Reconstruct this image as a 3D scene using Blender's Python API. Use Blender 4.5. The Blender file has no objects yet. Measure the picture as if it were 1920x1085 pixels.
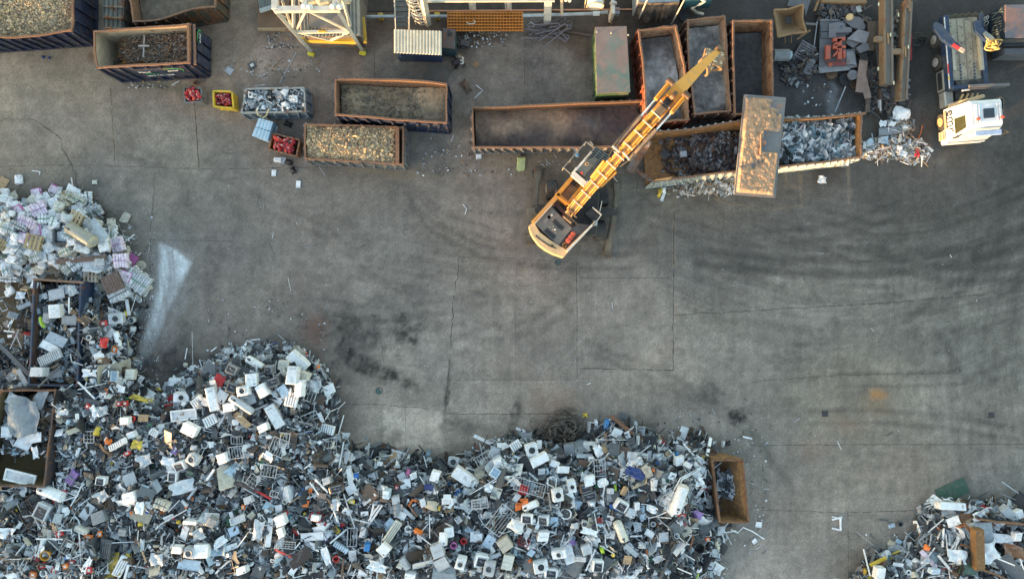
import bpy, math, random
import numpy as np
from mathutils import Vector, Matrix, Euler
random.seed(7); rng = np.random.default_rng(7)
sc = bpy.context.scene
COL = sc.collection
R = math.radians
# ---------------------------------------------------------------- camera, sky, sun, exposure
CAM_H, FPX = 41.0, 1230.0
cam = bpy.data.cameras.new('camera'); camo = bpy.data.objects.new('camera', cam); COL.objects.link(camo)
camo.location = (0, 0, CAM_H); camo.rotation_euler = (0, 0, 0)
cam.sensor_width = 36; cam.lens = 36 * FPX / 1920; cam.clip_end = 3000; sc.camera = camo
SUN_EL, SUN_DIR = 3.4, (math.cos(R(30)), math.sin(R(30)))      # light travels towards ENE, very low
w = bpy.data.worlds.new('World'); sc.world = w; w.use_nodes = True
nt = w.node_tree; bg = nt.nodes['Background']
sky = nt.nodes.new('ShaderNodeTexSky'); sky.sky_type = 'NISHITA'; sky.sun_disc = False
sky.sun_elevation = R(SUN_EL); sky.sun_rotation = math.atan2(-SUN_DIR[0], -SUN_DIR[1]); sky.air_density = 1.0; sky.dust_density = 1.0; sky.ozone_density = 1.0
nt.links.new(sky.outputs[0], bg.inputs[0]); bg.inputs[1].default_value = 0.15
sl = bpy.data.lights.new('sun', 'SUN'); so = bpy.data.objects.new('sun', sl); COL.objects.link(so)
sl.energy = 2.0; sl.angle = R(0.6); sl.color = (1.0, 0.62, 0.30)
dirv = Vector((SUN_DIR[0] * math.cos(R(SUN_EL)), SUN_DIR[1] * math.cos(R(SUN_EL)), -math.sin(R(SUN_EL))))
so.rotation_euler = dirv.to_track_quat('-Z', 'Y').to_euler()
sc.view_settings.view_transform = 'Standard'; sc.view_settings.look = 'None'; sc.view_settings.gamma = 1
sc.view_settings.exposure = 3.08
sc.cycles.max_bounces = 6; sc.cycles.diffuse_bounces = 3

# ---------------------------------------------------------------- helpers
def P(px, py, z=0.0):
    k = (CAM_H - z) / FPX
    return Vector(((px - 960) * k, (542.5 - py) * k, z))
def tile(ox, oy, s): return lambda u, v: (ox + u / s, oy + v / s)
T = dict(A=tile(300,620,3.875), B=tile(300,840,4.4275), C=tile(650,760,3.3375), D=tile(1000,760,3.338), E=tile(1560,860,4.822),
         F=tile(150,680,4.933), G=tile(0,880,5.29), H=tile(220,880,5.29), I=tile(440,880,5.29), J=tile(660,880,5.29), K=tile(880,880,5.29),
         L=tile(1100,880,5.292), M=tile(1080,780,6.027), N=tile(0,320,3.876), O=tile(0,500,4.173), Q=tile(1700,930,7.0), R=tile(1600,180,8.344),
         S=tile(0,600,2.2375), X=tile(980,240,4.341), Y=tile(1700,0,3.873), U=tile(1440,0,4.933), V=tile(470,0,6.4), Z=tile(1160,20,3.391),
         W=tile(340,140,4.3636), P=tile(0,0,1.0))
TS = dict(A=3.875,B=4.4275,C=3.3375,D=3.338,E=4.822,F=4.933,G=5.29,H=5.29,I=5.29,J=5.29,K=5.29,L=5.292,M=6.027,N=3.876,O=4.173,Q=7.0,R=8.344,S=2.2375,X=4.341,Y=3.873,U=4.933,V=6.4,Z=3.391,W=4.3636,P=1.0)
PAL = dict(LC=((.40,.46,.20),'pale green'), RB=((.30,.29,.24),'beige'), W=((.84,.84,.84),'white'), C=((.68,.64,.54),'cream'), LG=((.50,.52,.54),'pale grey'), G=((.27,.28,.29),'grey'), DG=((.085,.09,.095),'dark grey'),
    BK=((.025,.026,.028),'black'), LB=((.52,.64,.74),'pale blue'), BR=((.13,.075,.05),'brown'), TN=((.46,.31,.17),'tan'), OR=((.85,.20,.03),'orange'),
    RD=((.55,.03,.03),'red'), YE=((.70,.50,.06),'yellow'), GN=((.045,.10,.07),'green'), BL=((.03,.20,.50),'blue'), MG=((.50,.14,.36),'magenta'),
    NV=((.02,.04,.16),'navy'), PK=((.76,.64,.73),'pink edged white'), RU=((.24,.10,.04),'rusty'), SV=((.60,.62,.64),'silver'), AM=((.50,.24,.03),'amber'),
    PU=((.26,.16,.42),'purple'), LM=((.40,.60,.05),'lime'), TE=((.03,.22,.26),'teal'), BE=((.44,.40,.32),'beige'), DB=((.06,.04,.03),'dark brown'))
MATS = {}
def mk(name, rgb=(.5,.5,.5), rough=.6, metal=0.0, rust=0.0, dust=0.0, bump=0.0, scale=1.0, src='rgb', var=.25, rustcol=((.22,.085,.03),(.09,.045,.028)), dustcol=(.20,.17,.14), wave=None):
    if name in MATS: return MATS[name]
    m = bpy.data.materials.new(name); m.use_nodes = True; N = m.node_tree.nodes; L = m.node_tree.links
    b = N['Principled BSDF']; b.inputs['Roughness'].default_value = rough; b.inputs['Metallic'].default_value = metal
    if src == 'obj':
        tc = N.new('ShaderNodeTexCoord'); oi = N.new('ShaderNodeObjectInfo')
        add = N.new('ShaderNodeVectorMath'); add.operation = 'ADD'; L.new(tc.outputs['Object'], add.inputs[0])
        sca = N.new('ShaderNodeMath'); sca.operation = 'MULTIPLY'; sca.inputs[1].default_value = 57; L.new(oi.outputs['Random'], sca.inputs[0])
        L.new(sca.outputs[0], add.inputs[1]); co = add.outputs[0]; basec = oi.outputs['Color']
    else:
        g = N.new('ShaderNodeNewGeometry'); co = g.outputs['Position']
        if src == 'attr':
            a = N.new('ShaderNodeAttribute'); a.attribute_name = 'Col'; basec = a.outputs['Color']
        else:
            c = N.new('ShaderNodeRGB'); c.outputs[0].default_value = (*rgb, 1); basec = c.outputs[0]
    def noise(s, det=4, r=.6, dist=0):
        n = N.new('ShaderNodeTexNoise'); n.inputs['Scale'].default_value = s * scale; n.inputs['Detail'].default_value = det
        n.inputs['Roughness'].default_value = r; n.inputs['Distortion'].default_value = dist; L.new(co, n.inputs['Vector']); return n.outputs['Fac']
    def ramp(f, a, bb, c0=(0,0,0,1), c1=(1,1,1,1)):
        r = N.new('ShaderNodeValToRGB'); r.color_ramp.elements[0].position = a; r.color_ramp.elements[1].position = bb
        r.color_ramp.elements[0].color = c0; r.color_ramp.elements[1].color = c1; L.new(f, r.inputs[0]); return r.outputs[0]
    def mix(f, a, bb, typ='MIX'):
        x = N.new('ShaderNodeMix'); x.data_type = 'RGBA'; x.blend_type = typ
        if hasattr(f, 'is_linked'): L.new(f, x.inputs[0])
        else: x.inputs[0].default_value = f
        for k, vv in ((6, a), (7, bb)):
            if hasattr(vv, 'is_linked'): L.new(vv, x.inputs[k])
            else: x.inputs[k].default_value = (*vv, 1) if len(vv) == 3 else vv
        return x.outputs[2]
    col = mix(var > 0 and 1.0 or 0.0, basec, ramp(noise(2.2, 5, .65), .3, .7, (1-var,1-var,1-var,1), (1+var*.35,1+var*.35,1+var*.35,1)), 'MULTIPLY')
    if dust > 0: col = mix(ramp(noise(1.3, 6, .7), .62 - dust*.42, .85 - dust*.3), col, dustcol)
    if rust > 0:
        rc = mix(ramp(noise(4.5, 4), .35, .65), rustcol[0], rustcol[1])
        rr = ramp(noise(1.9, 7, .72, .4), .70 - rust*.38, .74 - rust*.30)
        col = mix(rr, col, rc)
    L.new(col, b.inputs['Base Color'])
    if bump > 0:
        bn = N.new('ShaderNodeBump'); bn.inputs['Strength'].default_value = bump; bn.inputs['Distance'].default_value = .05
        L.new(noise(7, 6, .7), bn.inputs['Height']); L.new(bn.outputs[0], b.inputs['Normal'])
    MATS[name] = m; return m
OBJP = lambda: mk('painted_item', rough=.4, src='obj', dust=.2, rust=.07, var=.2, scale=2.2, dustcol=(.22,.21,.20))
OBJR = lambda: mk('matt_item', rough=.8, src='obj', dust=.3, var=.35, scale=3, bump=.3, dustcol=(.14,.12,.10))
OBJM = lambda: mk('metal_item', rough=.35, metal=.85, src='obj', var=.3, scale=3)
MIX = lambda: mk('mixed_scrap', rough=.5, src='attr', dust=.15, var=.3, scale=3, dustcol=(.07,.065,.06))

BOXF = [(0,3,2,1),(4,5,6,7),(0,1,5,4),(1,2,6,5),(2,3,7,6),(3,0,4,7)]
class MB:
    def __init__(s): s.V=[]; s.F=[]; s.C=[]; s.MI=[]; s.c=(1,1,1); s.mi=0; s.usec=False
    def raw(s, vs, fs, col=None):
        o=len(s.V); s.V += [tuple(v) for v in vs]
        if col is not None: s.usec=True
        for f in fs: s.F.append(tuple(i+o for i in f)); s.C.append(col or s.c); s.MI.append(s.mi)
        return s
    def box(s, c, size, rz=0, M=None, col=None, taper=1.0):
        x,y,z=[q/2 for q in size]; t=taper
        vs=[Vector(v) for v in ((-x,-y,-z),(x,-y,-z),(x,y,-z),(-x,y,-z),(-x*t,-y*t,z),(x*t,-y*t,z),(x*t,y*t,z),(-x*t,y*t,z))]
        MM = Matrix.Rotation(rz,3,'Z') if M is None else M
        return s.raw([MM@v+Vector(c) for v in vs], BOXF, col)
    def cbox(s, c, size, b=.03, rz=0, M=None, col=None, jit=0):
        x,y,z=[q/2 for q in size]; b=min(b,x*.8,y*.8,z*.9); vs=[]
        def ring(i,zz):
            X,Y=x-i,y-i; return [(-X+b,-Y,zz),(X-b,-Y,zz),(X,-Y+b,zz),(X,Y-b,zz),(X-b,Y,zz),(-X+b,Y,zz),(-X,Y-b,zz),(-X,-Y+b,zz)]
        vs=ring(b,-z)+ring(0,-z+b)+ring(0,z-b)+ring(b,z)
        fs=[tuple(range(7,-1,-1)), tuple(range(24,32))]
        for k in range(3):
            for i in range(8): j=(i+1)%8; fs.append((k*8+i,k*8+j,(k+1)*8+j,(k+1)*8+i))
        MM = Matrix.Rotation(rz,3,'Z') if M is None else M
        out=[]
        for v in vs:
            v=Vector(v)
            if jit: v += Vector((math.sin(v.y*5+v.z*3)*jit, math.sin(v.x*4+v.z*5)*jit, math.sin(v.x*3+v.y*4)*jit))
            out.append(MM@v+Vector(c))
        return s.raw(out, fs, col)
    def bar(s, p0, p1, wd, ht=None, col=None, up=(0,0,1)):
        p0=Vector(p0); p1=Vector(p1); d=p1-p0; ln=d.length
        if ln<1e-5: return s
        d/=ln; u=Vector(up); sx=d.cross(u)
        if sx.length<1e-3: sx=d.cross(Vector((1,0,0)))
        sx.normalize(); uz=sx.cross(d); ht=ht or wd
        M=Matrix((d,sx,uz)).transposed()
        return s.box((p0+p1)/2,(ln,wd,ht),M=M,col=col)
    def tube(s, pts, r, n=6, col=None, closed=False, cap=True):
        pts=[Vector(p) for p in pts]; m=len(pts); vs=[]; fs=[]
        rr = r if isinstance(r,(list,tuple)) else [r]*m
        for i,p in enumerate(pts):
            a=pts[(i-1)%m] if (i>0 or closed) else p; b=pts[(i+1)%m] if (i<m-1 or closed) else p
            d=(b-a); d = d.normalized() if d.length>1e-6 else Vector((1,0,0))
            sx=d.cross(Vector((0,0,1)))
            if sx.length<.05: sx=d.cross(Vector((0,1,0)))
            sx.normalize(); u=sx.cross(d)
            for k in range(n):
                t=2*math.pi*k/n; vs.append(p+(sx*math.cos(t)+u*math.sin(t))*rr[i])
        for i in range(m if closed else m-1):
            for k in range(n):
                a=i*n+k; b=i*n+(k+1)%n; c=((i+1)%m)*n+(k+1)%n; dd=((i+1)%m)*n+k; fs.append((a,dd,c,b))
        if cap and not closed: fs.append(tuple(range(n))); fs.append(tuple((m-1)*n+k for k in range(n-1,-1,-1)))
        return s.raw(vs,fs,col)
    def cyl(s, p0, p1, r, n=12, r1=None, col=None): return s.tube([p0,p1],[r,r if r1 is None else r1],n,col)
    def prism(s, pts, dz, col=None):
        """pts: list of 3D top points; extruded down by dz"""
        n=len(pts); vs=[Vector(p) for p in pts]+[Vector(p)-Vector((0,0,dz)) for p in pts]
        # orient
        a=sum((vs[i].x*vs[(i+1)%n].y-vs[(i+1)%n].x*vs[i].y) for i in range(n))
        if a<0: vs=vs[:n][::-1]+vs[n:][::-1]
        fs=[tuple(range(n)), tuple(range(2*n-1,n-1,-1))]+[(i,i+n,(i+1)%n+n,(i+1)%n) for i in range(n)]
        return s.raw(vs,fs,col)
    def build(s, name, mat, parent=None, local=False, smooth=False, loc=None, color=None, recalc=True):
        me=bpy.data.meshes.new(name); off=Vector((0,0,0))
        if not local:
            if parent is not None:
                q=parent
                while q is not None: off+=q.location; q=q.parent
            elif loc is None and s.V:
                A=np.array(s.V); off=Vector((A[:,0].mean(),A[:,1].mean(),A[:,2].min()))
            elif loc is not None: off=Vector(loc)
        me.from_pydata([(v[0]-off.x,v[1]-off.y,v[2]-off.z) for v in s.V],[],s.F)
        mats = mat if isinstance(mat,(list,tuple)) else [mat]
        for m in mats: me.materials.append(m)
        if len(mats)>1: me.polygons.foreach_set('material_index', s.MI)
        if s.usec:
            a=me.color_attributes.new('Col','FLOAT_COLOR','CORNER'); arr=[]
            for f,c in zip(s.F,s.C): arr += list((*c,1))*len(f)
            a.data.foreach_set('color',arr)
        if smooth: me.polygons.foreach_set('use_smooth',[True]*len(s.F))
        me.update()
        o=bpy.data.objects.new(name,me); COL.objects.link(o)
        if parent is not None: o.parent=parent
        elif not local: o.location=off
        if color: o.color=(*color,1)
        return o
def tag(o,label=None,cat=None,group=None,kind=None):
    if label: o['label']=label
    if cat: o['category']=cat
    if group: o['group']=group
    if kind: o['kind']=kind
    return o
def thing(name,label,cat,loc=(0,0,0),rz=0,group=None,rot=None):
    o=bpy.data.objects.new(name,None); COL.objects.link(o); o.location=loc; o.empty_display_size=.2
    o.rotation_euler = rot if rot is not None else (0,0,rz)
    return tag(o,label,cat,group)
def dup(root,loc,rot,label=None,group=None,color=None,scale=None):
    r=root.copy(); COL.objects.link(r); r.location=loc; r.rotation_euler=rot
    if scale: r.scale=scale
    if label: r['label']=label
    if group: r['group']=group
    for ch in root.children:
        c=ch.copy(); COL.objects.link(c); c.parent=r
        if color and ch.get('tint',1): c.color=(*color,1)
        for g in ch.children: d=g.copy(); COL.objects.link(d); d.parent=c
    return r
def lerp(a,b,t): return a+(b-a)*t
def text(name,body,size,origin,xdir,ydir,mat,parent):
    """flat lettering: baseline direction xdir, letter-top direction ydir"""
    cu=bpy.data.curves.new(name,'FONT'); cu.body=body; cu.size=size; cu.extrude=.004; cu.align_x='CENTER'; cu.align_y='CENTER'; cu.materials.append(mat)
    q=bpy.data.objects.new('font_tmp',cu); COL.objects.link(q); bpy.context.view_layer.update()
    me=bpy.data.meshes.new_from_object(q.evaluated_get(bpy.context.evaluated_depsgraph_get())); bpy.data.objects.remove(q)
    me.name=name; me.materials.clear(); me.materials.append(mat); o=bpy.data.objects.new(name,me); COL.objects.link(o)
    x=Vector(xdir).normalized(); y=Vector(ydir).normalized(); z=x.cross(y)
    M=Matrix((x,y,z)).transposed().to_4x4(); M.translation=Vector(origin)-parent.location
    o.parent=parent; o.matrix_local=M; return o
# value noise
_tab=rng.random((256,256))
def vn(x,y,seed=0):
    x=np.asarray(x,float)+seed*17.31; y=np.asarray(y,float)+seed*9.77
    xi=np.floor(x).astype(int); yi=np.floor(y).astype(int); fx=x-xi; fy=y-yi
    fx=fx*fx*(3-2*fx); fy=fy*fy*(3-2*fy)
    g=lambda a,b:_tab[a&255,b&255]
    return (g(xi,yi)*(1-fx)+g(xi+1,yi)*fx)*(1-fy)+(g(xi,yi+1)*(1-fx)+g(xi+1,yi+1)*fx)*fy
def fbm(x,y,oct=4,seed=0,rough=.5):
    t=0;a=1;s=0
    for i in range(oct): t=t+a*vn(x*2**i,y*2**i,seed+i*3); s+=a; a*=rough
    return t/s
def s2l(c): c=np.asarray(c,float)/255; return np.where(c<=.04045,c/12.92,((c+.055)/1.055)**2.4)
def npmesh(name,V,F4,mat,colors=None,parent=None,smooth=False,tri=False):
    me=bpy.data.meshes.new(name); n=len(V); F=np.asarray(F4); k=F.shape[1]
    me.vertices.add(n); me.vertices.foreach_set('co',np.asarray(V,dtype=np.float32).ravel())
    me.loops.add(F.size); me.loops.foreach_set('vertex_index',F.astype(np.int32).ravel())
    me.polygons.add(len(F)); me.polygons.foreach_set('loop_start',np.arange(0,F.size,k,dtype=np.int32))
    me.polygons.foreach_set('use_smooth',np.full(len(F),smooth))
    me.materials.append(mat)
    if colors is not None:
        a=me.color_attributes.new('Col','FLOAT_COLOR','POINT'); c=np.ones((n,4),dtype=np.float32); c[:,:3]=colors; a.data.foreach_set('color',c.ravel())
    me.update(calc_edges=True); me.validate()
    o=bpy.data.objects.new(name,me); COL.objects.link(o)
    if parent is not None: o.parent=parent
    return o
POLYS={'main':[(-60,715),(56,715),(60,530),(150,540),(215,560),(262,580),(250,650),(262,700),(300,735),(345,700),(400,672),(440,655),(500,652),(565,655),(605,690),(628,735),(632,800),(655,842),(720,848),(790,858),(850,862),(900,842),(950,818),(1000,812),(1040,832),(1095,830),(1125,795),(1165,792),(1215,810),(1260,835),(1310,815),(1340,850),(1346,960),(1362,975),(1345,1040),(1322,1140),(-60,1140)],
 'west':[(-60,540),(60,525),(64,725),(-60,735)],
 'white':[(-60,352),(20,355),(50,372),(110,350),(160,360),(200,405),(222,440),(262,500),(280,540),(268,570),(215,575),(150,522),(60,520),(0,530),(-60,535)],
 'south_east':[(1600,1085),(1640,1040),(1700,1035),(1725,1000),(1745,950),(1775,940),(1920,945),(2000,950),(2000,1140),(1590,1140)]}
def sdist(poly,px,py):
    """distance inside (px units), negative outside"""
    px=np.asarray(px,float);py=np.asarray(py,float); d=np.full(px.shape,1e9); ins=np.zeros(px.shape,bool); n=len(poly)
    for i in range(n):
        a,b=poly[i]; c,e=poly[(i+1)%n]; vx,vy=c-a,e-b; t=np.clip(((px-a)*vx+(py-b)*vy)/(vx*vx+vy*vy+1e-9),0,1)
        d=np.minimum(d,np.hypot(px-a-t*vx,py-b-t*vy))
        cond=((b>py)!=(e>py)); xi=a+(py-b)*(vx)/(vy if abs(vy)>1e-9 else 1e-9); ins^=cond&(px<xi)
    return np.where(ins,d,-d)
# ================================================================ ground
def ground():
    fx=np.arange(-36,36.01,.1); fy=np.arange(-22,22.01,.1)
    xs=np.concatenate([[-900,-400,-200,-110,-70,-50],fx,[50,70,110,200,400,900]]); ys=np.concatenate([[-900,-400,-200,-100,-60,-35],fy,[35,60,100,200,400,900]])
    Xg,Yg=np.meshgrid(xs,ys); X=Xg.ravel(); Y=Yg.ravel()
    px=960+X*30; py=542.5-Y*30; px=np.clip(px,-120,2040); py=np.clip(py,-120,1205)
    ctrl=[(100,250,116,110,101),(300,300,112,107,100),(60,160,122,113,100),(450,95,124,110,97),(520,115,140,127,116),(420,330,108,104,99),(200,420,106,102,98),(480,450,104,100,97),
     (700,420,100,97,93),(700,520,107,102,98),(850,650,120,115,110),(1000,600,122,117,112),(1150,600,116,111,106),(950,720,124,117,110),(750,800,146,138,128),(620,740,120,112,105),
     (1200,720,126,119,112),(1350,620,108,105,100),(1300,450,90,89,87),(1100,520,108,104,100),(1450,400,78,77,75),(1500,560,98,96,92),(1700,350,66,65,63),(1850,450,70,70,68),(1850,300,62,61,60),
     (1700,600,96,96,92),(1850,650,92,93,90),(1600,750,118,112,103),(1850,800,112,111,106),(1500,900,122,116,110),(1650,900,124,118,111),(1850,900,116,113,109),(1650,1020,124,120,114),(1420,1000,118,114,110),
     (1450,1060,138,134,130),(1030,130,104,97,92),(940,90,108,98,90),(870,170,106,97,90),(700,140,104,98,92),(720,100,98,94,90),(1560,200,62,59,59),(1480,150,56,55,57),(1700,100,52,50,50),(1640,20,52,48,46),
     (1300,30,52,48,46),(1100,20,74,62,52),(900,15,64,54,46),(720,30,84,70,58),(460,30,112,98,84),(600,350,104,99,94),(850,320,112,104,97),(1020,320,110,101,90),(1250,380,98,93,86),(1100,300,96,90,82),
     (800,280,98,95,92),(550,220,106,98,92),(300,640,96,92,90),(330,560,112,108,105),(400,600,110,105,100),(30,600,104,90,70),(60,680,92,80,66),(600,620,102,96,92)]
    c=np.array(ctrl,float); col=np.zeros((len(X),3)); wsum=np.zeros(len(X))
    wx=px+(fbm(X*.25,Y*.25,4,5)-.5)*160; wy=py+(fbm(X*.25,Y*.25,4,9)-.5)*160
    for q in c:
        f_=1.09 if q[1]<740 else 1.0
        if q[0]>1400 and 280<q[1]<600: f_=1.17
        q[2:5]*=f_
        d2=((wx-q[0])**2+(wy-q[1])**2)/1e4+.12; wgt=d2**-2.0; wsum+=wgt; col+=wgt[:,None]*q[2:5][None]
    col=s2l(col/wsum[:,None])*np.array([1.09,1.0,.91])[None]
    mul=np.ones(len(X))
    mul*=1+(fbm(X*.55,Y*.55,5,1,.6)-.5)*.62
    mul*=1+(fbm(X*2.2,Y*2.2,4,2,.65)-.5)*.55
    # broom / drag streaks
    mul*=1+(vn(X*.35+Y*.1,Y*3.5,4)-.5)*.09+(vn(X*3.1,Y*.3,8)-.5)*.10
    def ell(cx,cy,rx,ry,ang=0,edge=.5,nz=.7,seed=0):
        a=R(ang); dx=px-cx; dy=py-cy; u=(dx*math.cos(a)+dy*math.sin(a))/rx; v=(-dx*math.sin(a)+dy*math.cos(a))/ry
        d=np.sqrt(u*u+v*v)+(fbm(X*1.5,Y*1.5,5,11+seed,.65)-.5)*nz*2
        return np.clip((1-d)/edge,0,1)
    def rect(x0,y0,x1,y1,e=3,nz=0):
        n=(fbm(X*1.2,Y*1.2,4,3)-.5)*nz
        return np.clip((np.minimum(np.minimum(px-x0,x1-px),np.minimum(py-y0,y1-py))+n)/e,0,1)
    def seg(pts,wd,soft=1.0):
        dmin=np.full(len(X),1e9)
        for (a,b),(c_,d_) in zip(pts[:-1],pts[1:]):
            vx,vy=c_-a,d_-b; t=np.clip(((px-a)*vx+(py-b)*vy)/(vx*vx+vy*vy+1e-9),0,1)
            dmin=np.minimum(dmin,np.hypot(px-a-t*vx,py-b-t*vy))
        return np.clip(1-dmin/wd,0,1)**soft
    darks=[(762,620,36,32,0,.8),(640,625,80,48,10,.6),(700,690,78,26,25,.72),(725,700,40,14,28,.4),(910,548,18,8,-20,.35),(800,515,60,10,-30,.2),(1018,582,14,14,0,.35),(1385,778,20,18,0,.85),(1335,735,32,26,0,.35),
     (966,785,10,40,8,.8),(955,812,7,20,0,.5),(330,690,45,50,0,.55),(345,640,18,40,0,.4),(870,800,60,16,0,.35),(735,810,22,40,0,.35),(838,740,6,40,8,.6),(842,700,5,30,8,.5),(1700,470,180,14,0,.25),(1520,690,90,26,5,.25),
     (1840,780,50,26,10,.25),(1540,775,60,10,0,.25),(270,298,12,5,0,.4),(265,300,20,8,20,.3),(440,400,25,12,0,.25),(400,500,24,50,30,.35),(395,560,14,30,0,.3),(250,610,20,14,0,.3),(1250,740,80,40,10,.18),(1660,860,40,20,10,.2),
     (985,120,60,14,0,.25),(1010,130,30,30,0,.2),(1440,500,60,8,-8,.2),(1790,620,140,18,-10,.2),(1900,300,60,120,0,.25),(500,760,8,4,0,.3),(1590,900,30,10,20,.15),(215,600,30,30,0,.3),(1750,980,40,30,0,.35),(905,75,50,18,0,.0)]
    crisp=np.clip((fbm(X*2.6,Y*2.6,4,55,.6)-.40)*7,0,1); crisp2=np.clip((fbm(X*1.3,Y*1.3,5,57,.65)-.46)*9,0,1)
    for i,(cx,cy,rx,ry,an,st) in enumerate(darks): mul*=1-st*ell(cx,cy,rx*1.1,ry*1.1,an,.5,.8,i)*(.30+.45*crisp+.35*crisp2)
    # sweeping striations left by loaders turning
    for (ox,oy,x0,y0,x1,y1,am,sp) in ((1640,-260,1150,330,2100,640,.26,5.),(1500,-100,1380,380,2100,760,.2,9.),(980,-420,620,400,1250,620,.16,6.),(560,1500,480,420,1000,760,.14,6.),(2500,700,1650,420,2100,1000,.22,7.)):
        rad=np.hypot(px-ox,(py-oy)); an_=np.arctan2(py-oy,px-ox); wgt=np.clip(np.minimum(np.minimum(px-x0,x1-px)/150,np.minimum(py-y0,y1-py)/60),0,1)
        mul*=1+wgt*am*((vn(rad/sp,an_*7,61)-.5)*1.1+(vn(rad/(sp*.35),an_*14,62)-.5)*.8)
    mul*=1+(vn(X*7,Y*.45,63)-.5)*.13*np.clip((px-820)/80,0,1)+(vn(X*.5,Y*8,64)-.5)*.07
    mul*=1+(fbm(X*4.6,Y*4.6,3,65,.7)-.5)*.42
    worn=np.clip((fbm(X*.8,Y*.8,6,66,.68)-.52)*8,0,1); mul*=1+.13*worn-.05
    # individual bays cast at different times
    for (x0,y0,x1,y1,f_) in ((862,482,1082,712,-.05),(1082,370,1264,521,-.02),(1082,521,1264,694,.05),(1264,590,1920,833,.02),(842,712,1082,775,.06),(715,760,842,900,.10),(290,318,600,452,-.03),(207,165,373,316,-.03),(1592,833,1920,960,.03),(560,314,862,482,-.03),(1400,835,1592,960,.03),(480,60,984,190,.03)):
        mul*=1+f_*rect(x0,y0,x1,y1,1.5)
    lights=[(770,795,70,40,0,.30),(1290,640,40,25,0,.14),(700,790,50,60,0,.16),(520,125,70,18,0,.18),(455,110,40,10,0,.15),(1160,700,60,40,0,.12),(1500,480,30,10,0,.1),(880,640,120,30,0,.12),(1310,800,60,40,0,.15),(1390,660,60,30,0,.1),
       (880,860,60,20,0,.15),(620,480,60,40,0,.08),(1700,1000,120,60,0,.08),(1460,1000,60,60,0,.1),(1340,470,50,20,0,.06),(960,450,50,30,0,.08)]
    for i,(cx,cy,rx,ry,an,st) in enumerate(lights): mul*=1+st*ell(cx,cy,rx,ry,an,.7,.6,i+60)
    worn=np.clip((fbm(X*.8,Y*.8,6,66,.68)-.52)*8,0,1)
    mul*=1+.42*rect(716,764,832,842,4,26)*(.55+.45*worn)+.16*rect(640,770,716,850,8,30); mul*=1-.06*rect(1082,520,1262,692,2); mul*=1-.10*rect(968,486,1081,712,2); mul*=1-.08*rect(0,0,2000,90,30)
    mul*=1-.45*rect(1590,960,1600,1085,10,0)*0
    # tyre sweeps
    arcs=[([(1920,430),(1800,470),(1650,490),(1480,488),(1300,470)],16,.3),([(1920,500),(1780,505),(1600,470),(1500,430)],12,.2),([(1880,330),(1860,430),(1800,520),(1700,600)],14,.2),([(1900,540),(1890,620),(1850,700)],16,.16),
      ([(760,360),(800,410),(900,460),(1040,480),(1180,478)],9,.2),([(770,340),(830,400),(960,440),(1100,450)],7,.14),([(850,640),(900,615),(1000,600),(1060,560)],12,.15),([(600,560),(700,580),(860,560),(960,520)],10,.12),
      ([(520,700),(620,660),(720,600),(860,580)],12,.12),([(1270,540),(1360,600),(1500,620),(1660,600)],14,.12),([(1100,640),(1250,700),(1400,790),(1480,900)],12,.16),([(1520,770),(1640,768),(1760,778),(1900,800)],9,.2),([(1560,700),(1700,700),(1800,695)],6,.2),
      ([(400,330),(600,420),(760,540),(850,640)],10,.1),([(120,200),(200,260),(330,300)],9,.12),([(1500,380),(1640,420),(1780,400),(1920,340)],10,.2),([(1660,540),(1740,590),(1800,690)],10,.12),([(1210,400),(1400,440),(1580,420),(1700,370)],8,.15)]
    for pts,wd,st in arcs:
        for off in (0,24):
            mul*=1-st*1.35*seg([(a+off*.35,b+off) for a,b in pts],wd*.8,.7)*(.55+.9*fbm(X*.8,Y*.8,3,21))
    rr=np.random.default_rng(3)
    for k in range(46):
        cx,cy=rr.uniform(250,1900),rr.uniform(330,900); r0=rr.uniform(60,260); a0=rr.uniform(0,6.3); da=rr.uniform(.4,1.2)
        pts=[(cx+r0*math.cos(a0+da*t/6),cy+r0*.8*math.sin(a0+da*t/6)) for t in range(7)]
        mul*=1+(rr.choice([-.10,-.08,.08]))*seg(pts,rr.uniform(2,6),1)
    mul*=1-.4*ell(340,700,60,40,0,.9,.6,90)
    # pale powder smear
    yl=np.interp(py,[452,500,540,575,620,690,720],[293,289,287,281,266,242,228]); yr=np.interp(py,[452,470,492,540,590,640,720],[304,338,364,344,318,300,258]); f_=(px-yl)/np.maximum(yr-yl,1)
    sm2=np.clip((px-yl)/16,0,1)*np.clip((yr-px)/14,0,1)*np.clip((py-450)/6,0,1)*np.clip((700-py)/90,0,1)*(.50+.5*np.exp(-((f_-.25)/.16)**2)+.55*np.exp(-((f_-.85)/.2)**2)*np.clip((530-py)/25,0,1))*(.55+.45*vn((px-yl)/3.,py/60.,71)+.9*(fbm(X*2.4,Y*2.4,5,72,.75)-.25))
    sm=np.maximum(1.15*sm2,.0*ell(300,540,30,95,12,.8,.35,70)*.7, ell(330,505,26,48,-25,.6,.35,71)); sm=np.maximum(sm,ell(305,540,60,110,14,1,.6,72)*.26)
    sm*=.55+.6*vn(px*.25-py*.02,py*.03,5)
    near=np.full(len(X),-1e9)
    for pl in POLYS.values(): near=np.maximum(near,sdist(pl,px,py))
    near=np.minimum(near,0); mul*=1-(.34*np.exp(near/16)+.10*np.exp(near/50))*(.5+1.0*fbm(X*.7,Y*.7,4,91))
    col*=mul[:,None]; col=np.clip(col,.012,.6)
    def tint(mk_,rgb,st): 
        nonlocal col; m_=(mk_*st)[:,None]; col=col*(1-m_)+np.array(rgb)[None]*m_
    tint(np.clip(sm,0,1),(.62,.62,.62),1.0)
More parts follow.
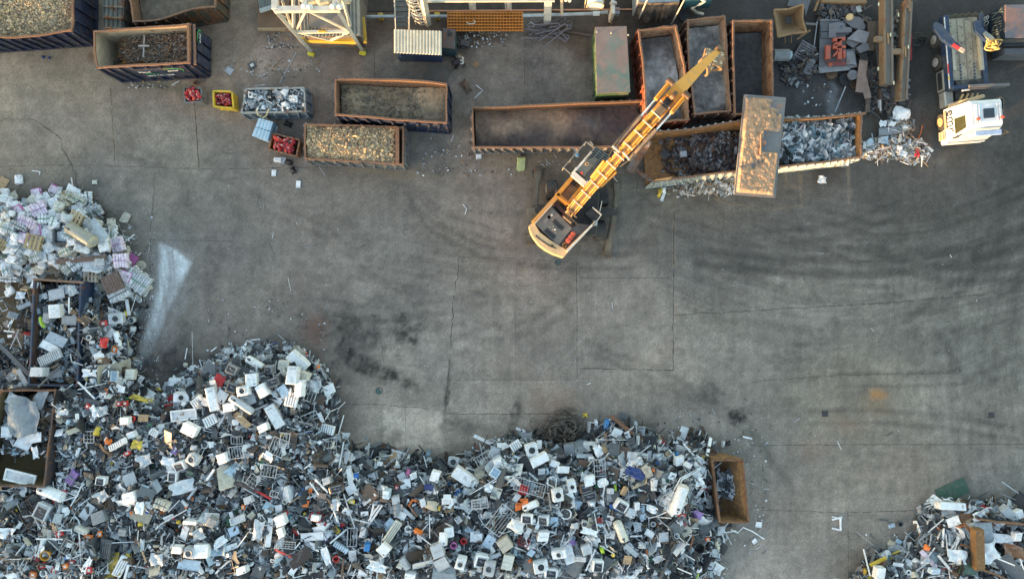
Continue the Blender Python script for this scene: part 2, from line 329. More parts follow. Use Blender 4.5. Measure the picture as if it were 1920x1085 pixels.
    tint(ell(1645,738,24,15,0,.8,.5,80),(.36,.17,.05),.75); tint(ell(1640,760,50,22,10,1,.5,81),(.26,.17,.09),.4); tint(ell(1585,795,60,24,15,1,.6,82),(.25,.16,.10),.4); tint(ell(1520,840,50,40,0,1,.6,83),(.22,.13,.09),.4)
    tint(ell(588,618,34,46,0,1,.6,84),(.17,.09,.065),.75); tint(ell(1040,760,75,48,0,1,.6,85),(.22,.14,.10),.65); tint(ell(172,106,10,16,0,.8,.5,86),(.14,.075,.035),.7)
    tint(ell(860,105,9,6,0,.8,.4,87),(.3,.16,.04),.6); tint(ell(892,121,9,6,0,.8,.4,88),(.36,.17,.04),.7); tint(ell(875,120,8,9,0,.8,.4,89),(.25,.15,.06),.5)
    tint(ell(770,322,110,20,4,.9,.9,90),(.22,.17,.11),.6); tint(ell(700,318,60,10,4,.9,.9,91),(.22,.17,.11),.6); tint(ell(940,300,90,16,3,.9,.8,92),(.20,.155,.10),.5); tint(ell(1010,310,60,22,0,.9,.8,93),(.18,.14,.09),.5)
    tint(ell(280,152,150,16,8,.9,.9,94),(.17,.14,.095),.55); tint(ell(320,165,100,14,8,.9,1,95),(.11,.10,.06),.5); tint(ell(900,70,85,14,2,.9,.8,96),(.06,.03,.015),.8); tint(ell(880,295,40,14,0,.9,.8,97),(.22,.15,.12),.5)
    tint(ell(40,600,70,110,0,.6,.4,98),(.16,.11,.06),.8); tint(ell(1640,240,40,40,0,.9,.6,99),(.10,.075,.05),.7); tint(ell(560,140,120,14,0,.9,.8,100),(.19,.15,.11),.45)
    tint(ell(1560,190,16,34,0,.7,1.2,101),(.24,.24,.25),.5); tint(ell(960,150,8,3,0,.7,1.2,101),(.24,.24,.25),.2); tint(ell(1290,410,60,30,0,.9,.8,102),(.14,.12,.095),.4)
    gr=rect(1592,962,1760,1085,4); mul_g=1-.16*gr*np.maximum(np.abs(np.sin((px-1592)*math.pi/6.5))**14,np.abs(np.sin((py-962)*math.pi/6.5))**14); col*=mul_g[:,None]
    tn=(.24,.18,.12)
    for pts_ in ([(1264,370),(1264,500)],[(1500,320),(1504,384)],[(1590,300),(1592,380)],[(1082,352),(1300,362),(1370,382),(1430,393),(1505,386)],[(366,205),(373,316)],[(207,165),(216,310)],[(1470,318),(1476,350),(1500,352)],[(1262,560),(1275,600)]): tint(seg(pts_,4,.8)*(.4+.9*vn(X*2,Y*2,73)),tn,.55)
    V=np.stack([X,Y,(fbm(X*.3,Y*.3,3,6)-.5)*.0],1); nx=len(xs); ny=len(ys)
    i=np.arange((nx-1)*(ny-1)); r_=i//(nx-1); q=i%(nx-1); a=r_*nx+q; F=np.stack([a,a+1,a+nx+1,a+nx],1)
    m=mk('worn_concrete',rough=.85,src='attr',var=0); N=m.node_tree.nodes; L=m.node_tree.links; b=N['Principled BSDF']
    src=b.inputs['Base Color'].links[0].from_socket; g=[n for n in N if n.type=='NEW_GEOMETRY'][0]
    def mul_noise(prev,scale,a0,a1,lo,hi,det=6):
        n=N.new('ShaderNodeTexNoise'); n.inputs['Scale'].default_value=scale; n.inputs['Detail'].default_value=det; n.inputs['Roughness'].default_value=.7; L.new(g.outputs['Position'],n.inputs['Vector'])
        r=N.new('ShaderNodeValToRGB'); r.color_ramp.elements[0].position=a0; r.color_ramp.elements[1].position=a1; r.color_ramp.elements[0].color=(lo,lo,lo,1); r.color_ramp.elements[1].color=(hi,hi,hi,1); L.new(n.outputs['Fac'],r.inputs[0])
        x=N.new('ShaderNodeMix'); x.data_type='RGBA'; x.blend_type='MULTIPLY'; x.inputs[0].default_value=1; L.new(prev,x.inputs[6]); L.new(r.outputs[0],x.inputs[7]); return x.outputs[2],n
    s1,n1=mul_noise(src,6.0,.3,.7,.80,1.2); s2,n2=mul_noise(s1,13,.32,.68,.70,1.32,4); s3,n3=mul_noise(s2,1.1,.60,.66,1.0,.86,8); s4,n4=mul_noise(s3,3.7,.67,.70,1.0,1.22,8)
    vo=N.new('ShaderNodeTexVoronoi'); vo.inputs['Scale'].default_value=2.6; L.new(g.outputs['Position'],vo.inputs['Vector'])
    r=N.new('ShaderNodeValToRGB'); r.color_ramp.elements[0].position=.035; r.color_ramp.elements[1].position=.06; r.color_ramp.elements[0].color=(.45,.43,.42,1); L.new(vo.outputs['Distance'],r.inputs[0])
    x=N.new('ShaderNodeMix'); x.data_type='RGBA'; x.blend_type='MULTIPLY'; x.inputs[0].default_value=.8; L.new(s4,x.inputs[6]); L.new(r.outputs[0],x.inputs[7]); L.new(x.outputs[2],b.inputs['Base Color'])
    bn=N.new('ShaderNodeBump'); bn.inputs['Strength'].default_value=.35; bn.inputs['Distance'].default_value=.02; L.new(n2.outputs['Fac'],bn.inputs['Height']); L.new(bn.outputs[0],b.inputs['Normal'])
    o=npmesh('ground',V,F,m,col); tag(o,kind='structure')
    # joints and cracks (thin recess strips 4 mm proud sheets)
    mb=MB(); rj=random.Random(5)
    def crack(pts,wd,jit,step=8):
        P2=[]
        for (a,b_),(c_,d_) in zip(pts[:-1],pts[1:]):
            n=max(1,int(math.hypot(c_-a,d_-b_)/step))
            for k in range(n): P2.append((lerp(a,c_,k/n)+rj.gauss(0,jit),lerp(b_,d_,k/n)+rj.gauss(0,jit)))
        P2.append(pts[-1])
        for k in range(len(P2)-1):
            if rj.random()<.06: continue
            a=P(*P2[k],.004); b_=P(*P2[k+1],.004); d=(b_-a)
            if d.length<1e-4: continue
            n=Vector((-d.y,d.x,0)).normalized()*wd*rj.uniform(.3,.8); n2=n*rj.uniform(.6,1.3)
            mb.raw([a-n,b_-n2,b_+n2,a+n],[(0,1,2,3)])
    for pts,wd,j in [([(207,165),(216,310)],.03,.3),([(366,205),(373,316)],.035,.4),([(0,312),(120,310),(216,311),(373,317),(560,314),(600,313)],.022,.8),([(290,322),(284,430),(280,530)],.025,1),
        ([(90,240),(110,260),(135,310),(145,350),(150,390)],.035,2),([(0,225),(60,222),(95,245)],.02,1.5),([(1264,372),(1263,520),(1262,695)],.035,.5),([(1081,490),(1082,600),(1082,712)],.03,.3),
        ([(862,480),(850,560),(846,640),(842,690),(835,772)],.035,1),([(1081,521),(1262,521)],.022,.3),([(1083,690),(1262,694)],.035,.6),([(1264,590),(1400,583),(1670,567),(1780,558),(1920,545)],.03,.7),
        ([(830,775),(940,776),(1050,775)],.03,.5),([(600,757),(715,758),(832,768)],.02,.6),([(842,712),(1082,712)],.014,.4),([(1410,715),(1560,703),(1780,699)],.02,.7),([(1400,835),(1560,833),(1780,833),(1920,832)],.025,.5),
        ([(1592,960),(1700,957),(1760,953)],.025,.5),([(1590,960),(1591,1085)],.022,.3),([(1430,955),(1590,961)],.018,.4),([(280,450),(440,452)],.015,.4),([(862,482),(969,484),(1081,492)],.015,.4),([(969,484),(966,560),(968,712)],.012,.3),
        ([(1500,320),(1505,385)],.02,.4),([(1470,330),(1476,350),(1500,352)],.015,.6),([(984,66),(983,188)],.02,.4),([(702,94),(703,175)],.018,.4),([(1195,335),(1194,362)],.02,.2),([(760,758),(761,840)],.012,.3),([(716,760),(716,840)],.014,.3),
        ([(680,600),(712,620),(720,690)],.012,1.5),([(1080,352),(1200,352),(1300,360),(1360,380),(1420,392),(1500,388)],.02,1.5),([(1330,720),(1350,740)],.02,2),([(600,590),(660,596)],.02,1),([(870,385),(880,395),(940,400)],.015,2),([(383,140),(384,155)],.03,.5),
        ([(1744,700),(1744,830)],.01,.3),([(480,360),(500,450),(520,480)],.012,2.5),([(500,90),(540,100),(545,110)],.02,2),([(1672,480),(1676,566)],.014,.5),([(470,90),(700,88)],.012,.5)]:
        crack(pts,wd,j)
    o=mb.build('ground_joints',mk('joint_dirt',(.06,.052,.045),.95,var=.5)); tag(o,kind='structure')
    # scuffs: thin pale scratches
    mb=MB()
    for k in range(150):
        a,b_=rr.uniform(300,1900),rr.uniform(330,940)
        if rr.random()<.4: a=rr.uniform(1250,1900)
        an=rr.uniform(0,6.28); ln=rr.uniform(4,26); n=5; pts=[]; 
        for q_ in range(n+1): pts.append((a,b_)); a+=math.cos(an)*ln/n; b_+=math.sin(an)*ln/n; an+=rr.uniform(-.25,.25)
        for q_ in range(n):
            p0=P(*pts[q_],.006); p1=P(*pts[q_+1],.006); d=p1-p0; nn=Vector((-d.y,d.x,0)).normalized()*rr.uniform(.004,.012); mb.raw([p0-nn,p1-nn,p1+nn,p0+nn],[(0,1,2,3)])
    o=mb.build('ground_scratches',mk('scratch',(.21,.205,.20),.9,var=.5)); tag(o,kind='structure')
    for i,(a,b_,l) in enumerate([(1547,775,'square dark drain cover on bare concrete nearest the orange stain'),(1859,778,'square dark drain cover alone near the edge of the yard')]):
        t=thing('drain_cover',l,'drain cover',P(a,b_,0))
        MB().box(P(a,b_,.010),(.36,.36,.012)).build('frame',mk('iron',(.04,.035,.035),.7,var=.4),t)
        mb=MB()
        for k in range(5): mb.box(P(a,b_,.022)+Vector((0,-.13+.065*k,0)),(.3,.035,.012))
        mb.build('grate',mk('iron2',(.07,.06,.06),.6,var=.4),t)
    for i,(a,b_,r_,l) in enumerate([(1046,492,.16,'small round green manhole lid behind the material handler'),(711,732,.2,'round greenish manhole lid in the middle of the yard')]):
        t=thing('manhole_lid',l,'manhole lid',P(a,b_,0)); MB().cyl(P(a,b_,.004),P(a,b_,.018),r_,20).build('lid',mk('lid_green',(.07,.12,.11),.7,var=.5),t); 
        MB().tube([P(a,b_,.02)+Vector((math.cos(k*.314)*r_,math.sin(k*.314)*r_,0)) for k in range(20)],.018,5,closed=True).build('ring',MATS['iron2'],t)
ground()
# unseen blocks added out of frame to keep low sun off the yard
def sun_blockers():
    sx,sy=SUN_DIR; n=Vector((-sy,sx,0)); d0=-95
    base=Vector((sx,sy,0))*d0; tn=math.tan(R(SUN_EL))
    hlow=1.75+tn*(-17-d0)
    mat=mk('sun_blocker_paint',(.25,.27,.28),.6,rust=.2)
    for nm,lb,p0,p1,h in (('sun_blocker','long low unseen box added to block the sun',-6,110,hlow),('sun_blocker','tall unseen box added to block the sun',-110,-6.4,hlow+5.5)):
        t=thing(nm,lb,'sun_blocker',base+n*((p0+p1)/2))
        c=base+n*((p0+p1)/2); ang=math.atan2(n.y,n.x)
        MB().box(c+Vector((0,0,h/2)),(p1-p0,12,h),rz=ang).build('wall',mat,t)  # body of the added sun blocker
        MB().box(c+Vector((0,0,h+.05)),(p1-p0+.4,12.4,.1),rz=ang).build('roof',mat,t)  # cap slab of the added sun blocker
sun_blockers()
# ================================================================ open skips and containers
RIMR=lambda: mk('rim_rust',(.19,.11,.07),.75,rust=.8,rustcol=((.27,.13,.06),(.12,.07,.05)),scale=2)
RUSTIN=lambda: mk('rust_inside',(.20,.11,.065),.8,rust=.85,rustcol=((.27,.13,.06),(.10,.06,.042)),scale=1.6,bump=.3)
BLUE=lambda: mk('blue_paint',(.011,.019,.055),.55,rust=.32,dust=.45,scale=1.6,dustcol=(.06,.062,.065))
GREYP=lambda: mk('grey_paint',(.16,.17,.175),.55,rust=.4,dust=.3,scale=1.6)
def pline(pts,n,h,jit,seed):
    """resample a pixel polyline to n+1 world points at height h with small dents"""
    P2=[Vector(p) for p in pts]; L=[0]
    for a,b in zip(P2[:-1],P2[1:]): L.append(L[-1]+(b-a).length)
    out=[]; r=random.Random(seed)
    ph=[r.uniform(0,6) for _ in range(4)]
    # smooth (Catmull) through the points
    for i in range(n+1):
        t=L[-1]*i/n; k=0
        while k<len(L)-2 and t>L[k+1]: k+=1
        u=(t-L[k])/max(1e-6,L[k+1]-L[k])
        p0=P2[max(0,k-1)];p1=P2[k];p2=P2[k+1];p3=P2[min(len(P2)-1,k+2)]
        q=.5*((2*p1)+(p2-p0)*u+(2*p0-5*p1+4*p2-p3)*u*u+(3*p1-p0-3*p2+p3)*u*u*u)
        out.append(P(q[0],q[1],h))
    d=(out[-1]-out[0]).normalized(); nn=Vector((-d.y,d.x,0))
    for i in range(1,n):
        s=i/n; out[i]+=nn*jit*(math.sin(s*9+ph[0])+.6*math.sin(s*21+ph[1]))+Vector((0,0,jit*.5*math.sin(s*14+ph[2])))
    return out
def skip(name,label,cor,h,outer,inner,cat='skip',mid={},jit=.02,th=.07,ribs='NESW',ribgap=.62,z0=.15,floorz=.22,rim=.10,openside='',rimmat=None,group=None,bottom_in=0.0):
    tl,tr,br,bl=cor; S={'N':(tl,tr),'E':(tr,br),'S':(br,bl),'W':(bl,tl)}
    C=[P(*c,h) for c in cor]; cen=sum(C,Vector())/4
    t=thing(name,label,cat,(cen.x,cen.y,0),group=group)
    rimmat=rimmat or RIMR()
    for k,(a,b) in S.items():
        if k in openside: continue
        pts=[a]+list(mid.get(k,[]))+[b]
        A=P(*a,h);B=P(*b,h); ln=(B-A).length; n=max(6,int(ln/.35))
        top=pline(pts,n,h,jit,hash(label+k)%1000 if False else (len(label)*7+ord(k)))
        base=[A.lerp(B,i/n) for i in range(n+1)]
        base=[Vector((p.x+(cen.x-p.x)*bottom_in,p.y+(cen.y-p.y)*bottom_in,z0)) for p in base]
        inn=Vector((-(B-A).y,(B-A).x,0)).normalized()
        if inn.dot(cen-(A+B)/2)<0: inn=-inn
        # rows so dents fade downwards
        rows=5; mb=MB()
        def grid(off,mi,flip):
            o=len(mb.V); fs=[]; vs=[]
            for r_ in range(rows+1):
                s=r_/rows
                for i in range(n+1):
                    p=base[i].lerp(top[i],s); q=base[i].lerp(top[i],s**1.5); p.x,p.y=q.x,q.y
                    vs.append(p+inn*off)
            for r_ in range(rows):
                for i in range(n):
                    a_=r_*(n+1)+i; f=(a_,a_+1,a_+n+2,a_+n+1); fs.append(f if not flip else f[::-1])
            mb.mi=mi; mb.raw(vs,fs)
        grid(0,0,False); grid(th,1,True)
        mb.build('side_wall' if k in 'NS' else 'end_wall',[outer,inner],t)
        rb=MB()
        for i in range(n):
            q0=top[i]+inn*th/2; q1=top[i+1]+inn*th/2; d=(q1-q0).normalized(); sx=inn*(rim/2); e0=d*.0
            z=Vector((0,0,.05)); zz=Vector((0,0,-.07))
            rb.raw([q0-sx+zz,q1-sx+zz,q1+sx+zz,q0+sx+zz,q0-sx+z,q1-sx+z,q1+sx+z,q0+sx+z],BOXF[1:4]+[BOXF[4]] if 0<i<n-1 else BOXF)
        rb.build('rim',rimmat,t)
        if k in ribs:
            rb=MB(); m=max(2,int(ln/ribgap))
            for i in range(m+1):
                s=(i+.15)/(m+.3); j=min(n-1,int(s*n)); tt=top[j].lerp(top[j+1],s*n-j); bb=base[j].lerp(base[j+1],s*n-j)
                rb.bar(bb-inn*.06+Vector((0,0,.05)),tt-inn*.06-Vector((0,0,.1)),.10,.12,up=(B-A).normalized())
            rb.bar(base[0]-inn*.05,base[-1]-inn*.05,.12,.14)
            rb.build('wall_ribs',outer,t)
    Bq=[Vector((p.x+(cen.x-p.x)*(.01+bottom_in),p.y+(cen.y-p.y)*(.01+bottom_in),floorz)) for p in C]
    MB().prism(Bq,.12).build('floor',inner,t)
    return t
def corner_q(cor,h,inset=.1,z=None):
    C=[P(*c,h) for c in cor]; cen=sum(C,Vector())/4; out=[]
    for p in C:
        d=cen-p; out.append(p+d.normalized()*inset*1.4)
    return out
def fillgrid(name,label,cat,cor,h,zf,mat,colf=None,nx=60,ny=30,inset=.12,nz=.05,seed=1,kind='stuff'):
    q=corner_q(cor,h,inset); V=[];C=[]
    u,v=np.meshgrid(np.linspace(0,1,nx),np.linspace(0,1,ny)); u=u.ravel(); v=v.ravel()
    q=np.array([list(p) for p in q]); X=(q[0][None,:2]*((1-u)*(1-v))[:,None]+q[1][None,:2]*(u*(1-v))[:,None]+q[2][None,:2]*(u*v)[:,None]+q[3][None,:2]*((1-u)*v)[:,None])
    z=zf(u,v)+(fbm(X[:,0]*1.6,X[:,1]*1.6,5,seed,.6)-.5)*nz*2.4+(vn(X[:,0]*9,X[:,1]*9,seed)-.5)*nz*.5
    V=np.column_stack([X,z]); i=np.arange((nx-1)*(ny-1)); r_=i//(nx-1); c=i%(nx-1); a=r_*nx+c; F=np.stack([a,a+nx,a+nx+1,a+1],1)
    cols=colf(u,v,X) if colf is not None else None
    o=npmesh(name,V,F,mat,cols,smooth=True); tag(o,label,cat,kind=kind); return o
# --- instanced-by-numpy small pieces
def rotm(n,tilt,r=rng,flat=True):
    az=r.uniform(0,2*np.pi,n); ax=r.normal(0,tilt,n); ay=r.normal(0,tilt,n)
    ca,sa=np.cos(az),np.sin(az); cx,sx=np.cos(ax),np.sin(ax); cy,sy=np.cos(ay),np.sin(ay)
    Z=np.zeros((n,3,3)); Z[:,0,0]=ca;Z[:,0,1]=-sa;Z[:,1,0]=sa;Z[:,1,1]=ca;Z[:,2,2]=1
    Xm=np.zeros((n,3,3)); Xm[:,0,0]=1;Xm[:,1,1]=cx;Xm[:,1,2]=-sx;Xm[:,2,1]=sx;Xm[:,2,2]=cx
    Ym=np.zeros((n,3,3)); Ym[:,0,0]=cy;Ym[:,0,2]=sy;Ym[:,1,1]=1;Ym[:,2,0]=-sy;Ym[:,2,2]=cy
    return Xm@Ym@Z
class Bits:
    def __init__(s): s.V=[];s.T=[];s.C=[];s.n=0
    def add(s,tv,tf,scale,rot,loc,col,jit=0,r=rng):
        """tf triangles"""
        n=len(loc); m=len(tv); v=np.asarray(tv)[None]*scale[:,None,:]
        if jit: v=v*(1+r.uniform(-jit,jit,v.shape))
        v=np.einsum('nij,nmj->nmi',rot,v)+loc[:,None,:]
        s.V.append(v.reshape(-1,3)); s.T.append((np.asarray(tf)[None]+(np.arange(n)*m)[:,None,None]+s.n).reshape(-1,3)); s.C.append(np.repeat(col,m,0)); s.n+=n*m
    def build(s,name,mat,parent=None):
        return npmesh(name,np.concatenate(s.V),np.concatenate(s.T),mat,np.concatenate(s.C),parent)
CUBEV=np.array([(-.5,-.5,-.5),(.5,-.5,-.5),(.5,.5,-.5),(-.5,.5,-.5),(-.5,-.5,.5),(.5,-.5,.5),(.5,.5,.5),(-.5,.5,.5)])
def tris(f):
    o=[]
    for q in f:
        for i in range(1,len(q)-1): o.append((q[0],q[i],q[i+1]))
    return o
CUBET=tris(BOXF)
OCTV=np.array([(.5,0,0),(0,.5,0),(-.5,0,0),(0,-.5,0),(0,0,.5),(0,0,-.5),(.3,.3,.2),(-.3,-.3,.25)]); OCTT=[(0,6,4),(6,1,4),(1,2,4),(2,7,4),(7,3,4),(3,0,4),(0,1,6),(2,3,7),(1,0,5),(2,1,5),(3,2,5),(0,3,5)]
def granules(name,label,cor,h,zf,size,n,cols,seed=3,inset=.12,cat='scrap lumps'):
    r=np.random.default_rng(seed); q=np.array([list(p) for p in corner_q(cor,h,inset)])
    u=r.random(n); v=r.random(n); X=(q[0][None,:2]*((1-u)*(1-v))[:,None]+q[1][None,:2]*(u*(1-v))[:,None]+q[2][None,:2]*(u*v)[:,None]+q[3][None,:2]*((1-u)*v)[:,None])
    z=zf(u,v)+(fbm(X[:,0]*1.1,X[:,1]*1.1,4,seed)-.5)*.35+r.uniform(-.05,.05,n)
    B=Bits(); sc_=size*np.exp(r.normal(0,.3,n))[:,None]*r.uniform(.6,1.3,(n,3)); c=np.array(cols)[r.integers(0,len(cols),n)]*r.uniform(.6,1.3,(n,1))
    B.add(OCTV*1.3,OCTT,sc_,rotm(n,.8,r),np.column_stack([X,z]),c,.25,r)
    # bed of soil under the lumps
    o=B.build(name,mk('lumps',rough=.9,src='attr',var=.3,scale=2)); tag(o,label,cat,kind='stuff')
    return o
DIRT=lambda: mk('dusty_fill',rough=.95,src='attr',var=.35,scale=1.5,bump=.6)
def dirtcol(base,alt,seed,f=.6):
    def g(u,v,X):
        t=np.clip((fbm(X[:,0]*f,X[:,1]*f,5,seed,.6)-.38)*3.5,0,1)[:,None]
        return (np.array(base)[None]*(1-t)+np.array(alt)[None]*t)*(1+(vn(X[:,0]*7,X[:,1]*7,seed)-.5)*.4)[:,None]
    return g
LUMPC=[(.50,.35,.20),(.58,.40,.21),(.36,.27,.17),(.68,.47,.25),(.24,.18,.13),(.42,.32,.21),(.58,.43,.26)]
# --- C1 corner container of lumps
c1=[(-70,-70),(137,-60),(135,58),(-70,72)]
t=skip('roll_on_container','long blue rust-rimmed container heaped with pale lumps in the corner of the yard',c1,2.3,BLUE(),RUSTIN(),'container',mid={'S':[(70,68),(20,70)],'E':[(138,20)]},jit=.03)
granules('scrap_lumps','pale and brown scrap lumps heaped in the corner container',c1,2.3,lambda u,v:1.75+.35*np.sin(u*3)*np.sin(v*3.1),.105,11000,LUMPC,11)
fillgrid('scrap_fines','dark fines showing between the lumps in the corner container','scrap fines',c1,2.3,lambda u,v:1.66+.35*np.sin(u*3)*np.sin(v*3.1),DIRT(),dirtcol((.10,.08,.06),(.2,.15,.1),3),60,40)
# --- C2 brown bay with soil
c2=[(232,-70),(408,-70),(404,15),(250,42)]
skip('dented_container','brown container with a buckled rim, half full of soil, at the top edge',c2,1.8,mk('dark_olive',(.07,.065,.05),.6,rust=.6),RUSTIN(),'container',mid={'S':[(370,17),(335,26),(300,39)]},jit=.02)
fillgrid('fine_soil','brown fine scrap soil in the buckled container','scrap fines',c2,1.8,lambda u,v:.9+.3*np.sin(u*3),DIRT(),dirtcol((.14,.105,.075),(.21,.16,.11),4))
t=thing('stillage','weathered olive steel stillage stack between the corner and buckled containers','stillage',P(212,20,0))
mb=MB()
for k,(y,z) in enumerate([(-25,1.9),(2,1.7),(22,1.5),(42,1.2)]):
    c=P(212,y,z); mb.cbox((c.x,c.y,z/2),(1.25,.72,z),.04,rz=-.05)
mb.build('body',mk('olive_steel',(.16,.15,.12),.7,rust=.45),t)
mb=MB()
for k,(y,z) in enumerate([(-25,1.9),(2,1.7),(22,1.5),(42,1.2)]):
    c=P(212,y,z)
    for q in range(5): mb.bar(c+Vector((-.55+q*.27,-.3,.04)),c+Vector((-.55+q*.27,.3,.04)),.06)
mb.build('lid_bars',mk('olive_dark',(.08,.08,.065),.7,rust=.45),t)
# --- C3 blue with tangle
c3=[(176,59),(358,45),(357,118),(182,128)]
t3=skip('roll_on_container','blue ribbed container part filled with rusty tangled wire, its lettered side facing the yard',c3,2.5,BLUE(),mk('tan_inside',(.42,.33,.22),.7,rust=.35,dust=.3,dustcol=(.25,.22,.18)),'container',jit=.012,mid={'W':[(177,100)]})
MB().bar(P(353,44,2.62),P(354,120,2.62),.14,.1).bar(P(364,46,2.5),P(366,122,2.5),.12,.1).build('door_bar',RIMR(),t3)
mb=MB(); A=P(358,45,2.5);B=P(357,118,2.5)
for k in range(3):
    y0=lerp(A.y,B.y,.08+k*.31); y1=lerp(A.y,B.y,.3+k*.31)
    for z in (.35,1.25): mb.cbox(((A.x+.17),(y0+y1)/2,z+.4),(.12,abs(y1-y0),.8),.02)
mb.build('door_panel',BLUE(),t3)
LETW=mk('white_lettering',(.75,.77,.78),.6,var=.4); LETG=mk('green_lettering',(.05,.42,.12),.6,var=.4); LETB=mk('dark_lettering',(.03,.04,.06),.6,var=.3)
def arc_mark(name,c,x,y,rx,ry,a0,a1,th,mat,parent):
    x=Vector(x).normalized();y=Vector(y).normalized();nz=x.cross(y); mb=MB(); n=20
    pts=[Vector(c)+x*rx*math.cos(lerp(a0,a1,k/n))+y*ry*math.sin(lerp(a0,a1,k/n)) for k in range(n+1)]
    for k in range(n):
        w0=th*math.sin(math.pi*(k+.5)/n)+.01; d=(pts[k+1]-pts[k]).normalized(); s=nz.cross(d)*w0/2
        mb.raw([pts[k]-s,pts[k+1]-s,pts[k+1]+s,pts[k]+s],[(0,1,2,3)])
    return mb.build(name,mat,parent)
sy=P(300,121,2.5).y-.13
def onS(px,z): 
    p=P(px,121,2.5); a=P(182,128,2.5); b=P(357,118,2.5); s=(p.x-a.x)/(b.x-a.x); return Vector((p.x,lerp(a.y,b.y,s)-.135,z))
xd=(P(357,118,2.5)-P(182,128,2.5)).normalized()
MB().bar(onS(244,1.45)+Vector((0,.06,0)),onS(335,1.45)+Vector((0,.06,0)),.06,1.5).build('sign_plate',BLUE(),t3)
o1=text('lettering','emr',.42,onS(312,1.75),xd,(0,0,1),LETW,t3); arc_mark('green_swoosh',onS(312,1.75),xd,(0,0,1),.62,.36,-1.0,2.7,.07,LETG,t3)
text('lettering','Metal',.32,onS(258,1.75),xd,(0,0,1),LETW,t3); text('lettering','Recycling',.2,onS(268,1.45),xd,(0,0,1),LETG,t3); text('lettering','0845 744 7868',.27,onS(278,1.1),xd,(0,0,1),LETW,t3)
ed=(P(357,118,2.5)-P(358,45,2.5)).normalized(); e0=P(358,58,2.5)
text('lettering','emr',.36,Vector((e0.x+.25,e0.y-.2,1.9)),-ed,(0,0,1),LETW,t3); arc_mark('green_swoosh',Vector((e0.x+.25,e0.y-.2,1.9)),-ed,(0,0,1),.45,.32,-1.0,2.7,.06,LETG,t3)
def rods(B,n,px0,py0,px1,py1,z0,z1,cols,ln=(.4,1.4),th=(.02,.05),seed=1,tilt=.35):
    r=np.random.default_rng(seed); px=r.uniform(px0,px1,n); py=r.uniform(py0,py1,n); z=r.uniform(z0,z1,n); k=(CAM_H-z)/FPX
    loc=np.column_stack([(px-960)*k,(542.5-py)*k,z]); t_=r.uniform(*th,n); s=np.column_stack([r.uniform(*ln,n),t_,t_*.8])
    B.add(CUBEV,CUBET,s,rotm(n,tilt,r),loc,np.array(cols)[r.integers(0,len(cols),n)]*r.uniform(.6,1.2,(n,1)),.1,r)
def shards(B,n,px0,py0,px1,py1,z0,z1,cols,size=(.1,.4),seed=1,tilt=.5,flat=.3):
    r=np.random.default_rng(seed); px=r.uniform(px0,px1,n); py=r.uniform(py0,py1,n); z=r.uniform(z0,z1,n); k=(CAM_H-z)/FPX
    loc=np.column_stack([(px-960)*k,(542.5-py)*k,z]); s=np.column_stack([r.uniform(*size,n),r.uniform(*size,n),r.uniform(*size,n)*flat])
    B.add(CUBEV,CUBET,s,rotm(n,tilt,r),loc,np.array(cols)[r.integers(0,len(cols),n)]*r.uniform(.6,1.2,(n,1)),.45,r)
BRN=[(.20,.13,.08),(.13,.085,.055),(.30,.16,.07),(.26,.21,.16),(.38,.31,.23),(.09,.06,.045)]
B=Bits(); rods(B,1500,236,66,352,116,1.2,1.75,BRN,seed=2,ln=(.3,1.0),th=(.015,.04)); rods(B,500,232,70,275,118,.9,1.6,[(.50,.20,.04),(.38,.16,.05)],seed=3,ln=(.3,.9),th=(.015,.035)); shards(B,900,250,66,352,114,1.1,1.7,BRN+[(.4,.38,.35)],(.06,.26),4)
tag(B.build('tangled_wire_scrap',MIX()),'rusty tangled wire and shredded scrap filling the lettered blue container','wire scrap',kind='stuff')
for i,(a,b,c,d,l) in enumerate([(196,80,214,122,'long dark plank lying against the empty end of the lettered blue container'),(222,118,238,88,'short dark plank leaning at the edge of the rusty tangle')]):
    tag(MB().bar(P(a,b,.5),P(c,d,.9 if i==0 else .6),.22,.06).build('timber_plank',mk('dark_wood',(.10,.085,.07),.9,var=.4)),l,'plank')
t=MB().bar(P(271,66,1.9),P(269,108,1.9),.07).build('steel_rod',mk('grey_rod',(.35,.32,.28),.6)); tag(t,'thin upright grey rod lying across the rusty tangle','rod')
tag(MB().bar(P(260,86.5,1.97),P(280,86.5,1.97),.09).build('steel_rod',MATS['grey_rod']),'short pale rod crossing the upright one on the rusty tangle','rod')
# --- C4 brown-filled, blue outside
c4=[(628,149),(838,157),(838,232),(628,216)]
skip('roll_on_container','blue-sided container with an orange rust rim, full of grey-brown fines',c4,2.3,BLUE(),RUSTIN(),'container',mid={'N':[(700,148),(770,150)]},jit=.015)
fillgrid('grey_fines','grey-brown fines levelled in the blue-sided container','scrap fines',c4,2.3,lambda u,v:1.35+.12*np.sin(u*7+1)+.15*u,DIRT(),dirtcol((.20,.16,.11),(.40,.285,.17),5),90,40,nz=.11)
B=Bits(); shards(B,700,640,160,830,222,1.4,1.56,[(.2,.17,.13),(.15,.13,.10),(.30,.24,.17)],(.03,.10),5,flat=.7); tag(B.build('fines_lumps',MIX()),'small dark lumps strewn over the grey-brown fines','scrap lumps',kind='stuff')
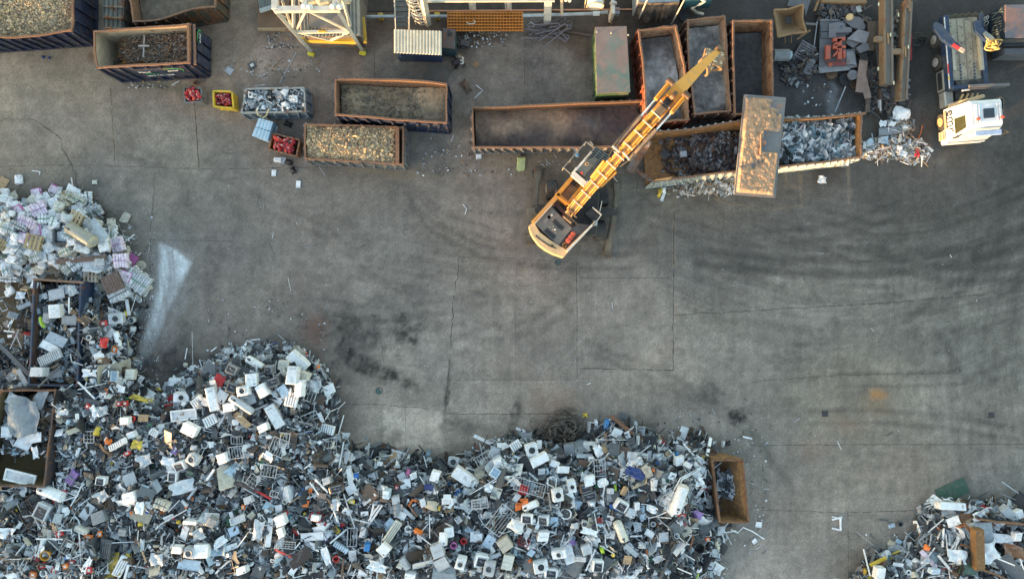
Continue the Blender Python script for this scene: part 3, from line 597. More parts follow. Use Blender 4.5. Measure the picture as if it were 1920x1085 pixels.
# --- C5 granules
c5=[(571,232),(757,238),(757,309),(571,298)]
t5=skip('roll_on_container','grey ribbed container brim full of pale round lumps beside the red extinguisher crate',c5,1.5,GREYP(),RUSTIN(),'container',jit=.01)
MB().bar(P(745,238,1.55),P(745,308,1.55),.22,.12).build('cross_beam',RIMR(),t5)
granules('scrap_lumps','pale round scrap lumps filling the grey container beside the crate',[(572,233),(742,238),(742,307),(572,298)],1.5,lambda u,v:1.32+.2*np.sin(u*3.1)*np.sin(v*3),.10,8000,LUMPC,12,inset=.08)
fillgrid('scrap_fines','dark fines showing between the lumps in the grey container','scrap fines',[(572,233),(742,238),(742,307),(572,298)],1.5,lambda u,v:1.26+.2*np.sin(u*3.1)*np.sin(v*3),DIRT(),dirtcol((.08,.07,.06),(.15,.12,.09),3),50,30,nz=.1)
# --- C6 long
c6=[(884,201),(1207,188),(1212,272),(887,277)]
skip('roll_on_container','very long low container with brown soil mound, under the yellow boom',c6,1.5,GREYP(),RUSTIN(),'container',mid={'N':[(960,199),(1100,192)],'S':[(1100,277)]},jit=.012,ribgap=.5)
fillgrid('fine_soil','purplish brown fine scrap mounded in the very long container','scrap fines',c6,1.5,lambda u,v:.62+.75*np.exp(-((u-.66)/.14)**2)*np.sin(v*3.1)+.5*np.exp(-((u-.2)/.12)**2)*np.sin(v*3.1),DIRT(),dirtcol((.11,.078,.068),(.32,.21,.135),6,.4),110,34,nz=.07)
# --- C7 green closed box
t=thing('container','closed green and rust-topped box container beside the empty bay','container',P(1148,112,0))
g=mk('green_box',(.05,.10,.045),.55,rust=.25,dust=.3,scale=.9,dustcol=(.20,.17,.14)); gt=mk('green_top',(.10,.16,.13),.7,rust=.75,dust=.5,scale=.32,rustcol=((.24,.17,.14),(.20,.14,.12)),dustcol=(.22,.19,.17))
q=[P(1116,53,2.1),P(1174,51,2.1),P(1181,172,2.1),P(1120,175,2.1)]
MB().prism(q,1.95).build('body',g,t)
cc=sum(q,Vector())/4; MB().prism([p+(p-cc).normalized()*.04+Vector((0,0,.05)) for p in q],.05).build('top_plate',gt,t)
mb=MB()
for x,y in ((1119,60),(1146,62),(1178,66)): mb.box(P(x,y,2.2),(.08,.08,.1))
mb.build('lifting_lug',mk('lugs',(.4,.4,.36),.5),t)
mb=MB()
for f in (.1,.37,.63,.9):
    a=q[3].lerp(q[0],f); mb.bar(Vector((a.x-.02,a.y,.2)),Vector((a.x-.02,a.y,2.05)),.05,.05,up=(1,0,0))
mb.build('wall_ribs',g,t)
# --- C8..C10 upright open skips
GD=DIRT()
c8=[(1196,57),(1268,48),(1291,225),(1215,232)]
skip('open_container','rust-red sided open container of blue-grey dust crossed by the yellow boom',c8,2.2,mk('redrust_paint',(.28,.07,.035),.6,rust=.35,dust=.2),mk('tan_rust',(.33,.20,.12),.75,rust=.5,bump=.3),'container',mid={'E':[(1278,97),(1287,144)],'W':[(1209,185),(1204,108)]},jit=.02)
fillgrid('grey_dust','blue-grey dust drift in the rust-red sided container','dust',c8,2.2,lambda u,v:.95+.5*np.exp(-((v-.45)/.3)**2),GD,dirtcol((.155,.145,.135),(.42,.40,.38),7,.5),40,80,nz=.09)
c9=[(1288,38),(1359,30),(1370,209),(1301,215)]
skip('open_container','open container of grey dust with the grapple resting over it',c9,2.0,mk('brown_paint',(.14,.09,.07),.6,rust=.5),mk('tan_rust2',(.30,.22,.16),.75,rust=.45,bump=.3),'container',mid={'W':[(1290,108)]},jit=.018)
fillgrid('grey_dust','pale and blue-grey dust in the container under the grapple','dust',c9,2.0,lambda u,v:1.0+.4*np.exp(-((v-.75)/.3)**2)-.2*np.exp(-((v-.5)/.1)**2),GD,dirtcol((.18,.17,.16),(.54,.51,.47),8,.55),40,90,nz=.12)
c10=[(1374,39),(1448,38),(1450,215),(1377,215)]
skip('open_container','nearly empty dark open container with a corrugated rust wall, next to the covered plate',c10,2.1,mk('brown_paint',(.14,.09,.07),.6,rust=.5),mk('tan_rust3',(.30,.17,.09),.75,rust=.6,bump=.3),'container',jit=.01,mid={'W':[(1374,120)]})
fillgrid('dark_dust','dark settled dust on the bottom of the nearly empty container','dust',c10,2.1,lambda u,v:.5+.1*np.exp(-((u-.8)/.3)**2),GD,dirtcol((.085,.082,.078),(.14,.135,.13),9,.5),40,80,nz=.05)
# --- C11 long angled, broken end
c11=[(1215,248),(1616,212),(1614,296),(1222,341)]
t11=skip('long_open_container','long rusty open container with a broken end, ribbed pale side and shredded metal inside',c11,2.1,mk('pale_green_paint',(.42,.45,.42),.55,rust=.35,dust=.2,scale=1.6),mk('orange_rust',(.34,.17,.06),.75,rust=.7,rustcol=((.42,.2,.06),(.16,.08,.04)),bump=.3),'container',mid={'N':[(1300,240),(1392,226),(1500,222)]},jit=.02,openside='W',ribgap=.45)
MB().prism([P(1590,213,2.2),P(1624,210,2.2),P(1624,214,2.2),P(1590,217,2.2)],.15).build('bent_flap',RIMR(),t11)
MB().bar(P(1216,262,1.6),P(1180,322,.35),.5,.12).bar(P(1192,318,.5),P(1224,341,1.0),.2,.1).bar(P(1196,330,.3),P(1240,343,.5),.06).build('bent_ramp',mk('ramp',(.18,.16,.15),.7,rust=.6),t11)
MB().raw([P(1222,341,2.1),P(1256,337,2.15),P(1262,331,2.3),P(1244,334,2.35),P(1228,337,2.2)],[(0,1,2,3,4)]).build('torn_lip',mk('torn_rust',(.5,.28,.13),.8,rust=.4),t11)
B=Bits(); DK=[(.09,.05,.04),(.14,.08,.06),(.06,.05,.05),(.22,.2,.2),(.12,.10,.10),(.3,.3,.31)]
shards(B,1500,1300,250,1400,318,.25,.75,DK,(.12,.45),6,.8,.35); shards(B,350,1240,255,1390,328,.25,.4,DK,(.08,.3),8,.5,.3)
tag(B.build('shredded_scrap',MIX()),'dark brown shredded scrap in the middle of the long broken container','shredded scrap',kind='stuff')
B=Bits(); SH=[(.78,.78,.77),(.70,.71,.71),(.45,.46,.46),(.26,.28,.29),(.12,.14,.15),(.06,.08,.09),(.7,.7,.7),(.18,.28,.33)]
shards(B,2400,1462,226,1596,300,.5,1.5,SH,(.14,.62),7,.7,.22); rods(B,250,1465,228,1594,298,1.2,1.6,SH,seed=9,ln=(.3,.9))
tag(B.build('shiny_shredded_scrap',MIX()),'shiny grey shredded sheet metal piled at the closed end of the long container','shredded scrap',kind='stuff')
for a,b,l,wx,wy in ((1246,289,'dark square frame lying on the empty floor of the long container',.5,.5),(1281,289,'pale grey box lying in the long broken container',.45,.4)):
    t=thing('scrap_box',l,'box',P(a,b,.35)); c=P(a,b,.45); MB().cbox(c,(wx,wy,.2),.03,rz=.7 if a<1260 else .05).build('body',mk('sb%d'%a,(.10,.10,.10) if a<1260 else (.42,.45,.48),.5,dust=.2),t); MB().cbox(c+Vector((0,0,.11)),(wx*.8,wy*.8,.03),.01,rz=.7 if a<1260 else .05).build('lid',mk('sl%d'%a,(.05,.045,.045) if a<1260 else (.5,.52,.55),.5),t)
# --- C12 dusty cover plate
t=thing('cover_plate','tilted dust-caked steel cover plate bridging the long container','steel plate',P(1425,275,0))
q=[P(1396,177,2.5),P(1474,183,2.5),P(1454,370,2.5),P(1377,364,2.5)]
MB().prism(q,.16).build('plate',mk('plate_steel',(.17,.165,.165),.6,rust=.35,dust=.3,rustcol=((.30,.17,.11),(.22,.13,.09))),t)
nx,ny=70,150; u,v=np.meshgrid(np.linspace(0.03,.95,nx),np.linspace(.02,.985,ny)); u=u.ravel();v=v.ravel(); Q=np.array([list(p) for p in q])
X=(Q[0][None,:2]*((1-u)*(1-v))[:,None]+Q[1][None,:2]*(u*(1-v))[:,None]+Q[2][None,:2]*(u*v)[:,None]+Q[3][None,:2]*((1-u)*v)[:,None])
cake=fbm(X[:,0]*.9,X[:,1]*.9,5,33,.6); clean=np.clip(1-np.maximum(np.abs((u-.78)/.27),np.abs((v-.45)/.12)),0,1)*6; edge=np.minimum(np.minimum(u-.03,.95-u)*8,np.minimum(v-.02,.985-v)*16)  # bare dark patch right of the fin paints in its cast shadow
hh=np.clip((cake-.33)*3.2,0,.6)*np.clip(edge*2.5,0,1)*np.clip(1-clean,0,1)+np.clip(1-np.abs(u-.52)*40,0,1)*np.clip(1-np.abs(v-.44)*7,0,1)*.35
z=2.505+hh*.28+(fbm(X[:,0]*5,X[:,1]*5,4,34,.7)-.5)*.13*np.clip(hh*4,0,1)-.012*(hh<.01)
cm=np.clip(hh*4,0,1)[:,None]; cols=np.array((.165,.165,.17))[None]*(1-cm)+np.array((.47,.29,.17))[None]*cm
i=np.arange((nx-1)*(ny-1)); r_=i//(nx-1); c=i%(nx-1); a=r_*nx+c; F=np.stack([a,a+nx,a+nx+1,a+1],1); V=np.column_stack([X-np.array([t.location.x,t.location.y]),z])
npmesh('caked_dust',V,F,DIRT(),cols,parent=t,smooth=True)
MB().cyl(P(1431,268,2.5),P(1431,268,2.66),.17,16).build('filler_cap',mk('cap_rust',(.32,.17,.11),.8,rust=.4),t)
MB().bar(P(1425.5,252,2.62),P(1425,290,2.62),.05,.26).build('fin',mk('fin_rust',(.42,.25,.14),.8),t)
# --- C17 dark container, upper corner
t=thing('closed_container','dark navy closed container marked 80, with graffiti and a rusty top, behind the lorry','container',P(1895,40,0))
q=[P(1884,10,2.4),P(2010,8,2.4),P(2010,70,2.4),P(1884,72,2.4)]; dn=mk('dark_navy',(.012,.022,.04),.5,rust=.1,dust=.15,dustcol=(.06,.06,.06))
MB().prism(q,2.3).build('body',dn,t)
MB().prism([p+Vector((-.03 if p.x<28.7 else .0,0,.04)) for p in q],.04).build('top_plate',mk('navy_top',(.13,.125,.14),.7,rust=.6,dust=.3,scale=.45,rustcol=((.26,.14,.11),(.20,.12,.10)),dustcol=(.14,.13,.13)),t)
q2=[P(1862,10,1.2),P(1884,10,1.2),P(1884,72,1.2),P(1862,72,1.2)]
q3=[P(1884,73,1.3),P(2010,71,1.3),P(2010,102,1.3),P(1884,102,1.3)]
MB().prism(q3,1.1).build('side_ledge',mk('navy_grey',(.11,.12,.14),.6,rust=.1,dust=.3,dustcol=(.13,.13,.13)),t)
MB().bar(P(1880,89,1.32),P(1990,87,1.32),.14,.04).build('slot',mk('slotb',(.01,.01,.01),.9),t)
wx=P(1884,10,2.4).x-.03; zx=(0,-1,0)
text('lettering','80',.62,Vector((wx,P(0,36,1.2).y,.9)),zx,(0,0,1),LETW,t)
mb=MB()
for k in range(9):
    for r_ in (0,1): mb.box((wx,P(0,47+k*2.6,1).y,.95-.25*r_),(.012,.05,.16))
mb.build('stencil_marks',mk('stencil',(.30,.31,.32),.7),t)
mb=MB()
def gl(pts): mb.tube([Vector((wx-.005,P(0,a,1.7).y,b)) for a,b in pts],.03,4)
gl([(22,1.4),(30,2.3)]);gl([(30,1.4),(23,2.2)]);gl([(34,1.4),(38,2.2),(42,1.5),(46,2.2)]);gl([(50,2.2),(48,1.6),(55,1.4),(58,1.9),(54,2.2)]);gl([(60,1.4),(62,2.2),(66,1.9),(63,1.5)])
mb.build('graffiti',mk('graffiti',(.11,.14,.14),.7),t)
# --- C13, C14 among the heap
c13=[(64,523),(153,527),(146,724),(54,722)]
skip('scrap_container','upright navy-edged rusty container of scrap buried in the heap',c13,1.9,mk('navy_rim',(.03,.05,.10),.5,rust=.35),mk('dark_rust',(.09,.05,.035),.8,rust=.7,rustcol=((.12,.06,.035),(.05,.035,.03))),'container',jit=.012,rimmat=mk('navy_rim_top',(.035,.055,.10),.6,rust=.45),ribs='')
c14=[(3,731),(106,730),(84,912),(-60,912)]
skip('scrap_container','rusty container of crumpled white sheet at the edge of the picture',c14,2.2,mk('dark_rim2',(.05,.045,.05),.6,rust=.5),mk('yellow_rust',(.13,.095,.04),.8,rust=.35,rustcol=((.12,.07,.03),(.06,.045,.03)),bump=.4),'container',jit=.015,ribs='',rimmat=mk('drk_rim',(.07,.05,.045),.7,rust=.6))
# --- C15 curved bucket skip
t=thing('bucket_skip','brown rusty bucket skip with a rounded end at the tip of the scrap heap','skip',P(1370,917,0))
rr_=mk('bucket_rust',(.20,.11,.05),.8,rust=.7,rustcol=((.34,.18,.06),(.12,.07,.04)),bump=.3); dk=mk('bucket_dark',(.06,.045,.035),.85,rust=.5,rustcol=((.10,.06,.035),(.05,.035,.03)))
def bprof(s): # profile from left rim down round to right rim
    pts=[(0,1.7),(.05,.9),(.12,.3),(.35,.18),(.8,.18),(1.15,.3),(1.45,.6),(1.7,1.05),(1.9,1.5),(1.98,1.7)]; return pts
mb=MB(); rows=[]
yA=P(0,862,1.7).y; yB=P(0,978,1.7).y
for k in range(9):
    f=k/8; y=lerp(yA,yB,f); x0=P(lerp(1335,1349,f),0,1.7).x; wsc=(P(lerp(1392,1403,f)-math.sin(0)*0,0,1.7).x-x0)/1.98
    rows.append([Vector((x0+a*wsc,y,z)) for a,z in bprof(0)])
vs=[];fs=[]
for rw in rows: vs+=rw
for rw in rows: vs+=[p+Vector((0,0,-.07)) for p in rw]
m=10; off=9*m
for k in range(8):
    for i in range(m-1): a=k*m+i; fs.append((a,a+1,a+m+1,a+m)); b=a+off; fs.append((b,b+m,b+m+1,b+1))
mb.raw(vs,fs); mb.build('shell',rr_,t,smooth=False)
for nm,rw in (('end_wall',rows[0]),('end_wall',rows[-1])):
    mb=MB(); n=len(rw); mb.raw([p for p in rw]+[p+Vector((0,.07,0)) for p in rw],[tuple(range(n)),tuple(range(2*n-1,n-1,-1))]+[(i,i+1,i+1+n,i+n) for i in range(n-1)]+[(n-1,0,n,2*n-1)]); mb.build(nm,rr_,t)
mb=MB(); mb.bar(rows[0][0],rows[-1][0],.14,.12).bar(rows[0][-1],rows[-1][-1],.12,.1).bar(rows[0][0],rows[0][-1],.1,.1).bar(rows[-1][0],rows[-1][-1],.1,.1); mb.build('rim',mk('bucket_rim',(.20,.10,.05),.8,rust=.6),t)
B=Bits(); shards(B,110,1343,885,1378,932,.35,.8,[(.05,.06,.07),(.4,.45,.5),(.1,.1,.1),(.6,.62,.65)],(.1,.5),17,.7,.25); tag(B.build('scrap_bits',MIX()),'dark and pale scrap bits lying in the bucket skip','scrap bits',kind='stuff')
# --- C16 lower corner skip with brace
c16=[(1836,972),(1990,990),(1990,1130),(1838,1066)]
t=skip('scrap_container','dark ribbed container with a thick rusty post, overflowing with crumpled white sheet',c16,1.9,mk('slate_paint',(.05,.06,.07),.6,rust=.2,dust=.2),RUSTIN(),'container',jit=.02,openside='W',rimmat=RUSTIN())
MB().bar(P(1832,990,2.0),P(1834,1066,2.0),.5,.5).build('corner_post',mk('post_rust',(.20,.105,.04),.8,rust=.6,rustcol=((.27,.14,.045),(.11,.065,.035)),bump=.4),t)
MB().bar(P(1800,975,1.2),P(1990,968,1.1),.8,.06).bar(P(1810,985,1.6),P(1830,1010,1.6),.12).bar(P(1802,1021,1.6),P(1830,1026,1.6),.12).bar(P(1808,980,1.6),P(1830,1008,1.6),.14).build('brace',RUSTIN(),t)
MB().prism([P(1790,976,.6),P(1832,978,.6),P(1832,1060,.6),P(1795,1050,.6)],.1).build('drop_plate',mk('slate_rust',(.14,.13,.14),.7,rust=.55,rustcol=((.22,.10,.05),(.12,.07,.05))),t)
# ---------------------------------------------------------------- small bins with extinguishers
def bin_(name,label,cor,h,col,cat='bin',inn=.06,z0=.08):
    c=[P(*q,h) for q in cor]; cen=sum(c,Vector())/4; t=thing(name,label,cat,(cen.x,cen.y,0)); m=mk('bin_%s'%col[0],col[1],.5,rust=col[2],dust=.2,scale=2)
    for k in range(4):
        a,b=c[k],c[(k+1)%4]; d=(b-a); n_=Vector((-d.y,d.x,0)).normalized(); n_=n_ if n_.dot(cen-a)>0 else -n_
        a2=Vector((a.x+(cen.x-a.x)*inn,a.y+(cen.y-a.y)*inn,z0)); b2=Vector((b.x+(cen.x-b.x)*inn,b.y+(cen.y-b.y)*inn,z0)); tt=n_*.05
        MB().raw([a2,b2,b2+tt,a2+tt,a,b,b+tt,a+tt],BOXF).build('side_wall',m,t)
    mb=MB()
    for k in range(4): mb.bar(c[k],c[(k+1)%4],.09,.08)
    mb.build('rim',m,t); MB().prism([Vector((p.x+(cen.x-p.x)*.08,p.y+(cen.y-p.y)*.08,z0+.06)) for p in c],.06).build('floor',m,t); return t
bins=[('grey steel bin of dark red extinguishers nearest the lettered container',[(345,165),(377,166),(378,191),(347,193)],.95,('gr',(.17,.17,.16),.3),'steel_bin'),
      ('bright yellow bin of red extinguishers next to the white goods skip',[(400,171),(435,172),(438,203),(401,200)],1.0,('ye',(.62,.42,.03),.12),'yellow_bin'),
      ('rusty timber-brown crate of shiny red extinguishers beside the lump container',[(511,250),(562,263),(556,293),(504,280)],.95,('or',(.30,.15,.07),.6),'steel_crate')]
EXT=None
def extinguisher(t):
    MB().tube([(-.27,0,0),(-.25,0,0),(-.2,0,0),(.2,0,0),(.25,0,0),(.29,0,0)],[.05,.085,.10,.10,.08,.035],10).build('cylinder',OBJP(),t,local=True,smooth=True,color=(.42,.012,.014))
    MB().cyl((.28,0,0),(.36,0,0),.03,6).box((.34,0,.05),(.10,.03,.04)).build('valve',mk('valve_black',(.03,.03,.03),.5),t,local=True)['tint']=0
    MB().box((.02,0,.098),(.10,.06,.012)).build('paper_label',mk('ext_label',(.55,.5,.42),.6),t,local=True)['tint']=0
rx=random.Random(4)
for bi,(lb,cor,h,col,nm) in enumerate(bins):
    bin_(nm,lb,cor,h,col)
    n=(26,20,48)[bi]; grp='red fire extinguishers in the '+('grey steel bin','yellow bin','brown crate')[bi]
    for k in range(n):
        u,v=rx.uniform(.18,.82),rx.uniform(.18,.82); z=h-.32+ (k/n)*.34-(.08 if bi==1 else -.08)
        a=Vector(cor[0]).lerp(Vector(cor[1]),u); b=Vector(cor[3]).lerp(Vector(cor[2]),u); c=a.lerp(b,v); loc=P(c[0],c[1],z)
        rot=(rx.uniform(-.9,.9),rx.uniform(-.35,.35),rx.uniform(0,6.28)); lab='red fire extinguisher lying in the '+('grey steel bin','yellow bin','brown crate')[bi]
        rc=rx.choice([(.42,.012,.014),(.34,.01,.015),(.50,.03,.015),(.26,.008,.02)])
        if EXT is None:
            EXT=thing('fire_extinguisher',lab,'fire extinguisher',loc,group=grp,rot=rot); extinguisher(EXT)
        else: dup(EXT,loc,rot,lab,grp,rc)
# white goods skip (wedge ended)
cw=[(462,166),(571,164),(574,210),(452,213)]
t=skip('wedge_skip','wedge-ended grey skip heaped with small white goods between the yellow bin and lump container',cw,1.25,mk('skip_bluegrey',(.17,.20,.23),.6,rust=.25),mk('skip_in',(.32,.25,.17),.7,rust=.4),'skip',jit=.01,ribs='SE',rimmat=mk('skip_rim',(.30,.30,.28),.6,rust=.4))
# pale blue bin (two compartments)
t=thing('plastic_dumpster','pale blue plastic dumpster with two ribbed lids standing by the extinguisher crate','dumpster',P(493,243,0))
q=[P(486,222,1.15),P(512,229,1.15),P(502,265,1.15),P(473,255,1.15)]; lbm=mk('pale_blue_plastic',(.42,.55,.64),.45,var=.15)
MB().prism([p.lerp(sum(q,Vector())/4,.07) for p in q],1.0).build('body',lbm,t)
for f0,f1 in ((0,.48),(.52,1)):
    l=[q[0].lerp(q[3],f0),q[1].lerp(q[2],f0),q[1].lerp(q[2],f1),q[0].lerp(q[3],f1)]; o=MB().prism([p+Vector((0,0,.08)) for p in l],.08).build('lid',lbm,t)
    mb=MB()
    for k in range(4): mb.bar(l[0].lerp(l[1],.15+k*.22)+Vector((0,0,.1)),l[3].lerp(l[2],.15+k*.22)+Vector((0,0,.1)),.05)
    mb.build('lid_ribs',mk('blue_rib',(.55,.66,.72),.45),o)
MB().bar(P(512,230,.9),P(503,264,.9),.3,.5).build('side_frame',mk('dark_blue_frame',(.10,.15,.2),.5),t)  # side frame in a darker blue than the body
# ================================================================ yellow material handler
YL=mk('machine_yellow',(.56,.245,.032),.42,rust=.08,dust=.25,scale=1.5,dustcol=(.30,.19,.08),var=.18)
YP=mk('machine_pale',(.72,.45,.22),.45,dust=.25,dustcol=(.4,.28,.16)); BKM=mk('machine_black',(.02,.02,.022),.6,dust=.3,dustcol=(.06,.055,.05)); GRM=mk('hood_grey',(.19,.15,.115),.6,dust=.35,dustcol=(.2,.17,.14))
WHM=mk('cream_rail',(.66,.60,.50),.5); GLS=mk('dark_glass',(.03,.045,.05),.12,var=.1); CHR=mk('chrome_rod',(.75,.75,.75),.25,metal=.9,var=.1); UND=mk('undercarriage',(.035,.032,.028),.75,rust=.1,dust=.3,dustcol=(.07,.06,.05)); LEGM=mk('outrigger_brown',(.14,.11,.075),.7,rust=.3,dust=.4,dustcol=(.2,.16,.11)); TYR=mk('tyre_rubber',(.022,.022,.022),.85,dust=.5,dustcol=(.08,.07,.06))  # undercarriage colour darkened to hold the shade beneath the machine
ex=thing('material_handler','yellow wheeled material handler with its long boom over the open containers','excavator',P(1075,400,0))
X_=T['X']
def XP(u,v,z): return P(*X_(u,v),z)
# undercarriage: chassis, axles, outriggers
MB().cbox(XP(430,690,1.15),(2.7,2.7,.7),.08,rz=R(-4)).build('chassis',UND,ex)
def tyre(parent,c,ax,r=.55,wd=.38,name='wheel',rim=(.2,.17,.13)):
    c=Vector(c);ax=Vector(ax).normalized(); a=c-ax*wd/2;b=c+ax*wd/2
    w_=MB().tube([a,a+ax*.04,b-ax*.04,b],[r*.86,r,r,r*.86],22).build(name,TYR,parent,smooth=False)
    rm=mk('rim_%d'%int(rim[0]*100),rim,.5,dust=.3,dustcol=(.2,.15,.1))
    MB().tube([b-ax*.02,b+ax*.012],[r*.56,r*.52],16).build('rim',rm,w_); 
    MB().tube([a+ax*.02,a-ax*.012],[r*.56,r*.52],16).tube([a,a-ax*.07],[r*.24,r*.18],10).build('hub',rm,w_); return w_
for u,v in ((235,505),(255,905),(625,835),(640,560)):
    c=XP(u,v,.6); mb=tyre(ex,c,(1,.07,0),.62,.75)
for (u0,v0,u1,v1,z0,z1,wd) in ((108,640,128,360,.95,.35,.34),(108,640,57,905,.95,.3,.34),(755,650,765,455,.95,.35,.34),(752,650,688,1015,.95,.3,.34)):
    MB().bar(XP(u0,v0,z0),XP(u1,v1,z1),wd,.3).bar(XP(u0,v0,z0+.18),XP(lerp(u0,u1,.75),lerp(v0,v1,.75),lerp(z0,z1,.75)+.2),.12,.12).build('outrigger_leg',LEGM,ex)
    MB().cbox(XP(u1,v1,.12),(.55,.65,.14),.03).cyl(XP(u1,v1,.15),XP(u1,v1,.5),.12,10).build('foot_pad',mk('pad',(.10,.08,.06),.7,rust=.4,dust=.4,dustcol=(.2,.16,.1)),ex)
for a,b in (((430,650),(100,660)),((430,700),(770,680))):
    MB().bar(XP(*a,1.0),XP(*b,1.0),.5,.35).build('cross_arm',UND,ex)
MB().cbox(XP(75,680,1.12),(.62,.5,.1),.03).build('step_box',LEGM,ex)
MB().cyl(XP(400,680,1.45),XP(400,680,1.85),.85,24).build('slew_ring',BKM,ex)
# upper deck
def quad(mb,pts,z,dz): mb.prism([XP(u,v,z) for u,v in pts],dz); return mb
quad(MB(),[(240,600),(470,420),(590,640),(560,800),(345,1000),(110,800)],2.3,.4).build('deck',BKM,ex)
# counterweight
cwp=[(52,795),(62,840),(85,885),(130,945),(190,990),(260,1025),(335,1050),(358,1022),(372,1000),(300,960),(215,905),(140,850),(98,780),(75,775)]
quad(MB(),cwp,3.05,1.5).build('counterweight',YP,ex)
quad(MB(),[(108,868),(150,905),(220,950),(270,975),(275,985),(215,962),(140,910),(104,880)],3.07,.03).build('vent_slot',BKM,ex)
MB().cbox(XP(238,960,3.1),(.16,.16,.1),.02).build('camera_box',BKM,ex)
# hood
quad(MB(),[(235,640),(402,815),(290,955),(100,782)],3.0,1.1).build('hood',GRM,ex)
for pts in ([(262,738),(340,808),(318,836),(240,765)],[(198,812),(272,880),(250,908),(172,838)]):
    mb=MB(); quad(mb,pts,3.03,.03).build('grille',BKM,ex)
for (u,v) in ((175,745),(215,705)): 
    quad(MB(),[(u-18,v+22),(u+38,v-38),(u+58,v-20),(u+5,v+42)],3.02,.02).build('hatch',mk('hatch_grey',(.19,.17,.15),.6),ex)
for u,v in ((222,805),(245,828),(268,850),(250,800),(275,825)): quad(MB(),[(u-9,v),(u,v-9),(u+9,v),(u,v+9)],3.035,.03).build('filler_plate',mk('fp',(.27,.24,.2),.6),ex)
for u,v in ((237,707),(262,827)): MB().cyl(XP(u,v,3.0),XP(u,v,3.12),.05,8).build('beacon_cap',WHM,ex)
# side rails orange
MB().bar(XP(85,772,3.05),XP(275,562,3.05),.26,.3).build('side_rail',mk('rail_orange',(.62,.27,.06),.5,dust=.3,dustcol=(.4,.25,.12)),ex)
MB().bar(XP(100,778,3.2),XP(238,625,3.2),.04).build('hand_rail',WHM,ex)
MB().bar(XP(360,1005,3.1),XP(565,790,3.1),.12,.2).build('side_rail',WHM,ex)
MB().bar(XP(345,1000,2.9),XP(580,770,2.9),.06,.5).build('side_rail',YP,ex)
quad(MB(),[(290,955),(402,815),(440,775),(545,790),(360,998)],2.85,.6).build('pump_deck',mk('pump_deck',(.12,.10,.09),.7,dust=.4,dustcol=(.2,.16,.13)),ex)
for u,v in ((410,866),(391,890),(370,916)):
    MB().cyl(XP(u,v,2.9),XP(u,v,3.12),.17,14,r1=.15).cyl(XP(u,v,3.12),XP(u,v,3.2),.06,8).build('filter_cap',mk('filter_red',(.50,.10,.05),.45),ex)
MB().tube([XP(340+14*math.cos(k*.7),955+20*math.sin(k*.7),2.95) for k in range(9)],.03,5).build('hose_loop',YL,ex)
quad(MB(),[(245,612),(268,590),(350,680),(420,800),(395,812),(300,720),(330,700)],2.98,.5).build('engine_cover',mk('burgundy_dark',(.05,.022,.02),.7),ex)
# orange tank module
quad(MB(),[(405,400),(492,462),(368,618),(275,552)],2.75,.5).build('tank_deck',mk('tank_deck',(.30,.16,.07),.6,dust=.3),ex)
MB().bar(XP(405,400,2.95),XP(278,552,2.95),.24,.35).bar(XP(490,466,2.95),XP(368,616,2.95),.18,.3).bar(XP(275,548,2.95),XP(365,618,2.95),.3,.35).build('tank_frame',YL,ex)
mb=MB()
for k in range(5): mb.bar(XP(330+k*18,512+k*14-40,2.85),XP(400+k*14-20,440+k*12,2.85),.05)
mb.build('hydraulic_pipes',mk('pipe_tan',(.42,.27,.16),.5),ex)
mb=MB()
for k in range(6): mb.cyl(XP(285+k*17,560+k*12,2.8),XP(285+k*17,560+k*12,3.2),.07,7)
mb.build('valve_stack',YL,ex)
quad(MB(),[(412,418),(448,440),(425,472),(388,446)],3.0,.2).build('battery_box',BKM,ex)
# cab (raised)
cabz=3.9
quad(MB(),[(598,152),(706,232),(512,462),(405,372)],cabz-.12,1.7).build('cab',mk('cab_body',(.12,.12,.10),.5),ex)
quad(MB(),[(590,240),(612,258),(500,395),(425,335),(470,285),(545,250)],cabz,.14).build('cab_roof',mk('cab_roof',(.23,.22,.17),.5,dust=.3),ex)
quad(MB(),[(598,152),(706,232),(612,345),(505,262)],cabz-.08,.05).build('roof_glass',GLS,ex)
mb=MB(); A=[(598,152),(706,232),(612,345),(505,262)]
for k in range(9): f=k/8; mb.bar(XP(lerp(598,505,f),lerp(152,262,f),cabz+.1),XP(lerp(706,612,f),lerp(232,345,f),cabz+.1),.022)
for k in range(4): f=k/3; mb.bar(XP(lerp(598,706,f),lerp(152,232,f),cabz+.12),XP(lerp(505,612,f),lerp(262,345,f),cabz+.12),.03)
mb.build('roof_guard',mk('guard_grey',(.16,.17,.16),.5),ex)
MB().bar(XP(406,372,cabz),XP(510,462,cabz),.3,.25).bar(XP(430,345,cabz),XP(560,195,cabz),.12,.12).bar(XP(512,462,cabz),XP(535,435,cabz),.14,.14).bar(XP(405,372,cabz),XP(440,325,cabz),.12,.14).build('cab_frame',mk('cab_white',(.74,.68,.58),.45),ex)
MB().cyl(XP(480,368,cabz),XP(480,368,cabz+.12),.08,10).build('beacon',mk('beacon_red',(.55,.07,.03),.3),ex)
MB().tube([XP(523+14*math.cos(k),293+14*math.sin(k),cabz+.04) for k in range(7)],.025,5).build('horn_ring',YP,ex)
MB().bar(XP(412,352,cabz-.5),XP(512,440,cabz-1.4),.08).build('cab_stay',BKM,ex)
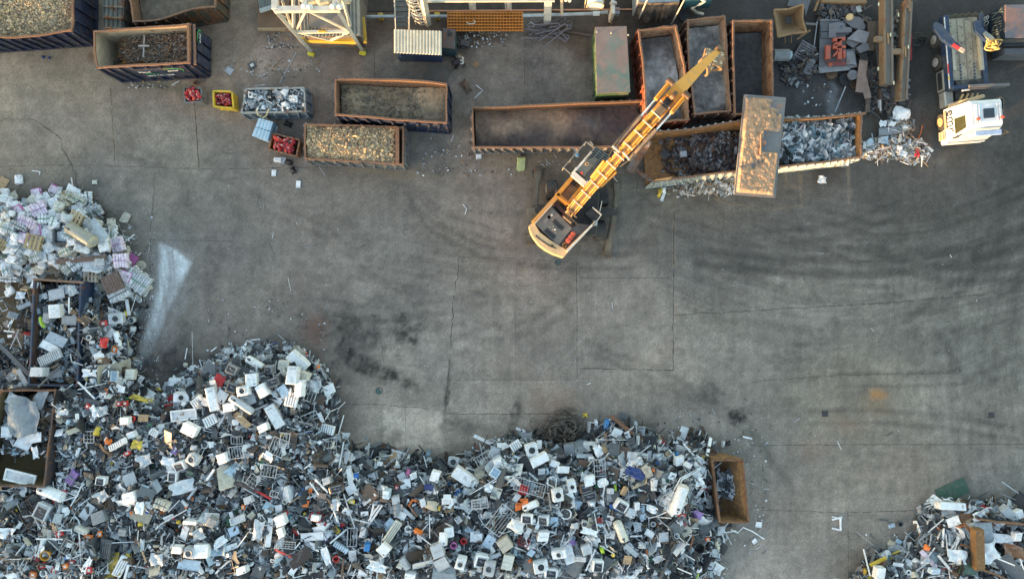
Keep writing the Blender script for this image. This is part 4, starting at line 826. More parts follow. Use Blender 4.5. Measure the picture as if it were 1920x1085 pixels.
# platform
mb=MB(); pl=[(330,322),(515,110),(578,158),(405,383)]
quad(MB(),pl,2.2,.06).build('walkway',mk('walkway',(.055,.055,.052),.8,dust=.4,dustcol=(.13,.12,.1)),ex)
for z in (3.1,2.7): 
    mb.bar(XP(332,322,z),XP(515,112,z),.05).bar(XP(332,322,z),XP(400,384,z),.05)
    mb.bar(XP(515,112,z),XP(576,158,z),.05)
for f in (0,.33,.66,1): a=(lerp(332,515,f),lerp(322,112,f)); b_=XP(*a,3.1); mb.bar(Vector((b_.x,b_.y,2.2)),b_,.05)
mb.bar(XP(535,115,3.1),XP(580,160,3.1),.04).bar(XP(548,108,3.2),XP(575,140,3.2),.04)
mb.build('hand_rail',mk('rail_dull',(.30,.29,.25),.5),ex)
MB().bar(XP(400,152,3.0),XP(436,200,3.0),.04).cbox(XP(445,222,3.0),(.22,.2,.3),.04,col=None).build('mirror',mk('mirror_blue',(.06,.16,.30),.4),ex)
# right service box with rail
quad(MB(),[(575,640),(645,712),(590,780),(505,695)],2.6,1.0).build('service_box',BKM,ex)
MB().bar(XP(568,645,2.95),XP(640,706,2.95),.06).bar(XP(640,706,2.95),XP(600,762,2.95),.05).bar(XP(640,706,2.95),XP(640,706,2.5),.05).bar(XP(645,595,2.9),XP(628,680,2.9),.04).build('hand_rail',WHM,ex)
MB().cbox(XP(590,775,2.9),(.25,.3,.2),.05).build('work_lamp',mk('lamp_grey',(.35,.35,.34),.4),ex)
MB().bar(XP(640,300,3.3),XP(690,335,3.2),.05).bar(XP(690,335,3.2),XP(770,438,3.0),.045).build('aerial_arm',mk('rail_dull',(.3,.3,.28)),ex)
# boom: spine points (u,v in full px, z, half width)
bs=[(1064,404,3.3,.24),(1082,383,4.0,.26),(1110,350,4.9,.28),(1140,316,5.8,.30),(1166,287,6.5,.29),(1178,273,6.8,.36),(1205,243,7.3,.36),(1235,210,7.7,.36),(1262,178,7.9,.40)]
def spine(mb,sp,depth,col=None):
    pts=[P(a,b,z) for a,b,z,_ in sp]; n=len(pts)
    vs=[]
    for i,p in enumerate(pts):
        d=(pts[min(n-1,i+1)]-pts[max(0,i-1)]).normalized(); s=d.cross(Vector((0,0,1))).normalized(); up=s.cross(d); hw=sp[i][3]; dp=depth[i] if isinstance(depth,list) else depth
        vs+= [p-s*hw,p+s*hw,p+s*hw-up*dp,p-s*hw-up*dp]
    fs=[]
    for i in range(n-1):
        o=i*4
        for k in range(4): fs.append((o+k,o+4+k,o+4+(k+1)%4,o+(k+1)%4))
    fs.append((3,2,1,0)); fs.append(tuple((n-1)*4+k for k in range(4)))
    return mb.raw(vs,fs)
bs=[(a,b_,z,hw*.9) for a,b_,z,hw in bs]
spine(MB(),bs,.75).build('boom',YL,ex)
spine(MB(),[(a,b_,z+.02,hw*.62) for a,b_,z,hw in bs],.03).build('boom_shade_strip',mk('boom_shade_strip',(.16,.08,.02),.6,dust=.3,dustcol=(.05,.03,.02),scale=2),ex)  # dark strip laid on top, painting shade into the gaps between pipes
# boom top pipes & hoops
pts=[P(a,b,z) for a,b,z,_ in bs]
def along(f,off=0,up=0):
    L=[0]
    for a,b in zip(pts[:-1],pts[1:]): L.append(L[-1]+(b-a).length)
    t=f*L[-1]; k=0
    while k<len(L)-2 and t>L[k+1]: k+=1
    d=(pts[k+1]-pts[k]).normalized(); s=d.cross(Vector((0,0,1))).normalized(); u=s.cross(d)
    return pts[k].lerp(pts[k+1],(t-L[k])/(L[k+1]-L[k]))+s*off+u*up
for off,m,rr_ in ((-.15,YL,.055),(.15,YL,.055),(-.05,mk('pipe_dark',(.16,.09,.03),.5),.035),(.05,mk('pipe_dark',(0,0,0)),.035)):
    MB().tube([along(k/24,off,.06) for k in range(1,24)],rr_,6).build('boom_pipe',m,ex)
for side in (-1,1):
    MB().tube([along(k/24,side*.27,.03) for k in range(1,13)],.04,6).build('boom_edge_pipe',YL,ex)
for i,f in enumerate((.13,.22,.31,.39,.475,.55,.63,.72,.79,.86,.93)):
    w_=.34 if f<.5 else .36 if f<.6 else .32
    MB().bar(along(f,-w_,.16),along(f,w_,.16),.05,.05).build('pipe_clamp',WHM,ex)
MB().bar(along(.57,-.62,.18),along(.57,-.1,.2),.09,.06).bar(along(.585,0,.2),along(.575,.55,.2),.09,.06).build('cross_clamp',WHM,ex)
mb=MB()
for k in range(5):
    o=-.2+k*.1; mb.tube([along(.09,o,.05),along(.03,o*1.2,.3),XP(372+k*22,742+k*12,3.3),XP(338+k*20,728+k*17,2.8)],.03,6)
mb.build('hoses',mk('hose_black',(.03,.028,.026),.5),ex)
MB().bar(XP(330,720,3.1),XP(395,775,3.1),.09,.06).bar(XP(372,672,3.3),XP(440,730,3.3),.06).build('hose_bracket',mk('bracket_tan',(.5,.33,.17),.5),ex)
for s in (-1,1):
    MB().cyl(along(.30,s*.34,-.3),along(.44,s*.42,-.35),.10,8).build('boom_bracket',YL,ex)
    MB().cyl(along(.56,s*.52,-.1),along(.80,s*.52,-.05),.12,12).build('cylinder_barrel',mk('barrel_dark',(.10,.09,.08),.4,dust=.3,dustcol=(.3,.2,.1)),ex)
    MB().cyl(along(.80,s*.52,-.05),along(.955,s*.52,.05),.06,10).build('cylinder_rod',CHR,ex)
    MB().tube([along(.5,s*.42,.0),along(.62,s*.62,.05),along(.8,s*.62,.05)],.035,6).build('hose_line',mk('hose_black',(0,0,0)),ex)
    # clevis blocks
    c=along(.975,s*.52,.1); d=(pts[-1]-pts[-2]).normalized(); sx=d.cross(Vector((0,0,1))).normalized(); M=Matrix((d,sx,sx.cross(d))).transposed()
    MB().cbox(c,(1.15,.22,.45),.08,M=M).build('clevis_block',YL,ex); MB().cyl(c+d*.55-sx*.2+Vector((0,0,.1)),c+d*.55+sx*.2+Vector((0,0,.1)),.17,12).build('pivot_pin',mk('pin_dark',(.10,.05,.02),.5),ex)
mb=MB()
for k in range(6): mb.tube([along(.86,-.15+.06*k,.1),along(.91,-.2+.08*k,.32),along(.97,-.1+.05*k,.12)],.03,5)
mb.build('joint_hoses',mk('hose_black',(0,0,0)),ex)
# stick
ss=[(1258,184,7.95,.34),(1275,165,7.9,.34),(1310,130,7.2,.25),(1350,92,6.5,.13)]
YS=mk('stick_yellow',(.74,.31,.035),.5,dust=.2,dustcol=(.35,.22,.1),var=.1)  # brighter, redder copy of the machine yellow, standing in for sunlight
spine(MB(),ss,[.75,.8,.6,.35]).build('stick',YS,ex)
a,b=P(1262,180,7.98),P(1345,95,6.53); d=(b-a).normalized(); sx=d.cross(Vector((0,0,1))).normalized()
MB().cbox(b+d*.15,(.3,.34,.3),.05,M=Matrix((d,sx,sx.cross(d))).transposed()).build('stick_head',mk('head_brown',(.12,.07,.035),.5),ex)
MB().cyl(a-d*.0-sx*.1+Vector((0,0,.05)),a+sx*.1+Vector((0,0,.05)),.25,14).build('pivot_pin',MATS['pin_dark'],ex)
# grapple (hangs from the stick; moves with machine but is its own hinged attachment)
gx,gy=1321,118; gz=3.4; gc=P(gx,gy,gz); GT=mk('grapple_tan',(.27,.175,.10),.6,rust=.35,rustcol=((.3,.17,.08),(.16,.09,.05)))
g=MB().cyl(gc+Vector((0,0,-.2)),gc+Vector((0,0,.45)),.34,14,r1=.28).build('grapple',GT,ex)
MB().cyl(gc+Vector((0,0,.45)),P(1345,95,6.2),.10,8).build('hanger_link',mk('link_dark',(.10,.08,.06),.5),g)
for k,(ex_,ey_) in enumerate([(1302,127),(1326,148),(1352,134),(1322,98),(1356,112)]):
    e=P(ex_,ey_,2.2)-gc; e.z=0; dirn=e.normalized(); ln=e.length*.9
    pr=[(.15,.15,.17),(.35,.35,.22),(.62,.28,.25),(.85,-.05,.25),(.98,-.45,.2),(.95,-.85,.12),(.86,-1.1,.05)]
    sx=Vector((-dirn.y,dirn.x,0)); vs=[];fs=[]
    for f,z,hw in pr:
        c=gc+dirn*ln*f+Vector((0,0,z)); c2=c-dirn*.14-Vector((0,0,.10)); vs+=[c-sx*hw,c+sx*hw,c2+sx*hw*.8,c2-sx*hw*.8]
    for i in range(len(pr)-1):
        o=i*4
        for q in range(4): fs.append((o+q,o+4+q,o+4+(q+1)%4,o+(q+1)%4))
    fs+= [(3,2,1,0),tuple(len(vs)-4+q for q in range(4))]
    tn=MB().raw(vs,fs).build('tine',GT,g)
    tn2=MB().bar(gc+dirn*ln*.3+Vector((0,0,.42)),gc+dirn*ln*.82+Vector((0,0,.05)),.07).bar(gc+dirn*ln*.3+sx*.12+Vector((0,0,.42)),gc+dirn*ln*.82+sx*.12+Vector((0,0,.05)),.05).build('tine_ram',mk('ram_pale',(.55,.45,.3),.4),g)
# ================================================================ hooklift lorry
tr=thing('skip_lorry','white-cabbed blue skip lorry parked with its empty bed towards the top of the picture','lorry',P(1800,160,0))
F0=Vector((26.50,8.95,0)); eb=Vector((-.075,1,0)).normalized(); ea=Vector((1,.075,0)).normalized()
def L3(a,b,z): return F0+ea*a+eb*b+Vector((0,0,z))
LM_=Matrix((ea,eb,Vector((0,0,1)))).transposed()
def lb(mb,a0,a1,b0,b1,z0,z1,bev=.04,jit=0): return mb.cbox(L3((a0+a1)/2,(b0+b1)/2,(z0+z1)/2),(abs(a1-a0),abs(b1-b0),abs(z1-z0)),bev,M=LM_)
CW=mk('cab_paint',(.66,.67,.68),.35,dust=.3,var=.12,dustcol=(.42,.37,.30)); BLP=mk('lorry_blue',(.010,.028,.075),.45,dust=.4,dustcol=(.07,.075,.08)); CHS=mk('chassis_grey',(.05,.05,.05),.7,dust=.3); BED=mk('bed_steel',(.36,.30,.21),.75,rust=.45,dust=.5,scale=1.6,rustcol=((.22,.175,.12),(.10,.085,.07)),dustcol=(.44,.37,.26),bump=.2); RLG=mk('rail_beige',(.36,.35,.28),.5)
lb(MB(),.75,1.15,.3,7.4,.75,1.0).build('chassis_rail',CHS,tr); lb(MB(),1.45,1.85,.3,7.4,.75,1.0).build('chassis_rail',CHS,tr)
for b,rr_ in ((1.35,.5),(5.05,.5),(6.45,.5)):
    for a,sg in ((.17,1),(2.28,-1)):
        tyre(tr,L3(a,b,rr_),ea*sg,rr_,.32,rim=(.45,.42,.38) if b>2 else (.62,.36,.15))  # front rims golden, low sunlight painted into their colour
# cab shell: profile in (b,z), extruded across a with slight roof taper
prof=[(0.0,.45),(0.0,1.15),(.10,1.75),(.35,2.85),(.55,3.05),(1.75,3.08),(1.95,2.95),(2.0,1.0),(2.0,.9),(1.9,.9),(1.85,1.1),(.85,1.1),(.75,.5)]
def capw(z): return .02+.16*max(0,(z-1.3)/1.8)
vs=[];n=len(prof)
for b,z in prof: vs.append(L3(capw(z),b+(.18*(1-0)if b==0 else 0)*0,z))
for b,z in prof: vs.append(L3(2.36-capw(z)-.14*max(0,z-1.3),b,z))
fs=[tuple(range(n)),tuple(range(2*n-1,n-1,-1))]+[(i,i+n,(i+1)%n+n,(i+1)%n) for i in range(n)]
cab=MB().raw(vs,fs).build('cab',CW,tr)
MB().raw([L3(.22,.095,1.72),L3(2.12,.095,1.72),L3(1.96,.325,2.72),L3(.30,.325,2.72)],[(0,1,2,3)]).build('windscreen',GLS,cab)
lb(MB(),.35,1.92,-.12,.22,2.86,2.98,.04).build('sun_visor',mk('visor_blue',(.40,.48,.62),.2),cab)
lb(MB(),.02,2.44,-.08,.06,.42,.95,.05).build('bumper',CW,cab)
MB().raw([L3(capw(1.72)-.012,.30,1.75),L3(capw(1.72)-.012,1.25,1.75),L3(capw(2.6)-.012,1.25,2.6),L3(capw(2.6)-.012,.52,2.6)],[(0,1,2,3)]).build('side_window',mk('side_glass',(.05,.055,.03),.1),cab)
MB().raw([L3(2.31-capw(1.72),.30,1.75),L3(2.31-capw(1.72),1.25,1.75),L3(2.20-capw(2.6),1.25,2.6),L3(2.20-capw(2.6),.52,2.6)],[(3,2,1,0)]).build('side_window',MATS['side_glass'],cab)
rf=lb(MB(),.32,1.92,.62,1.72,3.05,3.12,.03).build('roof_panel',CW,cab)
lb(MB(),.8,1.45,.85,1.42,3.10,3.16,.05).build('roof_hatch',mk('hatch_glass',(.03,.04,.055),.15),cab)
mb=MB()
for a in (.42,.58,1.62,1.78): mb.bar(L3(a,.66,3.13),L3(a,1.68,3.13),.03)
mb.build('roof_ribs',CW,cab)
for a in (.46,1.86): lb(MB(),a-.11,a+.11,.78,.92,3.1,3.26,.05).build('marker_beacon',mk('beacon_red',(0,0,0)),cab)
MB().bar(L3(2.42,.2,2.5),L3(2.75,.1,2.4),.05).cbox(L3(2.74,.1,2.15),(.18,.1,.6),.03,M=LM_).build('mirror',CHS,cab)
MB().bar(L3(.05,.2,2.3),L3(-.1,.12,2.2),.05).cbox(L3(-.08,.1,1.95),(.12,.1,.5),.03,M=LM_).build('mirror',CHS,cab)
lb(MB(),1.95,2.25,1.2,2.1,2.2,2.9,.1).build('air_deflector',mk('deflector_brown',(.17,.13,.10),.6,dust=.3),cab)
lb(MB(),-.06,.04,.78,1.9,.95,1.18,.04).build('wheel_arch',mk('arch',(.36,.27,.18),.5),cab)
lb(MB(),-.05,.1,.2,.75,.35,.95,.03).build('step',mk('step_gold',(.30,.26,.20),.5),cab)
for z in (.55,.8): MB().bar(L3(-.07,.25,z),L3(-.07,.7,z),.04,.1).build('step_tread',mk('tread_y',(.4,.34,.22),.5),cab)
text('lettering','emr',.85,L3(capw(1.55)-.035,1.18,1.5),-eb,Vector((0,0,1))+ea*.089,LETB,tr)
# behind cab
lb(MB(),.0,.55,2.15,3.1,.55,1.15,.06).build('fuel_tank',mk('tank_alu',(.34,.34,.31),.35,metal=.3,dust=.2),tr)
MB().bar(L3(.1,2.15,1.2),L3(1.5,2.35,2.1),.22,.22).cyl(L3(1.5,2.35,2.0),L3(1.5,2.35,2.25),.12,10).build('exhaust_stack',mk('exhaust_gold',(.42,.33,.20),.4,dust=.2),tr)
lb(MB(),-.02,.25,3.15,4.4,.5,1.15,.04).build('side_locker',mk('locker',(.20,.21,.19),.55,dust=.3),tr)
lb(MB(),-.04,.0,3.25,4.3,.65,1.05,.01).build('locker_net',BKM,tr)
mb=MB()
for k in range(4): mb.bar(L3(.7+k*.3,2.3,1.35),L3(.9+k*.3,2.75,1.45),.1)
mb.build('hydraulic_tank',mk('gold_valves',(.45,.34,.16),.45),tr)
# bed
lb(MB(),.45,2.3,3.2,7.4,1.15,1.3,.02).build('bed',BED,tr)
mb=MB()
for a in (.95,1.38,1.8): mb.bar(L3(a,3.2,1.315),L3(a,7.4,1.315),.05,.02)
mb.build('bed_seams',mk('seam',(.26,.22,.16),.8),tr)
mb=MB()
for a in (.95,1.78):
    for k in range(7): mb.box(L3(a,3.35+k*.2,1.33),(.12,.09,.012),M=LM_)
mb.build('bed_slots',mk('slot_blue',(.03,.06,.11),.6),tr)
lb(MB(),.05,.35,3.1,7.55,1.0,1.55,.04).build('side_beam',BLP,tr); lb(MB(),2.2,2.48,3.1,7.55,1.0,1.5,.04).build('side_beam',BLP,tr)
MB().bar(L3(.03,3.1,1.58),L3(.03,7.4,1.58),.05,.04).build('reflective_strip',mk('strip_w',(.65,.68,.72),.4),tr)
for b0,b1,c in ((4.0,4.6,'RD'),(3.6,3.85,'YE')): MB().bar(L3(.025,b0,1.605),L3(.025,b1,1.605),.07,.02).build('reflector',mk('refl_'+c,PAL[c][0],.4),tr)
lb(MB(),.38,.58,4.2,6.3,1.3,1.55,.03).build('guide_rail',RLG,tr); lb(MB(),2.05,2.25,4.1,6.3,1.3,1.55,.03).build('guide_rail',RLG,tr)
lb(MB(),.1,2.45,3.0,3.25,1.2,1.75,.03).build('front_frame',BLP,tr); lb(MB(),.5,2.2,3.28,3.6,1.32,1.5,.02).build('front_plate',mk('soot',(.03,.03,.03),.8,dust=.3),tr)
MB().bar(L3(.9,3.05,2.0),L3(3.2,2.95,2.1),.16,.12).bar(L3(.9,2.9,1.95),L3(3.1,2.85,2.0),.06,.06).build('sheet_bar',mk('bar_grey',(.14,.13,.12),.5,dust=.3),tr)
MB().bar(L3(.55,2.85,1.9),L3(1.0,2.88,1.9),.08).build('work_light',mk('wl',(.75,.75,.72),.3),tr)
mb=MB()
for k in range(5): mb.tube([L3(.6+k*.4,7.45,1.3),L3(.8+k*.4,7.6,1.5),L3(1.0+k*.4,7.45,1.3)],.04,5)
mb.bar(L3(.4,7.5,1.2),L3(2.3,7.5,1.2),.25,.2); mb.build('tail_frame',mk('tail_dark',(.07,.06,.04),.7,dust=.4,dustcol=(.15,.13,.08)),tr)
# lift arms
def arm(nm,sp,depth): return spine(MB(),sp,depth).build(nm,BLP,tr)
Y_=T['Y']
def yp(u,v,z,hw): x,y=Y_(u,v); return (x,y,z,hw)
arm('lift_arm',[yp(205,165,1.9,.10),yp(228,195,2.0,.27),yp(285,265,2.2,.26),yp(345,320,2.4,.16),yp(418,366,2.6,.10)],.22)
arm('lift_arm',[yp(508,150,1.9,.14),yp(530,215,2.0,.22),yp(590,270,2.2,.2),yp(650,325,2.4,.15)],.22)
spine(MB(),[yp(565,235,2.24,.1),yp(600,268,2.27,.17),yp(655,322,2.46,.15)],.06).build('arm_plate',mk('arm_plate',(.26,.26,.22),.6,dust=.3),tr)
spine(MB(),[yp(335,322,2.44,.09),yp(388,356,2.54,.09)],.05).build('reflector',mk('refl_R2',(.6,.04,.03),.4),tr)
spine(MB(),[yp(388,352,2.62,.11),yp(420,372,2.64,.11)],.08).build('arm_tip',mk('tip_or',(.6,.4,.3),.5),tr)
mb=MB(); rc=random.Random(8)
for k in range(14):
    c=P(*Y_(640+rc.uniform(-38,38),325+rc.uniform(-26,26)),2.5+rc.uniform(-.1,.25)); a0=rc.uniform(0,6); rr2=rc.uniform(.12,.28)
    mb.tube([c+Vector((math.cos(a0+q*.5)*rr2,math.sin(a0+q*.5)*rr2*.7,math.sin(q+k)*.08)) for q in range(10)],.045,5)
mb.build('chain_bundle',mk('chain_gold',(.60,.36,.10),.5,rust=.2),tr)
# ================================================================ top edge: gantry, sheds, pipes
WG=mk('gantry_white',(.58,.54,.46),.5,rust=.06,dust=.25,dustcol=(.5,.42,.28)); YG=mk('gantry_yellow',(.55,.34,.04),.55,rust=.2,dust=.2)
V_=T['V']
def VP(u,v,z): return P(*V_(u,v),z)
g=thing('steel_gantry','tall cream steel gantry on slanting legs over a corrugated hopper roof','gantry',P(620,20,0))
GZ=6.2
MB().bar(VP(285,118,GZ),VP(1070,112,GZ),.28,.26).build('cross_beam',WG,g)
MB().bar(VP(295,118,GZ),VP(295,-260,GZ),.32,.3).build('side_beam',WG,g); MB().bar(VP(1020,112,GZ),VP(1025,-260,GZ),.3,.3).build('side_beam',WG,g)
MB().bar(VP(655,110,GZ),VP(655,-260,GZ),.25,.25).build('side_beam',WG,g); MB().bar(VP(280,-120,GZ),VP(1070,-120,GZ),.3,.3).build('cross_beam',WG,g)
for (u0,v0,u1,v1) in ((305,140,718,612),(1040,130,1335,600)):
    MB().bar(VP(u0,v0,GZ-.1),VP(u1,v1,.25),.20,.20).build('leg',WG,g)
    MB().cbox(VP(u1+8,v1+40,.18),(.42,.24,.22),.05,rz=-.2).build('foot',mk('foot_yellow',(.62,.55,.03),.5,dust=.1),g)
for (u0,v0,z0,u1,v1,z1,t_) in ((375,0,GZ,495,330,3.2,.16),(510,-60,GZ,515,330,3.3,.2),(655,140,GZ,545,370,3.2,.13),(700,140,GZ,1165,370,3.2,.13),(1100,-20,GZ,1195,310,3.3,.18),(560,390,3.1,1190,378,3.1,.2),(600,400,3.0,945,485,2.2,.12),(960,490,2.2,1180,388,3.0,.14),(300,150,GZ-.2,420,215,5,.1)):
    MB().bar(VP(u0,v0,z0),VP(u1,v1,z1),t_*.75,t_*.75).build('brace',WG,g)
for u,v in ((640,70),(700,80),(985,75),(1065,80)): MB().tube([VP(u-15,v,GZ+.2),VP(u+10,v+8,GZ+.25),VP(u+32,v-4,GZ+.2)],.14,8).build('roller',mk('roller_white',(.72,.68,.58),.4),g)
MB().cbox(VP(860,380,3.25),(.5,.14,.1),.03).build('yellow_plate',YG,g)
# hopper roof (corrugated)
COR=mk('corrugated_grey',(.26,.24,.20),.6,rust=.15,dust=.4,dustcol=(.35,.29,.2)); CORL=mk('corrugated_cream',(.68,.62,.48),.55,rust=.05,dust=.2,dustcol=(.5,.42,.28))
def corrug(cor,z,n,depth,mat,parent,name='roof_sheet',thick=.03,fl=.5):
    """cor px tl,tr,br,bl; ridges run tl->bl"""
    q=[P(*c,z) for c in cor]; mb=MB(); vs=[]; 
    for k in range(n*4+1):
        f=k/(n*4); h=[0,depth,depth,0][k%4] ; a=q[0].lerp(q[1],f); b=q[3].lerp(q[2],f); vs.append((a+Vector((0,0,h)),b+Vector((0,0,h))))
    V=[];F=[]
    for a,b in vs: V+=[a,b]
    m=len(V)
    for a,b in vs: V+=[a-Vector((0,0,thick)),b-Vector((0,0,thick))]
    for k in range(len(vs)-1): o=2*k; F+=[(o,o+1,o+3,o+2),(o+m,o+2+m,o+3+m,o+1+m)]
    mb.raw(V,F); return mb.build(name,mat,parent)
h=thing('hopper_shed','grey corrugated hopper roof streaked with rust under the cream gantry','shed',P(620,20,0))
corrug([V_(560,-200),V_(1310,-200),V_(1318,432),V_(600,448)],2.7,17,.09,COR,h)
MB().prism([VP(600,-100,2.6),VP(1290,-100,2.6),VP(1300,400,2.6),VP(620,420,2.6)],2.2).build('wall',mk('hopper_wall',(.15,.13,.11),.7,rust=.4),h)
MB().prism([VP(700,-80,2.85),VP(1150,-80,2.85),VP(1180,360,2.85),VP(700,330,2.85)],.06).build('dust_layer',mk('roof_dust',(.22,.19,.16),.9,bump=.4),h)
MB().bar(VP(620,470,1.6),VP(1290,492,1.6),.3,.4).bar(VP(1345,210,1.5),VP(1375,520,1.2),.18,.3).build('base_frame',YG,h)
mb=MB()
for u in (760,945,1090,1230): mb.raw([VP(u-60,495,1.4),VP(u+40,495,1.4),VP(u-10,560,.6),VP(u-10,520,.6)],[(0,1,2),(0,2,3),(1,3,2),(0,3,1)])
mb.build('gusset_teeth',YG,h)
mb=MB()
for u in (620,780,1020): mb.tube([VP(u,-20,3.2),VP(u+60,25,3.25),VP(u+140,10,3.2),VP(u+170,-30,3.2)],.22,7)
mb.build('spilled_sacking',mk('sacking',(.50,.42,.28),.9,bump=.4),h)
b=thing('flat_bed','brown boarded steel platform beside the gantry leg','platform',P(495,30,0))
MB().prism([VP(80,-200,.7),VP(470,-200,.7),VP(450,322,.7),VP(85,330,.7)],.15).build('deck',mk('brown_deck',(.15,.085,.045),.75,rust=.2),b)
MB().bar(VP(95,345,.5),VP(520,352,.5),.2,.3).build('side_rail',mk('tan_edge',(.33,.24,.14),.7,rust=.3),b)
sh=thing('steel_grate','grey ribbed steel panel lying on the brown platform','grate',P(495,5,.9)); corrug([V_(70,-120),V_(250,-140),V_(270,75),V_(110,140)],1.0,9,.06,mk('grate_grey',(.20,.20,.18),.6),sh,'ribbed_sheet')
MB().bar(VP(110,135,1.05),VP(275,85,1.05),.25,.1).build('edge_bar',mk('edge_gr',(.33,.34,.31),.5),sh)
# frame building behind
fb=thing('steel_frame_building','open cream steel frame building with columns and a brown floor along the top edge','building',P(930,-10,0))
MB().prism([P(690,-120,.05),P(1185,-120,.05),P(1185,20,.05),P(690,22,.05)],.04).build('floor',mk('brown_floor',(.06,.042,.03),.9,var=.5),fb)
for (x0,y0,x1,y1,w_) in ((792,10,803,47,.3),(879,-30,887,20,.32),(950,-30,954,19,.3),(1031,-60,1026,42,.42)):
    MB().bar(P(x0,y0-24,5.5),P(x1,y1,.2),w_,w_*.8).build('column',WG,fb); MB().bar(P(x0,y0-24,5.5)+Vector((-.12,0,.0)),P(x1,y1,.2)+Vector((-.12,0,.0)),.1,w_*.85).build('column_web',mk('web_grey',(.42,.42,.40),.5),fb)
MB().bar(P(800,2.5,2.8),P(1040,1.5,2.8),.12,.15).build('cross_beam',WG,fb)
MB().bar(P(804,21,1.2),P(1185,18,1.2),.07,.07).build('tie_rod',mk('tie_rust',(.36,.17,.09),.6),fb)
for x in (1052,1054): MB().bar(P(x,-10,2.2),P(x+.4,28,1.0),.10).build('downpipe',mk('dp',(.5,.40,.28),.5),fb)
for x,y in ((1061,1),(1068,2)): MB().cyl(P(x,y,2.5),P(x,y,2.9),.1,8).build('post_cap',mk('cap_w',(.7,.62,.48),.5),fb)
pp=thing('pipeline','long silver pipe on yellow feet running below the steel frames','pipe',P(900,30,0)); PM=mk('galv_pipe',(.42,.44,.45),.4,metal=.4,dust=.3)
MB().tube([P(676,32,.6),P(738,31,.6),P(838,31,.6)],.09,10).tube([P(980,30,.6),P(1054,28,.6),P(1110,26,.6),P(1140,23,.6)],.10,10).build('pipe_run',PM,pp)
for x,y in ((714,32),(820,31)): MB().cbox(P(x,y,.25),(.32,.36,.45),.04).build('pipe_foot',YG,pp)
MB().cyl(P(1112,26,.6),P(1124,25.5,.6),.14,12).build('coupling',mk('coup',(.62,.64,.64),.4),pp)
mt=thing('pump_motor','pale vertical pump with a grey motor box at the end of the silver pipe','pump',P(1147,20,0))
MB().cbox(P(1147,27,.8),(.22,.5,1.4),.04).cyl(P(1150,-10,1.2),P(1148,18,1.2),.12,10).cyl(P(1150,5,1.2),P(1150,9,1.2),.22,10).build('body',WG,mt)
MB().cbox(P(1156,23,.9),(.34,.4,.5),.05).build('motor',mk('motor_gr',(.30,.31,.33),.5),mt)
MB().bar(P(1146,34,.3),P(1146,47,.3),.08).build('stand',mk('std_br',(.17,.11,.07),.7),mt)
tk=thing('round_tank','white round tank end with hoops hanging over the top edge','tank',P(1116,0,0))
MB().cyl(P(1116,-16,2.0),P(1116,11,2.0),.48,24).build('drum',mk('tank_w',(.72,.70,.64),.45,dust=.2),tk)
MB().tube([P(1116,12,2.0)+Vector((math.cos(k*.35)*.5,0,math.sin(k*.35)*.5)) for k in range(18)],.035,5,closed=True).bar(P(1099,-5,2.6),P(1096,18,1.0),.06).bar(P(1133,-5,2.6),P(1130,18,1.0),.06).build('hoop',mk('hoop_t',(.55,.42,.26),.5),tk)
# caged ladder
ld=thing('caged_ladder','cream caged ladder leaning on the frame building','ladder',P(785,20,0))
mb=MB()
for off in (-.22,.22): mb.bar(P(766,-24,4.5)+Vector((off,0,0)),P(794,47,.3)+Vector((off,0,0)),.06)
mb.build('stile',WG,ld); mb=MB()
for k in range(13): a=P(766,-24,4.5).lerp(P(794,47,.3),k/12); mb.bar(a+Vector((-.22,0,0)),a+Vector((.22,0,0)),.04)
mb.build('rungs',WG,ld); mb=MB()
for k in range(8):
    a=P(766,-24,4.5).lerp(P(794,47,.3),.05+k*.11); mb.tube([a+Vector((-.26,0,0)),a+Vector((-.34,-.25,.3)),a+Vector((0,-.5,.5)),a+Vector((.34,-.25,.3)),a+Vector((.26,0,0))],.03,5)
for s in (-.33,0,.33): mb.bar(P(766,-24,4.5)+Vector((s,-.3,.35)),P(792,42,.8)+Vector((s,-.3,.35)),.03)
mb.build('cage',WG,ld)
st=thing('steel_stair','dark steel stair with grey handrails above the cream corrugated roof','stair',P(755,25,0)); mb=MB()
for k in range(8): mb.box(P(753,-20+k*9.5,3.0-k*.32),(.9,.24,.05))
mb.build('treads',mk('stair_dk',(.10,.11,.11),.6,dust=.3),st)
MB().bar(P(738,-30,4.0),P(742,56,1.3),.06).bar(P(768,-30,4.0),P(767,56,1.3),.06).bar(P(740,-30,3.2),P(742,56,.5),.06).bar(P(768,-30,3.2),P(766,56,.5),.06).build('handrail',mk('rail_gr',(.30,.31,.31),.5),st)
# rusty mesh
ms=thing('rebar_mesh_stack','bright orange-rusty reinforcing mesh mats stacked below the frame building','steel mesh',P(910,40,0))
RM=mk('mesh_orange',(.50,.17,.02),.7,rust=.3,rustcol=((.62,.24,.03),(.24,.08,.02)))
for L_ in range(2):
    mb=MB(); z=.25+.28*L_; dx=L_*1.0
    for k in range(25): x=839+dx+k*5.8; mb.bar(P(x,23+L_*1.5,z),P(x,60-L_*2,z),.05)
    for k in range(7): y=23+L_*1.5+k*5.6; mb.bar(P(838+dx,y,z+.03),P(981+dx,y,z+.03),.05)
    mb.build('mesh_mat',RM,ms)
MB().prism([P(842,25,.22),P(980,25,.22),P(980,58,.22),P(842,58,.22)],.1).build('lower_mats',mk('mesh_dark',(.05,.025,.01),.8,rust=.4,rustcol=((.16,.06,.015),(.04,.02,.01)),scale=3,var=.6),ms)
tag(MB().tube([P(875,42,.75),P(879,45.5,.75),P(888,45,.75),P(891,41,.78),P(888,38,.75)],.03,5).build('wire_offcut',WG),'curl of pale wire lying on the orange mesh stack','wire')
